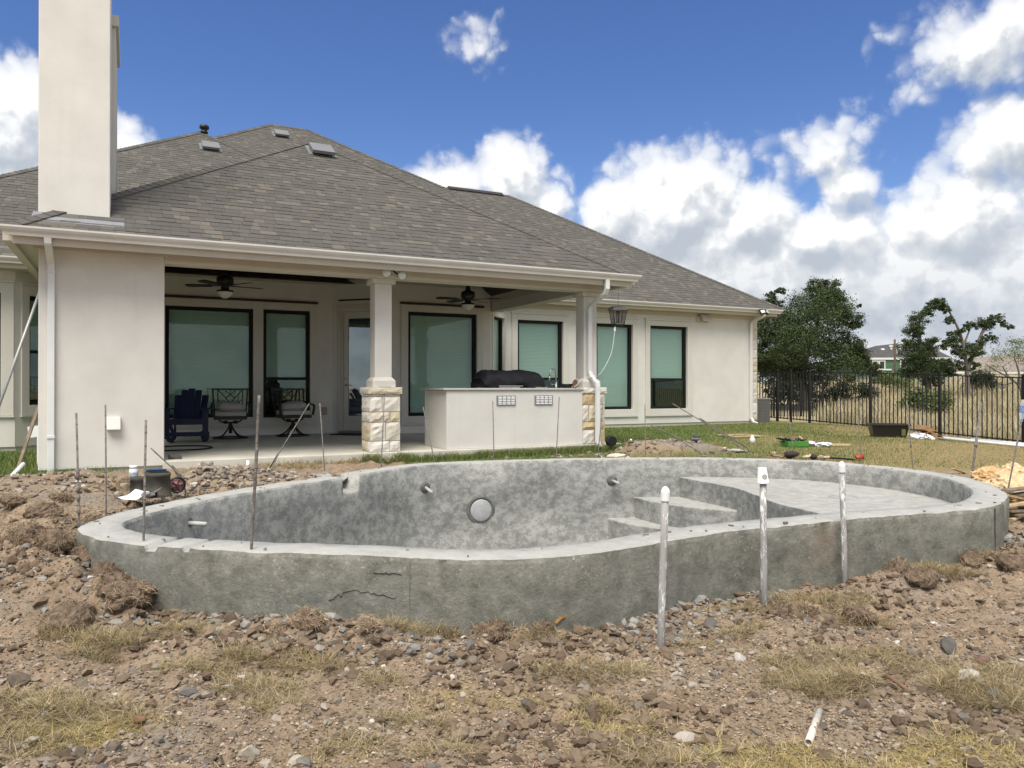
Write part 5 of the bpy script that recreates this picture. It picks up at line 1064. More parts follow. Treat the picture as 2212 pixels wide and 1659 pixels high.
# left yard: leaning poles, boards
def pole(name, label, cat, p, q, r, mt, n=10, sx=1, sy=1):
    p = Vector(p); q = Vector(q); m = MB()
    if sy == 1: m.tube([Vector(), (q-p)*.5, q-p], r, n)
    else: m.bar(Vector(), q-p, r*sx, r*sy)
    o = m.build(name, mt, None, sy == 1); o.location = p; return tag(o, label, cat)
pole('grey_pole', 'long grey pole leaning across the left bay windows', 'pole', atY(-75, 1080, 10.9), atY(90, 618, 11.6), .022, mat('galvanised', (.33, .33, .33), .45, .15, 9, metal=.4))
pole('wooden_stake', 'thin brown wooden stake leaning behind the white downspout', 'stake', atY(40, 1010, 10.3), atY(83, 880, 10.8), .04, WOODB, sx=1.0, sy=.6)
pole('pale_stick', 'pale stick lying on the dirt edge left of the chimney wall', 'stick', atY(9, 1047, 9.0), atY(51, 1002, 9.5), .026, PVC)
m = MB(); m.box((-.14, -.006, 0), (.2, .006, .16), Matrix.Rotation(R(-8), 4, 'Y')); m.prism([(-.02, -.01), (.02, -.01), (.02, -.006), (-.02, -.006)], -.5, .1); o = m.build('white_board', PVC, None); b = atY(84, 943, 11.0); o.location = b; tag(o, 'white board tilted behind the corner of the chimney wall', 'board')
b = atY(8, 1098, 7.1); o = thing('concrete_float', 'steel concrete float lying on dirt beyond the left pool end', 'trowel', (b.x, b.y, gz(b.x, b.y)+.03), .3); m = MB(); m.prism([(-.18, -.05), (.12, -.05), (.17, -.02), (.17, .02), (.12, .05), (-.18, .05)], 0, .012); m.build('blade', STEEL, o); m = MB(); m.tube([(-.1, 0, .012), (-.08, 0, .05), (.05, 0, .055), (.07, 0, .012)], .012, 8); m.build('grip', WOODB, o, True)
# gloves, tools and cups on the far rim
LEA = mat('leather_glove', (.23, .16, .10), .85, .4, 18, bump=.6); CAN = mat('canvas_glove', (.48, .41, .29), .9, .25, 18, bump=.6); TOOL = mat('dark_tool_bag', (.035, .028, .022), .8, .3, 14, bump=.6)
def glove(px, py, Y, rz, mt, label, s=1):
    b = atY(px, py, Y); o = thing('work_glove', label, 'glove', (b.x, b.y, RIM+.022), rz, 'things dropped on the far rim'); m = lumpy(hash(label) % 97, .07*s, .05*s, .028*s, 2, .4); m.build('palm', mt, o, True)
    for k in range(4): f = MB(); y_ = -.033+k*.022; f.tube([(.045*s, y_*s, .004), (.085*s, y_*1.15*s, .012+.006*k), (.125*s-.008*abs(k-1.5), y_*1.3*s, .002)], [.014*s, .0125*s, .008*s], 7); f.build('finger', mt, o, True)
    f = MB(); f.tube([(.0, .045*s, .0), (.04*s, .075*s, .01), (.07*s, .08*s, .0)], [.016*s, .014*s, .009*s], 7); f.build('thumb', mt, o, True)
glove(1684, 987, 11.42, 2.4, LEA, 'tan leather glove at the left end of the tools on the far rim', 1.1)
glove(1742, 991, 11.3, .2, CAN, 'yellowish glove between the tool pouch and the dark bag')
glove(1785, 993.5, 11.2, 2.9, CAN, 'pale canvas glove lying on the far rim by the hose')
glove(1773, 995, 11.15, .7, LEA, 'brownish glove half under the pale canvas glove')
def bag(px, py, Y, rx, ry, rz_, seed, label, rot=0):
    b = atY(px, py, Y); o = lumpy(seed, rx, ry, rz_, 3, .35).build('tool_pouch', TOOL, None, True); o.location = (b.x, b.y, RIM+rz_*.75); o.rotation_euler = (0, 0, rot); return tag(o, label, 'tool pouch')
bag(1707, 987, 11.38, .15, .09, .065, 61, 'dark leather tool pouch beside the tan glove on the far rim', .2); bag(1757, 991.5, 11.25, .075, .06, .045, 62, 'small dark bag between two gloves on the far rim', .5)
P = [atY(px, py, Y) for px, py, Y in ((1770,990,11.3),(1795,992.5,11.2),(1825,996,11.05),(1845,999,10.9))]; o = MB().tube(smooth_pts([Vector((p.x, p.y, RIM+.018)) for p in P]), .014, 8).build('hose_piece', BLACK, None, True); tag(o, 'short black hose lying along the far rim', 'hose')
b = atY(1849, 992, 11.35); o = MB().lathe([(.03, 0), (.042, .10), (.044, .10), (.040, .095), (.028, .004), (0, .004)], 16, M=Matrix.Rotation(R(78), 4, 'Y'), closed=False).build('red_cup', mat('red_plastic', (.50, .06, .04), .45, .1, 6), None, True); o.location = (b.x, b.y, gz(b.x, b.y)+.045); tag(o, 'red plastic cup tipped over behind the far rim', 'cup')
# dirt mound by the far wall: spool, wheel-like reel, rag
def spool(px, py, Y, r, w, rz, label, lab=True):
    b = atY(px, py, Y); b.z = max(b.z, gz(b.x, b.y)+r*.93); o = thing('cable_spool', label, 'spool', b, rz, 'black cable spools by the dirt mound'); M = Matrix.Rotation(R(90), 4, 'Y')
    m = MB(); m.lathe([(0, -w/2), (r, -w/2), (r, -w/2+.012), (r*.62, -w/2+.013), (r*.62, w/2-.013), (r, w/2-.012), (r, w/2), (0, w/2)], 26, M=M, closed=False); m.build('flange', BLACK, o)
    m = MB(); m.lathe([(r*.90, -w/2+.015), (r*.93, 0), (r*.90, w/2-.015)], 26, M=M, closed=False); m.build('cable_wrap', mat('cable_dark', (.018, .02, .028), .4, .3, 60), o, True)
    if lab: m = MB(); m.box((-w/2-.002, -.03, -.05), (-w/2, .02, .06)); m.build('spool_label', PVC, o)
spool(1504, 958.5, 12.45, .083, .13, -.25, 'black cable spool with a white label on the dirt mound')
spool(1320, 953, 13.2, .088, .09, -1.1, 'black spool standing behind the stone pier\'s downspout', False)
P = [atY(px, py, Y) for px, py, Y in ((1328,962,12.9),(1345,968,12.7),(1365,965,12.7),(1372,970,12.6),(1350,972,12.55),(1338,969,12.6))]; o = MB().tube(smooth_pts([Vector((p.x, p.y, gz(p.x, p.y)+.03+.02*(i % 2))) for i, p in enumerate(P)]), .018, 8).build('black_hose', BLACK, None, True); tag(o, 'coil of black hose in the grass behind the spool', 'hose')
b = atY(1331, 977, 12.0); o = lumpy(44, .18, .10, .04, 3, .6).build('canvas_rag', mat('rag_cream', (.55, .49, .38), .95, .15, 9, bump=.4), None, True); o.location = (b.x, b.y, gz(b.x, b.y)+.03); tag(o, 'cream rag lying beside the dirt mound', 'rag')
b = atY(1362, 969, 12.3); o = MB().lathe([(.016, -.04), (.02, -.04), (.02, .04), (.016, .04)], 12, M=Matrix.Rotation(R(70), 4, 'X')).build('pipe_coupling', PVC, None, True); o.location = (b.x, b.y, gz(b.x, b.y)+.05); tag(o, 'small white pipe coupling near the cream rag', 'pipe fitting')
for px, py, Y, w, rz_, lab in ((1597, 945, 16.0, .34, .3, 'open cardboard frame lying on the green lawn'), (1590, 976, 12.1, .20, .1, 'crumpled clear plastic sheet at the end of the dirt mound')):
    b = atY(px, py, Y); o = thing('cardboard_sheet' if 'card' in lab else 'plastic_sheet', lab, 'cardboard' if 'card' in lab else 'plastic', (b.x, b.y, gz(b.x, b.y)+.02), rz_)
    if 'card' in lab:
        for q in (((-w, -.3, 0), (w, -.22, .02)), ((-w, .22, 0), (w, .3, .02)), ((-w, -.22, 0), (-w+.07, .22, .02)), ((w-.07, -.22, 0), (w, .22, .02))): m = MB(); m.box(*q); m.build('strip', WOODP, o)
    else: lumpy(5, w, .1, .03, 3, .7).build('sheet', mat('clear_sheet', (.45, .43, .38), .5, .2, 20), o, True)
b = atY(1625, 966, 14.6); o = thing('milk_bottle', 'small white plastic bottle standing on the lawn', 'bottle', (b.x, b.y, gz(b.x, b.y)), 0); m = MB(); m.lathe([(.05, 0), (.052, .09), (.03, .13), (.022, .14)], 14); m.build('bottle_body', PVC, o, True); m = MB(); m.lathe([(.024, .141), (.024, .165), (.0, .166)], 12, closed=False); m.build('bottle_cap', PVC, o, True)
# green tray with tools, bags and sticks on the lawn
b = atY(1716, 962, 14.0); TG = mat('green_plastic', (.06, .22, .035), .5, .15, 8); o = thing('green_tray', 'green plastic tray heaped with black tools on the lawn', 'tray', (b.x, b.y, gz(b.x, b.y)), .15)
m = MB(); m.box((-.19, -.14, 0), (.19, .14, .012)); m.box((-.20, -.15, .012), (.20, -.135, .11)); m.box((-.20, .135, .012), (.20, .15, .11)); m.box((-.20, -.135, .012), (-.185, .135, .11)); m.box((.185, -.135, .012), (.20, .135, .11)); m.build('tray_shell', TG, o, bevel=.004)
r = random.Random(8)
t_ = thing('tool_heap', 'black hand tools heaped in the green tray', 'tools', (b.x, b.y, gz(b.x, b.y)+.10), .15)
for k in range(9): m = MB(); p = Vector((r.uniform(-.15, .12), r.uniform(-.1, .1), r.uniform(0, .04))); d = Vector((r.uniform(-1, 1), r.uniform(-1, 1), r.uniform(-.1, .35))).normalized()*r.uniform(.10, .22); m.tube([p, p+d*.5, p+d], [.012, .018, .009], 7); m.build('tool', BLACK, t_, True)
BAGM = mat('white_film', (.70, .72, .75), .35, .08, 20, bump=.5, bscale=20)
for px, py, rx, sd_, lab in ((1747, 960, .12, 21, 'white plastic bag beside the green tray'), (1778, 957, .15, 22, 'clear white plastic bag further right of the green tray')):
    b = atY(px, py, 14.1); o = lumpy(sd_, rx, .09, .06, 3, .8).build('plastic_bag', BAGM); o.location = (b.x, b.y, gz(b.x, b.y)+.05); tag(o, lab, 'bag')
for k, (p, q) in enumerate((((1752, 957), (1830, 963)), ((1770, 962), (1836, 958)), ((1785, 961), (1838, 966)), ((1726, 940), (1742, 956)))):
    A = atY(*p, 14.2); B = atY(*q, 14.1); pole('wood_strip', ('long pale wood strip on the lawn', 'middle pale wood strip crossing the others', 'short pale wood strip nearest the pool', 'pale strip sticking up out of the green tray')[k]+(' beside the bags' if k < 3 else ''), 'wood strip', (A.x, A.y, gz(A.x, A.y)+.03+.01*k+(.12 if k == 3 else 0)), (B.x, B.y, gz(B.x, B.y)+.03+.01*k), .035, WOODP, sx=1, sy=.5)
# black tub and rubbish by the fence
b = atY(1918, 944, 17.2); o = thing('black_tub', 'long black plastic tub beside the fence post', 'tub', (b.x, b.y, gz(b.x, b.y)), -.25)
m = MB(); A = [(-.33, -.2), (.33, -.2), (.33, .2), (-.33, .2)]; Bq = [(-.38, -.25), (.38, -.25), (.38, .25), (-.38, .25)]; C = [(-.36, -.23), (.36, -.23), (.36, .23), (-.36, .23)]
vs = [(*p, 0) for p in A]+[(*p, .29) for p in Bq]+[(*p, .29) for p in C]+[(p[0]*.96, p[1]*.96, .03) for p in A]; m.add(vs, [(3,2,1,0)]+[(i+4*j, (i+1) % 4+4*j, (i+1) % 4+4*j+4, i+4*j+4) for j in range(3) for i in range(4)]+[(12,13,14,15)]); m.build('tub_shell', BLACK, o)
m = MB()
for q in (((-.41, -.28, .275), (.41, -.25, .31)), ((-.41, .25, .275), (.41, .28, .31)), ((-.41, -.25, .275), (-.38, .25, .31)), ((.38, -.25, .275), (.41, .25, .31))): m.box(*q)
m.build('tub_rim', BLACK, o, bevel=.005); m = MB(); m.box((.22, -.262, .06), (.30, -.244, .2)); m.build('tub_sticker', mat('sticker', (.32, .34, .06), .5, .4, 60, col2=(.02, .02, .02)), o)
for px, py, Y, sd_, rx, rz_, lab, mt in ((1985, 940, 17.2, 71, .20, .11, 'crumpled white plastic bag beside the black tub', BAGM), (2003, 945, 16.9, 72, .14, .09, 'smaller white plastic bag right of the black tub', BAGM)):
    b = atY(px, py, Y); o = lumpy(sd_, rx, .15, rz_, 3, .9).build('plastic_bag', mt); o.location = (b.x, b.y, gz(b.x, b.y)+rz_*.7); tag(o, lab, 'bag')
b = atY(1998, 932, 17.7); o = thing('cardboard_box', 'torn brown cardboard box behind the white bags at the fence', 'cardboard box', (b.x, b.y, gz(b.x, b.y)), .3); CB = mat('cardboard', (.30, .19, .10), .9, .15, 8); CB2 = mat('cardboard_orange', (.42, .20, .08), .9, .15, 8)
m = MB(); m.box((-.22, -.15, 0), (.22, .15, .16)); m.build('carton', CB, o); m = MB(); m.bar((-.22, -.15, .16), (-.1, -.38, .24), .30, .01); m.bar((.2, .0, .16), (.42, .02, .06), .28, .01); m.build('flap', CB2, o); m = MB(); m.box((-.28, -.17, .162), (-.02, .1, .27), Matrix.Rotation(.4, 4, 'Y')); m.build('flap', CB, o)
for k, (du, v0, v1, dz) in enumerate(((0, -3.6, .75, .03), (.075, -4.2, .1, .03), (-.075, -4.4, .5, .03), (.03, -4.0, -.6, .085))):
    A, B = xy(12.35+du, v0), xy(12.5+du, v1); zA, zB = gz(*A)+dz, gz(*B)+dz; pole('pvc_length', ('long white pipe in the middle of the bundle along the iron fence', 'white pipe on the fence side of the bundle on the lawn', 'white pipe on the lawn side of the bundle by the fence', 'white pipe lying on top of the bundle by the fence')[k], 'pipe', (*A, zA), (*B, zB), .032, PVC, 12)['group'] = 'white pipe lengths along the fence'
# torn wood pile at the right end of the pool
FIB = mat('torn_wood_fibre', (.62, .46, .26), .95, .25, 22, col2=(.74, .58, .36), bump=.9, bscale=30); FIBO = mat('torn_wood_orange', (.56, .37, .18), .95, .25, 20, bump=.8)
tc_ = 0
for px, py, Y, rx, ry, rz_, mt, lab in ((2185, 1036, 8.7, .40, .28, .22, FIB, 'largest heap of torn pale wood at the right end of the pool'), (2140, 1028, 9.0, .22, .16, .15, FIBO, 'orange edged lump of torn wood nearest the thick stake'), (2215, 1050, 8.3, .25, .2, .17, FIB, 'pale torn wood lump beside the leaning bottle stake'), (2160, 1043, 8.6, .24, .17, .12, FIB, 'low pale torn wood lump against the right rim')):
    b = atY(px, py, Y); o = lumpy(300+tc_, rx, ry, rz_, 4, .35).build('torn_wood', mt); o.location = (b.x, b.y, gz(b.x, b.y)+rz_*.5); tag(o, lab, 'wood'); tc_ += 1
def fibres(obj_list, n, L, mt, name, label):
    V_ = []; F_ = []
    for k in range(n):
        o = random.choice(obj_list); v = random.choice(o.data.vertices).co; p = o.matrix_basis @ v; d = Vector((random.gauss(0,1), random.gauss(0,1), random.gauss(.3,.6))).normalized()*random.uniform(.3, 1)*L; w = d.orthogonal().normalized()*random.uniform(.003, .010)
        i = len(V_); V_ += [p-w, p+w, p+d*.6+w*.7, p+d]; F_ += [(i, i+1, i+2), (i, i+2, i+3)]
    tag(link(name, mesh_np(name, np.array(V_), np.array(F_), mt)), label, None, kind='stuff')
bpy.context.view_layer.update()
fibres([o for o in COL.objects if o.name.startswith('torn_wood')], 700, .09, FIB, 'wood_splinters', 'loose splinters over the torn wood')
pl = [(2140,1075,2240,1062),(2170,1092,2250,1080),(2165,1068,2212,1078),(2176,1103,2260,1112),(2178,1122,2240,1096),(2190,1112,2250,1132),(2172,1060,2225,1053),(2058,1012,2084,1030)]
labs = ['topmost grey board of the scrap pile at the right end', 'pale board jutting from the scrap pile under the top board', 'short broken board in the middle of the scrap pile', 'brown weathered board low in the scrap pile', 'narrow pale board slanting at the bottom of the scrap pile', 'lowest dark board of the scrap pile', 'dark peeled board above the torn wood', 'single pale stick on the grass behind the right rim']
for k, (p0, q0, p1, q1) in enumerate(pl):
    Y0 = 7.7 if k != 7 else 9.6; A = atY(p0, q0, Y0); B = atY(p1, q1, Y0+.25); zz = gz(A.x, A.y)+.02
    A.z = max(A.z, gz(A.x, A.y)+.01); B.z = max(B.z, gz(B.x, B.y)+.01); pole('scrap_board', labs[k], 'board', A, B, .09 if k != 7 else .05, (WOODB, WOODP, WOODP, WOODB, WOODP, WOODB, WOODB, WOODP)[k], sx=1, sy=.25)
# ------------------------------------------------------------------ rocks, clods, gravel
ROCKC = [(.215,.178,.135),(.175,.142,.108),(.25,.21,.16),(.145,.118,.092),(.29,.248,.195),(.20,.17,.135),(.23,.207,.173),(.17,.148,.125),(.32,.28,.228),(.225,.175,.126),(.16,.13,.10),(.225,.172,.127)]
RK = rmat('brown_rubble', ROCKC, .95, 18, .35, .8, 45); RG = rmat('grey_rubble', [(.21,.198,.178),(.17,.16,.144),(.26,.247,.222),(.148,.138,.125),(.29,.276,.248)], .95, 18, .3, .8, 45); RP = rmat('pale_rubble', [(.46,.42,.36),(.52,.49,.44),(.40,.35,.28),(.50,.45,.36),(.43,.41,.38)], .92, 18, .25, .6, 45)
RB = rmat('red_rubble', [(.24,.13,.085),(.21,.13,.095)], .95, 14, .3, .7, 40)
rock_meshes = {}
for nm, mt, n in (('b', RK, 14), ('g', RG, 7), ('p', RP, 7), ('r', RB, 3)): rock_meshes[nm] = [lumpy(400+i+17*ord(nm), 1, .62+.3*((i*37) % 10)/10, .45+.3*((i*53) % 10)/10, 2, .3).mesh('rock', mt) for i in range(n)]
def rock(kind, x, y, s, label, group=None, sink=.35, rot=None, name='rock'):
    me = random.choice(rock_meshes[kind]); o = link(name, me); o.scale = (s*random.uniform(.85, 1.2), s*random.uniform(.8, 1.15), s*random.uniform(.75, 1.1)); o.location = (x, y, gz(x, y)+s*(.5-sink)*.8)
    o.rotation_euler = rot or (random.uniform(-.5, .5), random.uniform(-.5, .5), random.uniform(0, 6.3)); return tag(o, label, 'rock', group)
# the stones one can point at
special = [('g',78,1252,.060,'tall pale grey rock standing among the turf clods',(1.2,.2,.3)),('b',8,1200,.075,'brown boulder at the left edge above the grey rock',None),('b',1020,1404,.05,'smooth rounded tan stone in the bank before the pool',None),('b',1076,1417,.036,'round brown stone right of the smooth tan stone',None),
  ('b',840,1388,.05,'egg shaped tan stone at the foot of the pool wall',None),('g',697,1365,.042,'blue grey stone at the pool wall near the wood splinter bits',None),('b',1345,1394,.036,'reddish tan stone in the bank right of the dry tuft',None),('b',2155,1392,.055,'grey brown stone beside the reddish slab at right',None),
  ('r',2120,1430,.085,'reddish brown slab stone in the right foreground',None),('g',2050,1400,.09,'pale grey wedge stone in the right foreground',None),('p',2085,1475,.085,'white and rust blotched stone in the right foreground',None),('g',2140,1500,.09,'dark blue grey stone beside the blotched stone',None),
  ('g',1870,1518,.028,'small grey stone above the white pipe offcut',None),('b',2015,1550,.05,'square black brown lump in the right foreground',None),('p',1472,1595,.062,'large white stone at the bottom right of centre',None),('p',540,1640,.055,'pale wedge stone at the bottom edge left of centre',None),
  ('p',640,1648,.046,'pale stone at the bottom edge beside the wedge stone',None),('g',405,1515,.045,'pale grey flake standing on edge in the left gravel',(1.3,.2,.4)),('p',1190,1487,.028,'half buried bright white stone in the centre foreground',None),('g',1535,1360,.065,'pale grey concrete lump between the nearest two pipes',None),
  ('b',1478,1348,.04,'dark brown rock by the base of the nearest pipe',None),('b',1780,1340,.075,'broad brown rock on the right bank',None),('b',1860,1348,.06,'dark brown rock left of the pale wedge on the right bank',None),('p',1600,1425,.05,'white shard in the brown gravel right of the nearest pipe',(1.1,.5,.2)),
  ('p',1808,1450,.03,'small white shard on the right gravel',None),('b',500,1600,.05,'tan rock in the lower left gravel',None),('g',545,1500,.05,'dark grey rock in the left gravel patch',None),('b',1085,1560,.055,'brown rock in the lower centre gravel',None),('p',60,1520,.05,'pale flat stone at lower left',None),('b',40,1470,.075,'flat brown slab stone at the left edge',None),
  ('r',300,1560,.04,'rust red stone in the left foreground',None),('b',1120,1590,.045,'dark brown cobble at the bottom centre',None),('g',1740,1345,.05,'grey rock on the bank behind the paper cup pipe',None)]
for k, px, py, s, lab, rot in special:
    x, y = onz(px, py, .02); z = gz(x, y); x, y = onz(px, py, z); z = gz(x, y); x, y = onz(px, py, z); rock(k, x, y, s, lab, None, .3, rot)
G1, G2, G3 = 'brown rubble stones strewn over the churned earth', 'grey rubble stones in the churned earth', 'pale stones in the churned earth'
cnt = 0; tries = 0
while cnt < 262 and tries < 9000:
    tries += 1; y = 2.95+4.6*random.random()**1.5; x = random.uniform(-.70, .70)*y
    P_ = np.array([x]), np.array([y])
    if inside(P_[0], P_[1], POOL)[0]: continue
    d = pool_dist(*P_)[0]; L_, st, _f = masks(*P_)
    if d < .04 or L_[0] > .2 or st[0] > .6 or (y > 6.5 and x > -3): continue
    rich = .4+fbm(x*np.ones(1), y*np.ones(1), 1.3, 3, 77)[0]+(.5 if d < .7 else 0)
    if random.random() > rich+.35: continue
    s = random.choice((.014, .016, .018, .02, .022, .025, .03, .036, .044)); t = random.random()
    if t < .80: rock('b', x, y, s, 'small brown stone lying loose on the churned earth', G1, .25, name='rock')
    elif t < .91: rock('g', x, y, s, 'small grey stone lying loose on the churned earth', G2, .25, name='rock')
    else: rock('p', x, y, s*.75, 'small pale stone lying loose on the churned earth', G3, .25, name='rock')
    cnt += 1
def scatter(n, seed, yr, xr, rej=True, pw=1.6):
    g = np.random.default_rng(seed); y = yr[0]+(yr[1]-yr[0])*g.random(n)**pw; x = (g.random(n)*2-1)*xr*y; k = np.ones(n, bool)
    if rej: k &= ~inside(x, y, POOL)
    return x[k], y[k]
ICO = np.array([(0,0,1),(.894,0,.447),(.276,.851,.447),(-.724,.526,.447),(-.724,-.526,.447),(.276,-.851,.447),(.724,.526,-.447),(-.276,.851,-.447),(-.894,0,-.447),(-.276,-.851,-.447),(.724,-.526,-.447),(0,0,-1)])
ICF = np.array([(0,1,2),(0,2,3),(0,3,4),(0,4,5),(0,5,1),(1,6,2),(2,7,3),(3,8,4),(4,9,5),(5,10,1),(2,6,7),(3,7,8),(4,8,9),(5,9,10),(1,10,6),(6,11,7),(7,11,8),(8,11,9),(9,11,10),(10,11,6)])
OCT = np.array([(1,0,0),(-1,0,0),(0,1,0),(0,-1,0),(0,0,1),(0,0,-1)], float); OCF = np.array([(0,2,4),(2,1,4),(1,3,4),(3,0,4),(2,0,5),(1,2,5),(3,1,5),(0,3,5)])
def pebbles(name, label, x, y, s, mt, seed, lift=.15, P0=ICO, PF=ICF):
    g = np.random.default_rng(seed); n = len(x); z = ground_h(x, y)
    m0 = len(P0); V_ = P0[None]*(1+.85*(g.random((n, m0, 1))-.5))*(s[:, None, None])*np.stack([.75+.6*g.random(n), .7+.5*g.random(n), .40+.45*g.random(n)], -1)[:, None]
    a = g.random(n)*6.28; c, q = np.cos(a)[:, None], np.sin(a)[:, None]; t = (g.random(n)-.5)*.9; ct, st = np.cos(t)[:, None], np.sin(t)[:, None]
    X_, Y_, Z_ = V_[..., 0], V_[..., 1], V_[..., 2]; Y_, Z_ = Y_*ct-Z_*st, Y_*st+Z_*ct; X_, Y_ = X_*c-Y_*q, X_*q+Y_*c
    V_ = np.stack([X_+x[:, None], Y_+y[:, None], Z_+(z+s*lift)[:, None]], -1).reshape(-1, 3); F_ = (PF[None]+m0*np.arange(n)[:, None, None]).reshape(-1, 3)
    tag(link(name, mesh_np(name, V_, F_, mt)), label, None, kind='stuff')
GRV = rmat('gravel_mix', ROCKC+ROCKC+[(.42,.37,.30),(.32,.27,.22),(.27,.22,.17),(.23,.215,.20),(.50,.47,.42)], .95, 30, .3, 0, 60)
x, y = scatter(52000, 5, (2.6, 8.8), .74); L_, st_, _ = masks(x, y); patch = fbm(x, y, 1.15, 4, 91); d_ = pool_dist(x, y)
k = (L_ < .25) & (rng.random(len(x)) < np.clip(.42+1.5*patch, .06, 1)*(1-.75*st_)); x, y = x[k], y[k]
s = .0028+.0045*rng.random(len(x))+.018*rng.random(len(x))**9+.009*rng.random(len(x))**3
pebbles('gravel', 'loose gravel over the churned earth', x, y, s, GRV, 6)
x, y = scatter(230000, 7, (2.6, 8.2), .74, pw=1.4); L_, st_, _ = masks(x, y); p2 = fbm(x, y, .9, 4, 92); k = (L_ < .3) & (rng.random(len(x)) < np.clip(.62+.9*p2, .2, 1)); x, y = x[k], y[k]
pebbles('soil_crumbs', 'fine soil crumbs and grit over the churned earth', x, y, .004+.006*rng.random(len(x))**2, rmat('crumb_mix', [(.24,.175,.118),(.185,.135,.09),(.285,.215,.15),(.21,.155,.104),(.145,.108,.074),(.33,.26,.188),(.255,.19,.13),(.40,.335,.255)], .97, 30, .2, 0, 60, .1), 17, .25, OCT, OCF)
LUMP = rmat('soil_lump_mix', [(.16,.118,.082),(.20,.15,.105),(.13,.096,.067),(.24,.185,.132),(.175,.13,.09),(.11,.082,.058)], .98, 40, .4, .9, 70, .1)
x, y = scatter(52000, 15, (2.7, 9.0), .74); L_, st_, _ = masks(x, y); d_ = pool_dist(x, y); k = (L_ < .2) & (rng.random(len(x)) < np.clip(.16+.9*fbm(x, y, 1.5, 3, 44)+.55*(d_ < .55)*(y < 7)-.3*st_, .02, 1)); x, y = x[k], y[k]
pebbles('soil_lumps', 'crumbled lumps of brown soil over the churned earth', x, y, .006+.034*rng.random(len(x))**3.2, LUMP, 16, .22)
# grey mortar crumbs fallen at the foot of the wall
k = rng.integers(0, NP, 9000); p = POOL[k]; tn = np.roll(POOL, -3, 0)[k]-np.roll(POOL, 3, 0)[k]; tn /= np.linalg.norm(tn, axis=1)[:, None]; nr_ = np.c_[tn[:, 1], -tn[:, 0]]
if inside(p[:1, 0]+nr_[:1, 0]*.1, p[:1, 1]+nr_[:1, 1]*.1, POOL)[0]: nr_ = -nr_
q = p+nr_*(.01+.5*rng.random((len(p), 1))**2); kk = (q[:, 1] < 7.2) & (fbm(q[:, 0], q[:, 1], 1.2, 3, 19)+.45*np.exp(-((q[:, 0]+1.75)/.5)**2)+.5*np.exp(-((q[:, 0]-1.35)/.5)**2) > .12); q = q[kk]
pebbles('mortar_crumbs', 'grey mortar crumbs fallen at the foot of the pool wall', q[:, 0], q[:, 1], .005+.03*rng.random(len(q))**4+.008*rng.random(len(q)), RG, 8)
q = np.c_[-3.2+.35*rng.standard_normal(900), 8.55+.32*rng.standard_normal(900)]; q = np.r_[q, np.c_[1.9+.9*rng.standard_normal(260), 12.25+.22*rng.standard_normal(260)], np.c_[-2.4+.4*rng.standard_normal(500), 9.25+.22*rng.standard_normal(500)], np.c_[-4.6+.7*rng.standard_normal(420), 8.3+.4*rng.standard_normal(420)]]; q = q[~inside(q[:, 0], q[:, 1], POOL)]
pebbles('rubble', 'broken stones in the dirt heaps behind the rim', q[:, 0], q[:, 1], .014+.035*rng.random(len(q))**2, GRV, 9, .3)
# crumbs on the rim
k = rng.integers(0, NP, 60); p = POOL[k]*1.0; tn = np.roll(POOL, -3, 0)[k]-np.roll(POOL, 3, 0)[k]; tn /= np.linalg.norm(tn, axis=1)[:, None]; nr_ = np.c_[tn[:, 1], -tn[:, 0]]
if inside(p[:1, 0]+nr_[:1, 0]*.1, p[:1, 1]+nr_[:1, 1]*.1, POOL)[0]: nr_ = -nr_
q = p-nr_*(.04+.22*rng.random((len(p), 1))); m = MB(); r = random.Random(12)
for (x_, y_) in q:
    s_ = r.uniform(.003, .009) if r.random() < .93 else r.uniform(.010, .016); a = r.random()*6.3; l = r.uniform(1, 3); pts = [(x_+s_*l*math.cos(a)*u-s_*math.sin(a)*v, y_+s_*l*math.sin(a)*u+s_*math.cos(a)*v) for u, v in ((-1, -.6), (.6, -1), (1, .3), (-.3, .9))]; m.prism(pts, RIM+.002, RIM+.010+s_*.5)
tag(m.build('rim_crumbs', RG), 'chips and crumbs scattered on the pool rim', None, kind='stuff')
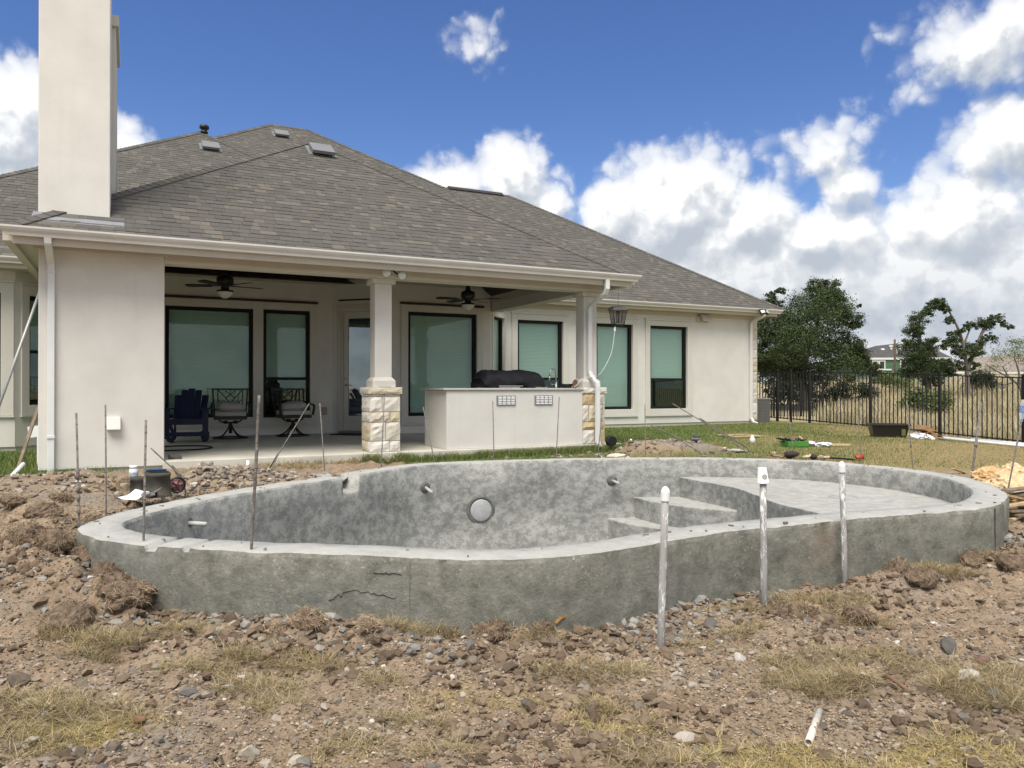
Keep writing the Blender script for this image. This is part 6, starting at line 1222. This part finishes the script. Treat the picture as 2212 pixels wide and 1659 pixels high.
# ------------------------------------------------------------------ turf clods
CLOD = mat('clod_soil', (.15, .108, .075), .98, .5, 26, col2=(.225, .165, .115), bump=1.0, bscale=50)
def clod(px, py, s, label, seed, z0=None):
    x, y = onz(px, py, .05)
    for _ in range(4): x, y = onz(px, py, gz(x, y)+s*.3)
    s *= 1.22; o = lumpy(seed, s, s*.82, s*.66, 4, .10); r = random.Random(seed); m = MB()
    V_ = np.array(o.v); nn = fbm(V_[:, 0]+V_[:, 2]*.7+seed, V_[:, 1]+V_[:, 2]*.9, 7/s*.3, 4, seed % 50)[:, None]; n2 = fbm(V_[:, 0]-V_[:, 2]+seed, V_[:, 1]+V_[:, 2], 38, 3, 5+seed % 40)[:, None]; V_ = V_*(1+.22*nn+.12*n2); m.v = [tuple(v) for v in V_]; m.f = o.f
    c = m.build('turf_clod', CLOD); c.location = (x, y, gz(x, y)+s*.28); c.rotation_euler = (0, 0, r.random()*6); tag(c, label, 'turf clod', 'turf clods thrown up by the digging')
    bl = []; fl_ = []
    for k in range(int(700*min(1.6, s/.15))):
        v = V_[r.randrange(len(V_))]; n_ = Vector(v).normalized()
        if n_.z < -.25: continue
        p = Vector(v)*1.0; d = (n_*.5+Vector((r.gauss(0, .8), r.gauss(0, .8), r.gauss(-.2, .6)))).normalized()*r.uniform(.02, .065); w = d.orthogonal().normalized()*.0013; q = p+d*.55+Vector((0, 0, .008)); e = p+d-Vector((0, 0, .012)); i = len(bl); bl += [p-w, p+w, q+w, q-w, e]; fl_ += [(i, i+1, i+2), (i, i+2, i+3), (i+3, i+2, i+4)]
    b = link('dead_roots', mesh_np('dead_roots', np.array(bl), np.array(fl_), STRAW2), c); tag(b, kind='stuff')
STRAW = rmat('dry_straw', [(.32,.25,.135),(.38,.305,.175),(.26,.20,.11),(.23,.19,.085),(.44,.37,.235),(.28,.23,.12),(.20,.15,.085)], .9, 5, .1, 0); STRAW2 = rmat('dead_root', [(.30,.215,.13),(.37,.28,.175),(.22,.155,.095),(.44,.36,.24)], .9, 5, .1, 0)
for i, (px, py, s, lab) in enumerate([(270,1292,.145,'large root bound turf clod against the lower left of the pool wall'),(215,1240,.13,'turf clod leaning on the left pool wall above the largest one'),(150,1238,.14,'broad turf clod between the grey rock and the pool wall'),(160,1160,.13,'turf clod behind the knotted stake at the left end'),(60,1160,.13,'turf clod on the slope left of the pool'),(30,1252,.10,'dark turf clod left of the pale grey rock'),(118,1195,.10,'small turf clod above the grey rock'),
  (660,1346,.085,'turf clod at the wall right of the mortar patch'),(800,1352,.07,'small turf clod under the crack in the pool wall'),(1060,1362,.10,'turf clod under the tall dry tuft at the centre'),(1130,1376,.075,'crumbling turf clod right of the centre tuft'),(1170,1402,.07,'low turf clod in the centre bank'),(1730,1318,.11,'shaggy turf clod right of the paper cup pipe'),(1850,1318,.10,'flat turf clod behind the shaggy one'),(1935,1240,.12,'turf clod on the bank right of the farthest pipe'),(1990,1250,.10,'straw topped clod further along the right bank'),
  (272,1040,.10,'turf clod below the chimney wall near the jar'),(220,1050,.11,'turf clod on the dirt below the dryer vent'),(200,1085,.09,'dark clod behind the rim at the left end'),(1352,968,.10,'dry clod at the left end of the far dirt mound'),(1437,965,.09,'shaggy clod in the middle of the far dirt mound'),(512,1000,.09,'root tangle on top of the rubble pile'),(1545,968,.06,'small clod at the right end of the far dirt mound'),(2180,1215,.10,'clod at the right edge beyond the pool end'),(600,1360,.06,'grey clod beside the upright wood chip'),(95,1100,.12,'lumpy clod on the left slope below the steel float'),(25,1110,.11,'clod at the left edge beside the steel float'),(140,1065,.10,'clod on the crest of the left dirt slope'),(120,1262,.13,'clod on the slope right behind the grey rock'),(180,1270,.12,'clod pressed against the largest root bound clod'),(190,1200,.11,'upper clod leaning on the left pool end'),(240,1335,.09,'low crumbly clod in front of the largest clod'),(2100,1215,.10,'clod on the bank below the right form joint'),(2050,1235,.09,'clod left of the right form joint bank'),(1680,1325,.08,'small clod at the foot of the paper cup pipe')]): clod(px, py, s, lab, 700+i)
# ------------------------------------------------------------------ grass
def blades(name, label, x, y, h, w, lean, mt, seed, z=None, seg=2, az=None, drop=.25, kind='stuff', lift=0):
    g = np.random.default_rng(seed); n = len(x); z = ground_h(x, y) if z is None else z; a = g.random(n)*6.283 if az is None else az; f = g.random(n)*6.283
    h = h*(.35+1.3*g.random(n)); l = lean*(.4+1.2*g.random(n)); dx, dy = np.cos(a), np.sin(a); wx, wy = np.cos(f)*w/2, np.sin(f)*w/2; B = np.stack([x, y, z+lift], -1)
    vs = []; 
    for t, ww in ((0, 1), (.5, .8), (1, 0)):
        c = B+np.stack([dx*l*h*t*t**.5, dy*l*h*t*t**.5, h*(t-drop*l*t*t*t)*np.clip(1.25-l*.35, .25, 1)], -1); W_ = np.stack([wx*ww, wy*ww, 0*wx], -1)
        vs += [c-W_, c+W_] if ww else [c]
    V_ = np.stack(vs, 1).reshape(-1, 3); b = 5*np.arange(n)[:, None, None]; F_ = (np.array([(0,1,3),(0,3,2),(2,3,4)])[None]+b).reshape(-1, 3)
    return tag(link(name, mesh_np(name, V_, F_, mt)), label, None, kind=kind)
GREENB = rmat('lawn_blade', [(.065,.11,.022),(.085,.145,.032),(.11,.165,.042),(.07,.12,.026),(.16,.19,.06),(.24,.225,.095)], .7, 3, .1, 0); DRYB = rmat('dry_lawn_blade', [(.30,.255,.12),(.36,.30,.16),(.42,.35,.20),(.22,.20,.08),(.32,.26,.13)], .85, 3, .1, 0)
def grab(n, seed, x0, x1, y0, y1):
    g = np.random.default_rng(seed); x = x0+(x1-x0)*g.random(n); y = y0+(y1-y0)*g.random(n); k = ~inside(x, y, POOL); u, v = uvof(x, y); k &= ~((v > -.1) & (u > -4.2) & (u < 3.4) & (v < 5.4)); k &= ~((v > 5.2) & (u > 3) & (u < 11.9)); k &= ~((u > -5.65) & (u < -4.1) & (v > -.05)); k &= ~((v > 4.5) & (u < -5)); return x[k], y[k]
x, y = grab(150000, 31, -1.6, 14, 10.6, 22); L_, _, f_ = masks(x, y)
n6 = fbm(x, y, .45, 4, 33); dryness = np.clip(n6*.8+.17*x-.06*y+.27, 0, 1)
k = (L_ > .35) & (f_ < .5); g_ = rng.random(len(x)); grn = k & (g_ > dryness); dr_ = k & (g_ <= dryness*.8)
blades('lawn_grass', 'short green lawn grass beside the house', x[grn], y[grn], .046, .006, .6, GREENB, 32); blades('dry_lawn', 'yellowed dry lawn grass toward the fence', x[dr_], y[dr_], .024, .006, 1.1, DRYB, 34)
g = np.random.default_rng(35); uu_ = -3.6+7*g.random(20000); vv_ = -.10-.34*g.random(20000)**1.2; x, y = xy(uu_, vv_); k = ~inside(x, y, POOL) & (fbm(uu_, vv_, 1.1, 3, 8)+.25*(uu_+.5) > -.30); blades('slab_edge_grass', 'uneven grass growing between the slab and the far rim', x[k], y[k], .10, .006, .55, GREENB, 36)
k2 = ~inside(x, y, POOL) & (rng.random(len(x)) < .35); blades('slab_edge_straw', 'dry straw in the gap below the slab', x[k2], y[k2], .07, .005, .9, STRAW, 37)
x, y = grab(14000, 38, -9, -4.8, 9, 13); L_, _, _ = masks(x, y); k = L_ > .3; blades('side_grass', 'green grass at the foot of the left bay', x[k], y[k], .08, .007, .5, GREENB, 39)
# straw in the foreground: mats and tufts
tx, ty, th, tl = [], [], [], []
def tuft(px, py, r_, n, h, l, flat=.6):
    n = int(n*1.15); x_, y_ = onz(px, py, .02); x_, y_ = onz(px, py, gz(x_, y_)); g = np.random.default_rng(int(px*7+py)); a = rng.random(n)*6.283; q = r_*np.sqrt(rng.random(n)); X_ = x_+q*np.cos(a)*1.35; Y_ = y_+q*np.sin(a)*flat; k = ~inside(X_, Y_, POOL); X_, Y_ = X_[k], Y_[k]; tx.append(X_); ty.append(Y_); th.append(np.full(len(X_), h*1.25)); tl.append(np.full(len(X_), l))
for a in [(215,1385,.12,700,.07,1.2),(250,1360,.10,400,.08,1.0),(395,1375,.16,900,.06,1.5),(430,1440,.16,900,.05,1.8),(135,1290,.10,400,.07,1.2),(200,1330,.12,500,.06,1.4),(560,1490,.16,1000,.055,1.8),(590,1530,.12,500,.05,1.6),(520,1430,.09,400,.08,1.2),(620,1400,.12,500,.06,1.4),(690,1420,.12,500,.06,1.5),(60,1545,.22,1500,.05,1.5),(160,1540,.18,1000,.05,1.5),(30,1600,.2,900,.045,1.5),(230,1560,.15,600,.045,1.6),
          (870,1375,.10,500,.07,1.3),(960,1365,.10,500,.07,1.2),(1084,1352,.05,420,.15,.55),(1075,1340,.03,160,.17,.5),(1170,1395,.09,350,.05,1.5),(1215,1420,.13,600,.05,1.7),(1330,1465,.14,600,.045,1.8),(1350,1450,.1,350,.05,1.7),(820,1480,.12,350,.04,1.8),(1300,1530,.08,300,.05,1.3),(890,1560,.13,500,.045,1.7),(960,1630,.12,400,.045,1.7),(1420,1640,.16,700,.045,1.6),(760,1610,.12,350,.045,1.8),
          (1700,1310,.14,700,.06,1.4),(1760,1300,.12,500,.06,1.4),(1820,1330,.16,700,.05,1.7),(1870,1345,.14,600,.05,1.7),(1930,1235,.12,600,.07,1.2),(1990,1245,.14,800,.08,1.1),(2050,1255,.12,500,.07,1.2),(1750,1470,.19,1300,.06,1.7),(1800,1500,.16,1000,.06,1.7),(1690,1440,.1,400,.05,1.6),(1850,1430,.22,900,.05,1.7),(1960,1440,.22,900,.05,1.8),(2110,1500,.16,1100,.07,1.4),(2150,1520,.12,700,.07,1.4),(2060,1490,.1,400,.06,1.5),(2190,1460,.16,600,.05,1.6),(2120,1200,.16,600,.05,1.5),(1620,1320,.12,400,.05,1.6),(1600,1370,.12,400,.05,1.7),(1500,1400,.1,260,.05,1.7),
          (1290,968,.2,300,.08,1.2),(250,1065,.3,700,.07,1.3),(430,1030,.25,500,.08,1.2),(560,1030,.2,500,.08,1.2),(660,1015,.2,400,.08,1.2)]: tuft(*a)
x, y = scatter(26000, 51, (2.6, 7.2), .72); L_, st_, _ = masks(x, y); k = (rng.random(len(x)) < .05+.30*np.clip(fbm(x, y, 1.6, 3, 66), 0, 1)); tx.append(x[k]); ty.append(y[k]); th.append(np.full(k.sum(), .045)); tl.append(np.full(k.sum(), 2.2))
x, y = np.concatenate(tx), np.concatenate(ty); blades('dry_grass', 'dry straw tufts torn up among the stones', x, y, np.concatenate(th), .0028, np.concatenate(tl), STRAW, 52, lift=.006)
g = np.random.default_rng(53); y = 2.45+1.35*g.random(70000); x = (-.72+1.44*g.random(70000))*y*1.03; _, st_, _ = masks(x, y); k = (g.random(len(x)) < st_*1.3); k &= st_ > .15
MATG = rmat('olive_straw', [(.40,.315,.135),(.34,.275,.11),(.45,.36,.175),(.28,.24,.085),(.48,.39,.21),(.24,.215,.075)], .9, 5, .1, 0)
blades('straw_mat', 'olive yellow dying grass along the bottom of the plot', x[k], y[k], .042, .0026, 1.5, MATG, 54)
# tall dry grass of the field beyond the fence
g = np.random.default_rng(61); n = 70000; y = 16+44*g.random(n)**1.7; x = y*(.40+.36*g.random(n)); u_, v_ = uvof(x, y); k = (u_ > 13.6) & ((g.random(n) < .9)); x, y = x[k], y[k]
FLD = rmat('field_grass', [(.44,.385,.25),(.50,.44,.30),(.37,.315,.19),(.54,.48,.35),(.32,.29,.16),(.40,.35,.21)], .9, 3, .1, 0)
hh = np.clip(.22+.35*fbm(x, y, .35, 3, 15)+.012*(y-16), .12, .85); blades('field_grass', 'tall dry grass of the field beyond the fence', x, y, hh, .012+.0006*(y-16), .35, FLD, 62)
# brown curved root in the right foreground
P = [atY(px, py, 3.95) for px, py in ((2120, 1478), (2108, 1500), (2112, 1520), (2128, 1545))]; 
x, y = onz(1935, 1490, .03); o = MB().tube(smooth_pts([(x-.01, y+.12, gz(x, y)+.03), (x-.02, y+.05, gz(x, y)+.065), (x+.005, y-.01, gz(x, y)+.055), (x+.05, y-.10, gz(x, y)+.01)]), [.012]*19, 8).build('tree_root', mat('root_brown', (.17, .10, .06), .8, .3, 20), None, True); tag(o, 'curved brown root sticking out among stones in the right foreground', 'root')
# ------------------------------------------------------------------ trees and far houses
def leafmat(name, cols):
    m = rmat(name, cols, .7, 3, .1, 0); return m
OAK = leafmat('oak_leaf', [(.042,.064,.024),(.055,.080,.031),(.072,.098,.040),(.035,.054,.021),(.088,.112,.05),(.06,.084,.034)])
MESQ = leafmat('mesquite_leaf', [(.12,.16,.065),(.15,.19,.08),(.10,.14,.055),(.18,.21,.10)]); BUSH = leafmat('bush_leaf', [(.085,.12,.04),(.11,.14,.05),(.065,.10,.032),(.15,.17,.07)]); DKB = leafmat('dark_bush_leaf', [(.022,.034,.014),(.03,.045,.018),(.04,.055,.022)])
BARK = mat('oak_bark', (.15, .13, .115), .95, .35, 14, bump=1, bscale=18)
def leaves(parent, blobs, size, mt, seed, dens=1.0, name='crown', clump=.55):
    """leaf sized faces in clumps that fill the blobs (centre, radii)"""
    g = np.random.default_rng(seed); C = []
    for (c, r_, n) in blobs:
        n = int(n*dens); d = g.standard_normal((n, 3)); d /= np.linalg.norm(d, axis=1)[:, None]; rad = g.random(n)**.42
        cl = np.array(c)+d*rad[:, None]*np.array(r_); cr = clump*(.5+g.random(n))*min(r_)*.42
        k = 84; p = cl[:, None]+g.standard_normal((n, k, 3))*cr[:, None, None]*np.array([.8, .8, .55]); C.append(p.reshape(-1, 3))
    C = np.concatenate(C); n = len(C); a = g.standard_normal((n, 3)); a /= np.linalg.norm(a, axis=1)[:, None]; b = np.cross(a, g.standard_normal((n, 3))); b /= np.linalg.norm(b, axis=1)[:, None]; s = size*(.55+.9*g.random((n, 1)))
    V_ = np.stack([C-a*s*.5, C+b*s*.28, C+a*s*.5, C-b*s*.28], 1).reshape(-1, 3); F_ = (np.array([(0, 1, 2, 3)])[None]+4*np.arange(n)[:, None, None]).reshape(-1, 4)
    return link(name, mesh_np(name, V_, F_, mt), parent)
def limb(m, pts, r0, r1): P_ = smooth_pts(pts, 4); n = len(P_); m.tube(P_, [r0+(r1-r0)*i/(n-1) for i in range(n)], 7)
def B(px, py, r, Y, n, dy=0, f=1.0): p = atY(px, py, Y+dy); s = r/1650*Y; return ((p.x, p.y, p.z), (s, s*f, s*.85), n)
def tree(label, base, Y, limbs, blobs, size, mt, seed, group, name='oak_tree', r0=.2, cat='tree', clump=.55, dens=1.5):
    b = atY(*base, Y); z = gz(b.x, b.y); t = thing(name, label, cat, (b.x, b.y, z), 0, group); m = MB(); rr_ = random.Random(seed)
    for i, L in enumerate(limbs):
        P_ = [Vector(atY(px, py, Y+dy))-Vector((b.x, b.y, z)) for px, py, dy in L[0]]
        if i == 0: P_[0].z = -.2
        limb(m, P_, L[1], L[2])
    tk = m.build('trunk', BARK, t, True); o = leaves(None, blobs, size, mt, seed, dens, clump=clump); o.data.transform(Matrix.Translation((-b.x, -b.y, -z))); o.parent = t; return t
GT = 'oaks beyond the fence'
tree('big dense dark live oak behind the fence at the house corner', (1738, 845), 33,
     [([(1738,850,0),(1735,800,0),(1748,750,0),(1765,700,.5),(1772,640,.5)], .20, .04), ([(1736,800,0),(1715,770,1),(1690,720,1),(1668,650,1)], .10, .02), ([(1745,770,0),(1785,745,-1),(1815,725,-1)], .05, .012), ([(1740,790,0),(1790,780,1),(1840,775,1),(1880,785,1)], .06, .012), ([(1700,745,1),(1660,740,0),(1630,750,0)], .09, .03)],
     [B(1772,655,48,33,60), B(1745,690,62,33,80,-1), B(1805,660,38,33,42), B(1830,690,32,33,34), B(1792,628,28,33,26), B(1760,622,22,33,18), B(1690,700,42,33,55), B(1668,655,22,33,26), B(1682,628,12,33,9), B(1665,640,10,33,7), B(1650,720,36,33,44), B(1720,745,55,33,72,-1.5), B(1790,735,50,33,60,1), B(1842,745,26,33,26), B(1660,770,42,33,52), B(1735,785,60,33,60,1), B(1810,785,45,33,48,-1), B(1868,790,24,33,26), B(1890,800,16,33,12), B(1700,810,50,33,40), B(1640,690,20,33,18), B(1655,800,36,33,40,1), B(1720,815,40,33,40), B(1700,770,40,33,50,1.5), B(1850,770,30,33,36), B(1640,780,26,33,30), B(1770,815,30,33,16,1), B(1640,655,12,38,6), B(1850,705,14,33,8), B(1856,660,7,33,3)], .070, OAK, 11, GT)
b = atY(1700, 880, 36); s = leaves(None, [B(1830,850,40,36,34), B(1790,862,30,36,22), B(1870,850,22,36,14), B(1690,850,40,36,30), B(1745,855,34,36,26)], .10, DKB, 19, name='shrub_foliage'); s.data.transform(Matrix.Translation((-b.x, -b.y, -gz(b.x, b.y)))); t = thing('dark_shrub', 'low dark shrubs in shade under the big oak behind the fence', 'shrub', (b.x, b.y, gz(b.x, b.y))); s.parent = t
m = MB(); limb(m, [(0, 0, -.1), (.1, 0, .5), (.2, .1, 1.2)], .06, .02); m.build('stem', BARK, t, True)
tree('left of the two gnarled oaks, leaning dark crown over the field', (2000, 872), 40,
     [([(2003,872,0),(2004,830,0),(1995,790,0),(1988,740,0),(1985,700,0),(2000,675,0),(2025,660,0)], .17, .03), ([(1990,760,0),(2020,740,0),(2035,730,0)], .07, .02)],
     [B(1978,760,34,40,50), B(1990,785,40,40,60), B(1975,715,22,40,26), B(1985,690,20,40,20), B(2005,672,16,40,13), B(2022,658,16,40,14), B(2040,665,10,40,6), B(2010,745,20,40,20), B(1962,740,16,40,12), B(2035,790,22,40,22), B(2053,805,16,40,14), B(1968,805,24,40,26), B(2012,815,26,40,24), B(2045,745,12,40,8), B(2028,640+18,12,40,8)], .070, OAK, 12, GT)
tree('right gnarled oak with forked pale trunk and bare gaps', (2090, 868), 38,
     [([(2090,868,0),(2090,830,0),(2089,800,0),(2086,775,0),(2080,740,0),(2068,705,0),(2055,680,0),(2042,660,0)], 0.13, .03), ([(2089,800,0),(2098,775,0),(2112,745,0),(2124,715,0),(2140,700,0),(2165,690,0)], .13, .03), ([(2086,775,0),(2068,760,0),(2050,742,0)], .08, .02), ([(2082,745,0),(2092,720,0),(2098,700,0)], .06, .02)],
     [B(2030,655,13,38,13), B(2045,668,11,38,9), B(2056,690,12,38,9), B(2030,662,10,38,8), B(2062,735,18,38,18), B(2045,745,12,38,10), B(2098,705,13,38,11), B(2085,760,24,38,30), B(2110,755,18,38,17), B(2128,700,17,38,16), B(2150,690,16,38,14), B(2168,700,11,38,7), B(2182,706,8,38,4), B(2140,730,13,38,9), B(2120,735,10,38,8), B(2070,790,15,38,11), B(2105,790,14,38,9), B(2075,715,10,38,7), B(2050,720,9,38,5)], .070, OAK, 13, GT)
tree('pale feathery mesquite tree at the right edge beyond the fence', (2210, 862), 30,
     [([(2212,862,0),(2205,840,0),(2180,815,0),(2165,790,0)], .07, .02), ([(2205,840,0),(2200,800,0),(2190,770,0)], .05, .015), ([(2212,850,0),(2225,800,0),(2235,760,0)], .06, .015), ([(2190,825,0),(2160,835,0),(2135,845,0)], .04, .01), ([(2180,815,0),(2150,800,0),(2128,785,0)], .04, .01)],
     [B(2165,775,30,30,6), B(2195,760,30,30,7), B(2150,790,22,30,4), B(2225,755,32,30,8), B(2190,735,18,30,3), B(2240,790,28,30,6), B(2215,780,22,30,4)], .05, MESQ, 14, None, name='mesquite_tree', clump=1.5)
def bush(label, blobs, base, Y, mt, seed, size=.08, name='bush'):
    b = atY(*base, Y); z = gz(b.x, b.y); t = thing(name, label, 'bush', (b.x, b.y, z), 0, 'bushes in the dry field'); o = leaves(None, blobs, size, mt, seed, clump=.8, name='foliage'); o.data.transform(Matrix.Translation((-b.x, -b.y, -z))); o.parent = t
    m = MB()
    for k in range(5): limb(m, [(0, 0, -.1), (.12*math.cos(k*1.3), .12*math.sin(k*1.3), .35), (.4*math.cos(k*1.3), .3*math.sin(k*1.3), .8)], .03, .008)
    m.build('stem', BARK, t, True)
bush('pale green bush in the field behind the black tub', [B(1990,875,36,27,34), B(2025,868,28,27,22), B(1960,885,24,27,18), B(1980,850,20,27,9)], (1992, 895), 27, BUSH, 21)
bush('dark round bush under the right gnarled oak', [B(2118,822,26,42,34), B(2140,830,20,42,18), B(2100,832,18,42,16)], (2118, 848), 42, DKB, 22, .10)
bush('straggling green bush under the left gnarled oak', [B(1905,815,22,45,14), B(1930,822,22,45,14), B(1955,830,20,45,12)], (1930, 840), 45, BUSH, 23, .10)
# far house still in green sheathing
SHG = mat('green_sheathing', (.055, .13, .075), .7, .25, 1.2, col2=(.085, .17, .105)); RF2 = mat('far_roof', (.075, .072, .075), .9, .12, 2, bump=.2); WH = mat('far_white', (.62, .62, .60), .7, .05, 2); BEI = mat('far_beige_wall', (.46, .40, .31), .85, .06, 1); RFB = mat('far_tan_roof', (.24, .205, .18), .9, .12, 2); DKW = mat('far_window', (.02, .025, .03), .3, .2, 3, spec=.6)
def far_house(label, Y, wall, roofpts, walls, wins, wm, rm, depth=9, name='house', roofvents=(), trim=()):
    b = atY(walls[0], 820, Y); h = thing(name, label, 'house', (b.x, b.y, gz(b.x, b.y)), 0, 'houses beyond the field'); off = Vector((b.x, b.y, gz(b.x, b.y)))
    L = lambda px, py, dy=0: atY(px, py, Y)+Vector((0, dy, 0))-off
    a, c = L(walls[0], walls[2]), L(walls[1], walls[2]); m = MB(); m.box((a.x, 0, -.5), (c.x, depth, a.z)); m.build('wall', wm, h)
    m = MB(); n = len(roofpts); ridge = [L(px, py, 0)+Vector((0, min(4.5, max(0, (a.z*0+L(px, py).z-a.z))*1.3) if True else 0, 0)) for px, py in roofpts]; sc = [Y/(Y+p.y) for p in ridge]
    ridge = [Vector(((p+off).x/s_, (p+off).y, 1.55+((p+off).z-1.55)/s_))-off for p, s_ in zip(ridge, sc)]
    e0, e1 = ridge[0], ridge[-1]; vs = ridge+[Vector((p.x, depth+1-(p.y if p.y > .1 else 0)*.0, p.z)) for p in ridge]
    m.add(ridge+[Vector((p.x, max(p.y, depth-p.y) if p.y > .1 else depth+.8, p.z)) for p in ridge], [tuple(range(n))[::-1]]+[(i, i+1, n+i+1, n+i) for i in range(n-1)]+[tuple(range(n, 2*n))]); m.build('roof', rm, h)
    m = MB(); m.bar(e0+Vector((0, -.05, -.1)), e1+Vector((0, -.05, -.1)), .25, .2); m.build('eave_board', WH, h)
    for (x0, y0, x1, y1) in wins:
        p, q = L(x0, y1), L(x1, y0); m = MB(); m.box((p.x-.12, -.10, p.z-.12), (q.x+.12, -.02, q.z+.12)); w = m.build('window', WH, h); m = MB(); m.box((p.x, -.13, p.z), (q.x, -.102, q.z)); m.build('pane', DKW, w)
    for (px, py, w_, hh_) in roofvents: p = L(px, py); m = MB(); m.lathe([(w_, -.3), (w_, hh_), (w_*1.5, hh_), (w_*1.2, hh_+.15), (0, hh_+.16)], 8, (p.x, 1.2, p.z-.2), closed=False); m.build('roof_vent', WH, h)
    for (x0, y0, x1, y1) in trim: p, q = L(x0, y1), L(x1, y0); m = MB(); m.box((p.x, -.09, p.z), (q.x, -.0, q.z)); m.build('trim_board', WH, h)
far_house('distant half built house with green sheathing and dark grey roof', 75, None, [(1866,773),(1903,749),(1927,748),(1945,741),(1985,740),(2012,750),(2056,772)], (1875, 2048, 773), [(1886,781,1894,795),(1900,781,1909,796),(1946,780,1954,793)], SHG, RF2, roofvents=((1919,757,.16,.3), (1938,752,.14,.4), (1958,744,.16,.3), (1966,744,.16,.3)), trim=((1885,797,1925,800), (1885,806,1925,809)))
far_house('distant tan roofed beige house behind the right gnarled oak', 92, None, [(2052,803),(2075,780),(2130,776),(2180,765),(2225,764),(2260,805)], (2058, 2255, 804), [(2066,808,2078,813),(2165,806,2182,814),(2190,806,2206,814)], BEI, RFB)
b = atY(2110, 818, 80); w = thing('garden_wall', 'distant low pale wall along the far side of the field', 'wall', (b.x, b.y, gz(b.x, b.y))); m = MB(); m.box((-9, 0, -.5), (12, .25, .85)); m.build('wall_panel', BEI, w)
for k in range(8): m = MB(); m.box((-9+k*2.9, -.06, -.5), (-8.7+k*2.9, .31, 1.0)); m.build('wall_pier', BEI, w)
b = atY(1933, 812, 68); o = thing('utility_pole', 'dark utility pole in front of the green sheathed house', 'utility pole', (b.x, b.y, gz(b.x, b.y))); m = MB(); m.tube([(0, 0, -.3), (0, 0, 2), (0, 0, atY(1933, 733, 68).z-gz(b.x, b.y))], [.11, .10, .09], 8); m.build('pole_shaft', RUST, o, True)
m = MB(); m.tube([(.12, 0, 3.4), (.30, .1, 2.9)], .05, 6); m.build('bracket', WH, o)
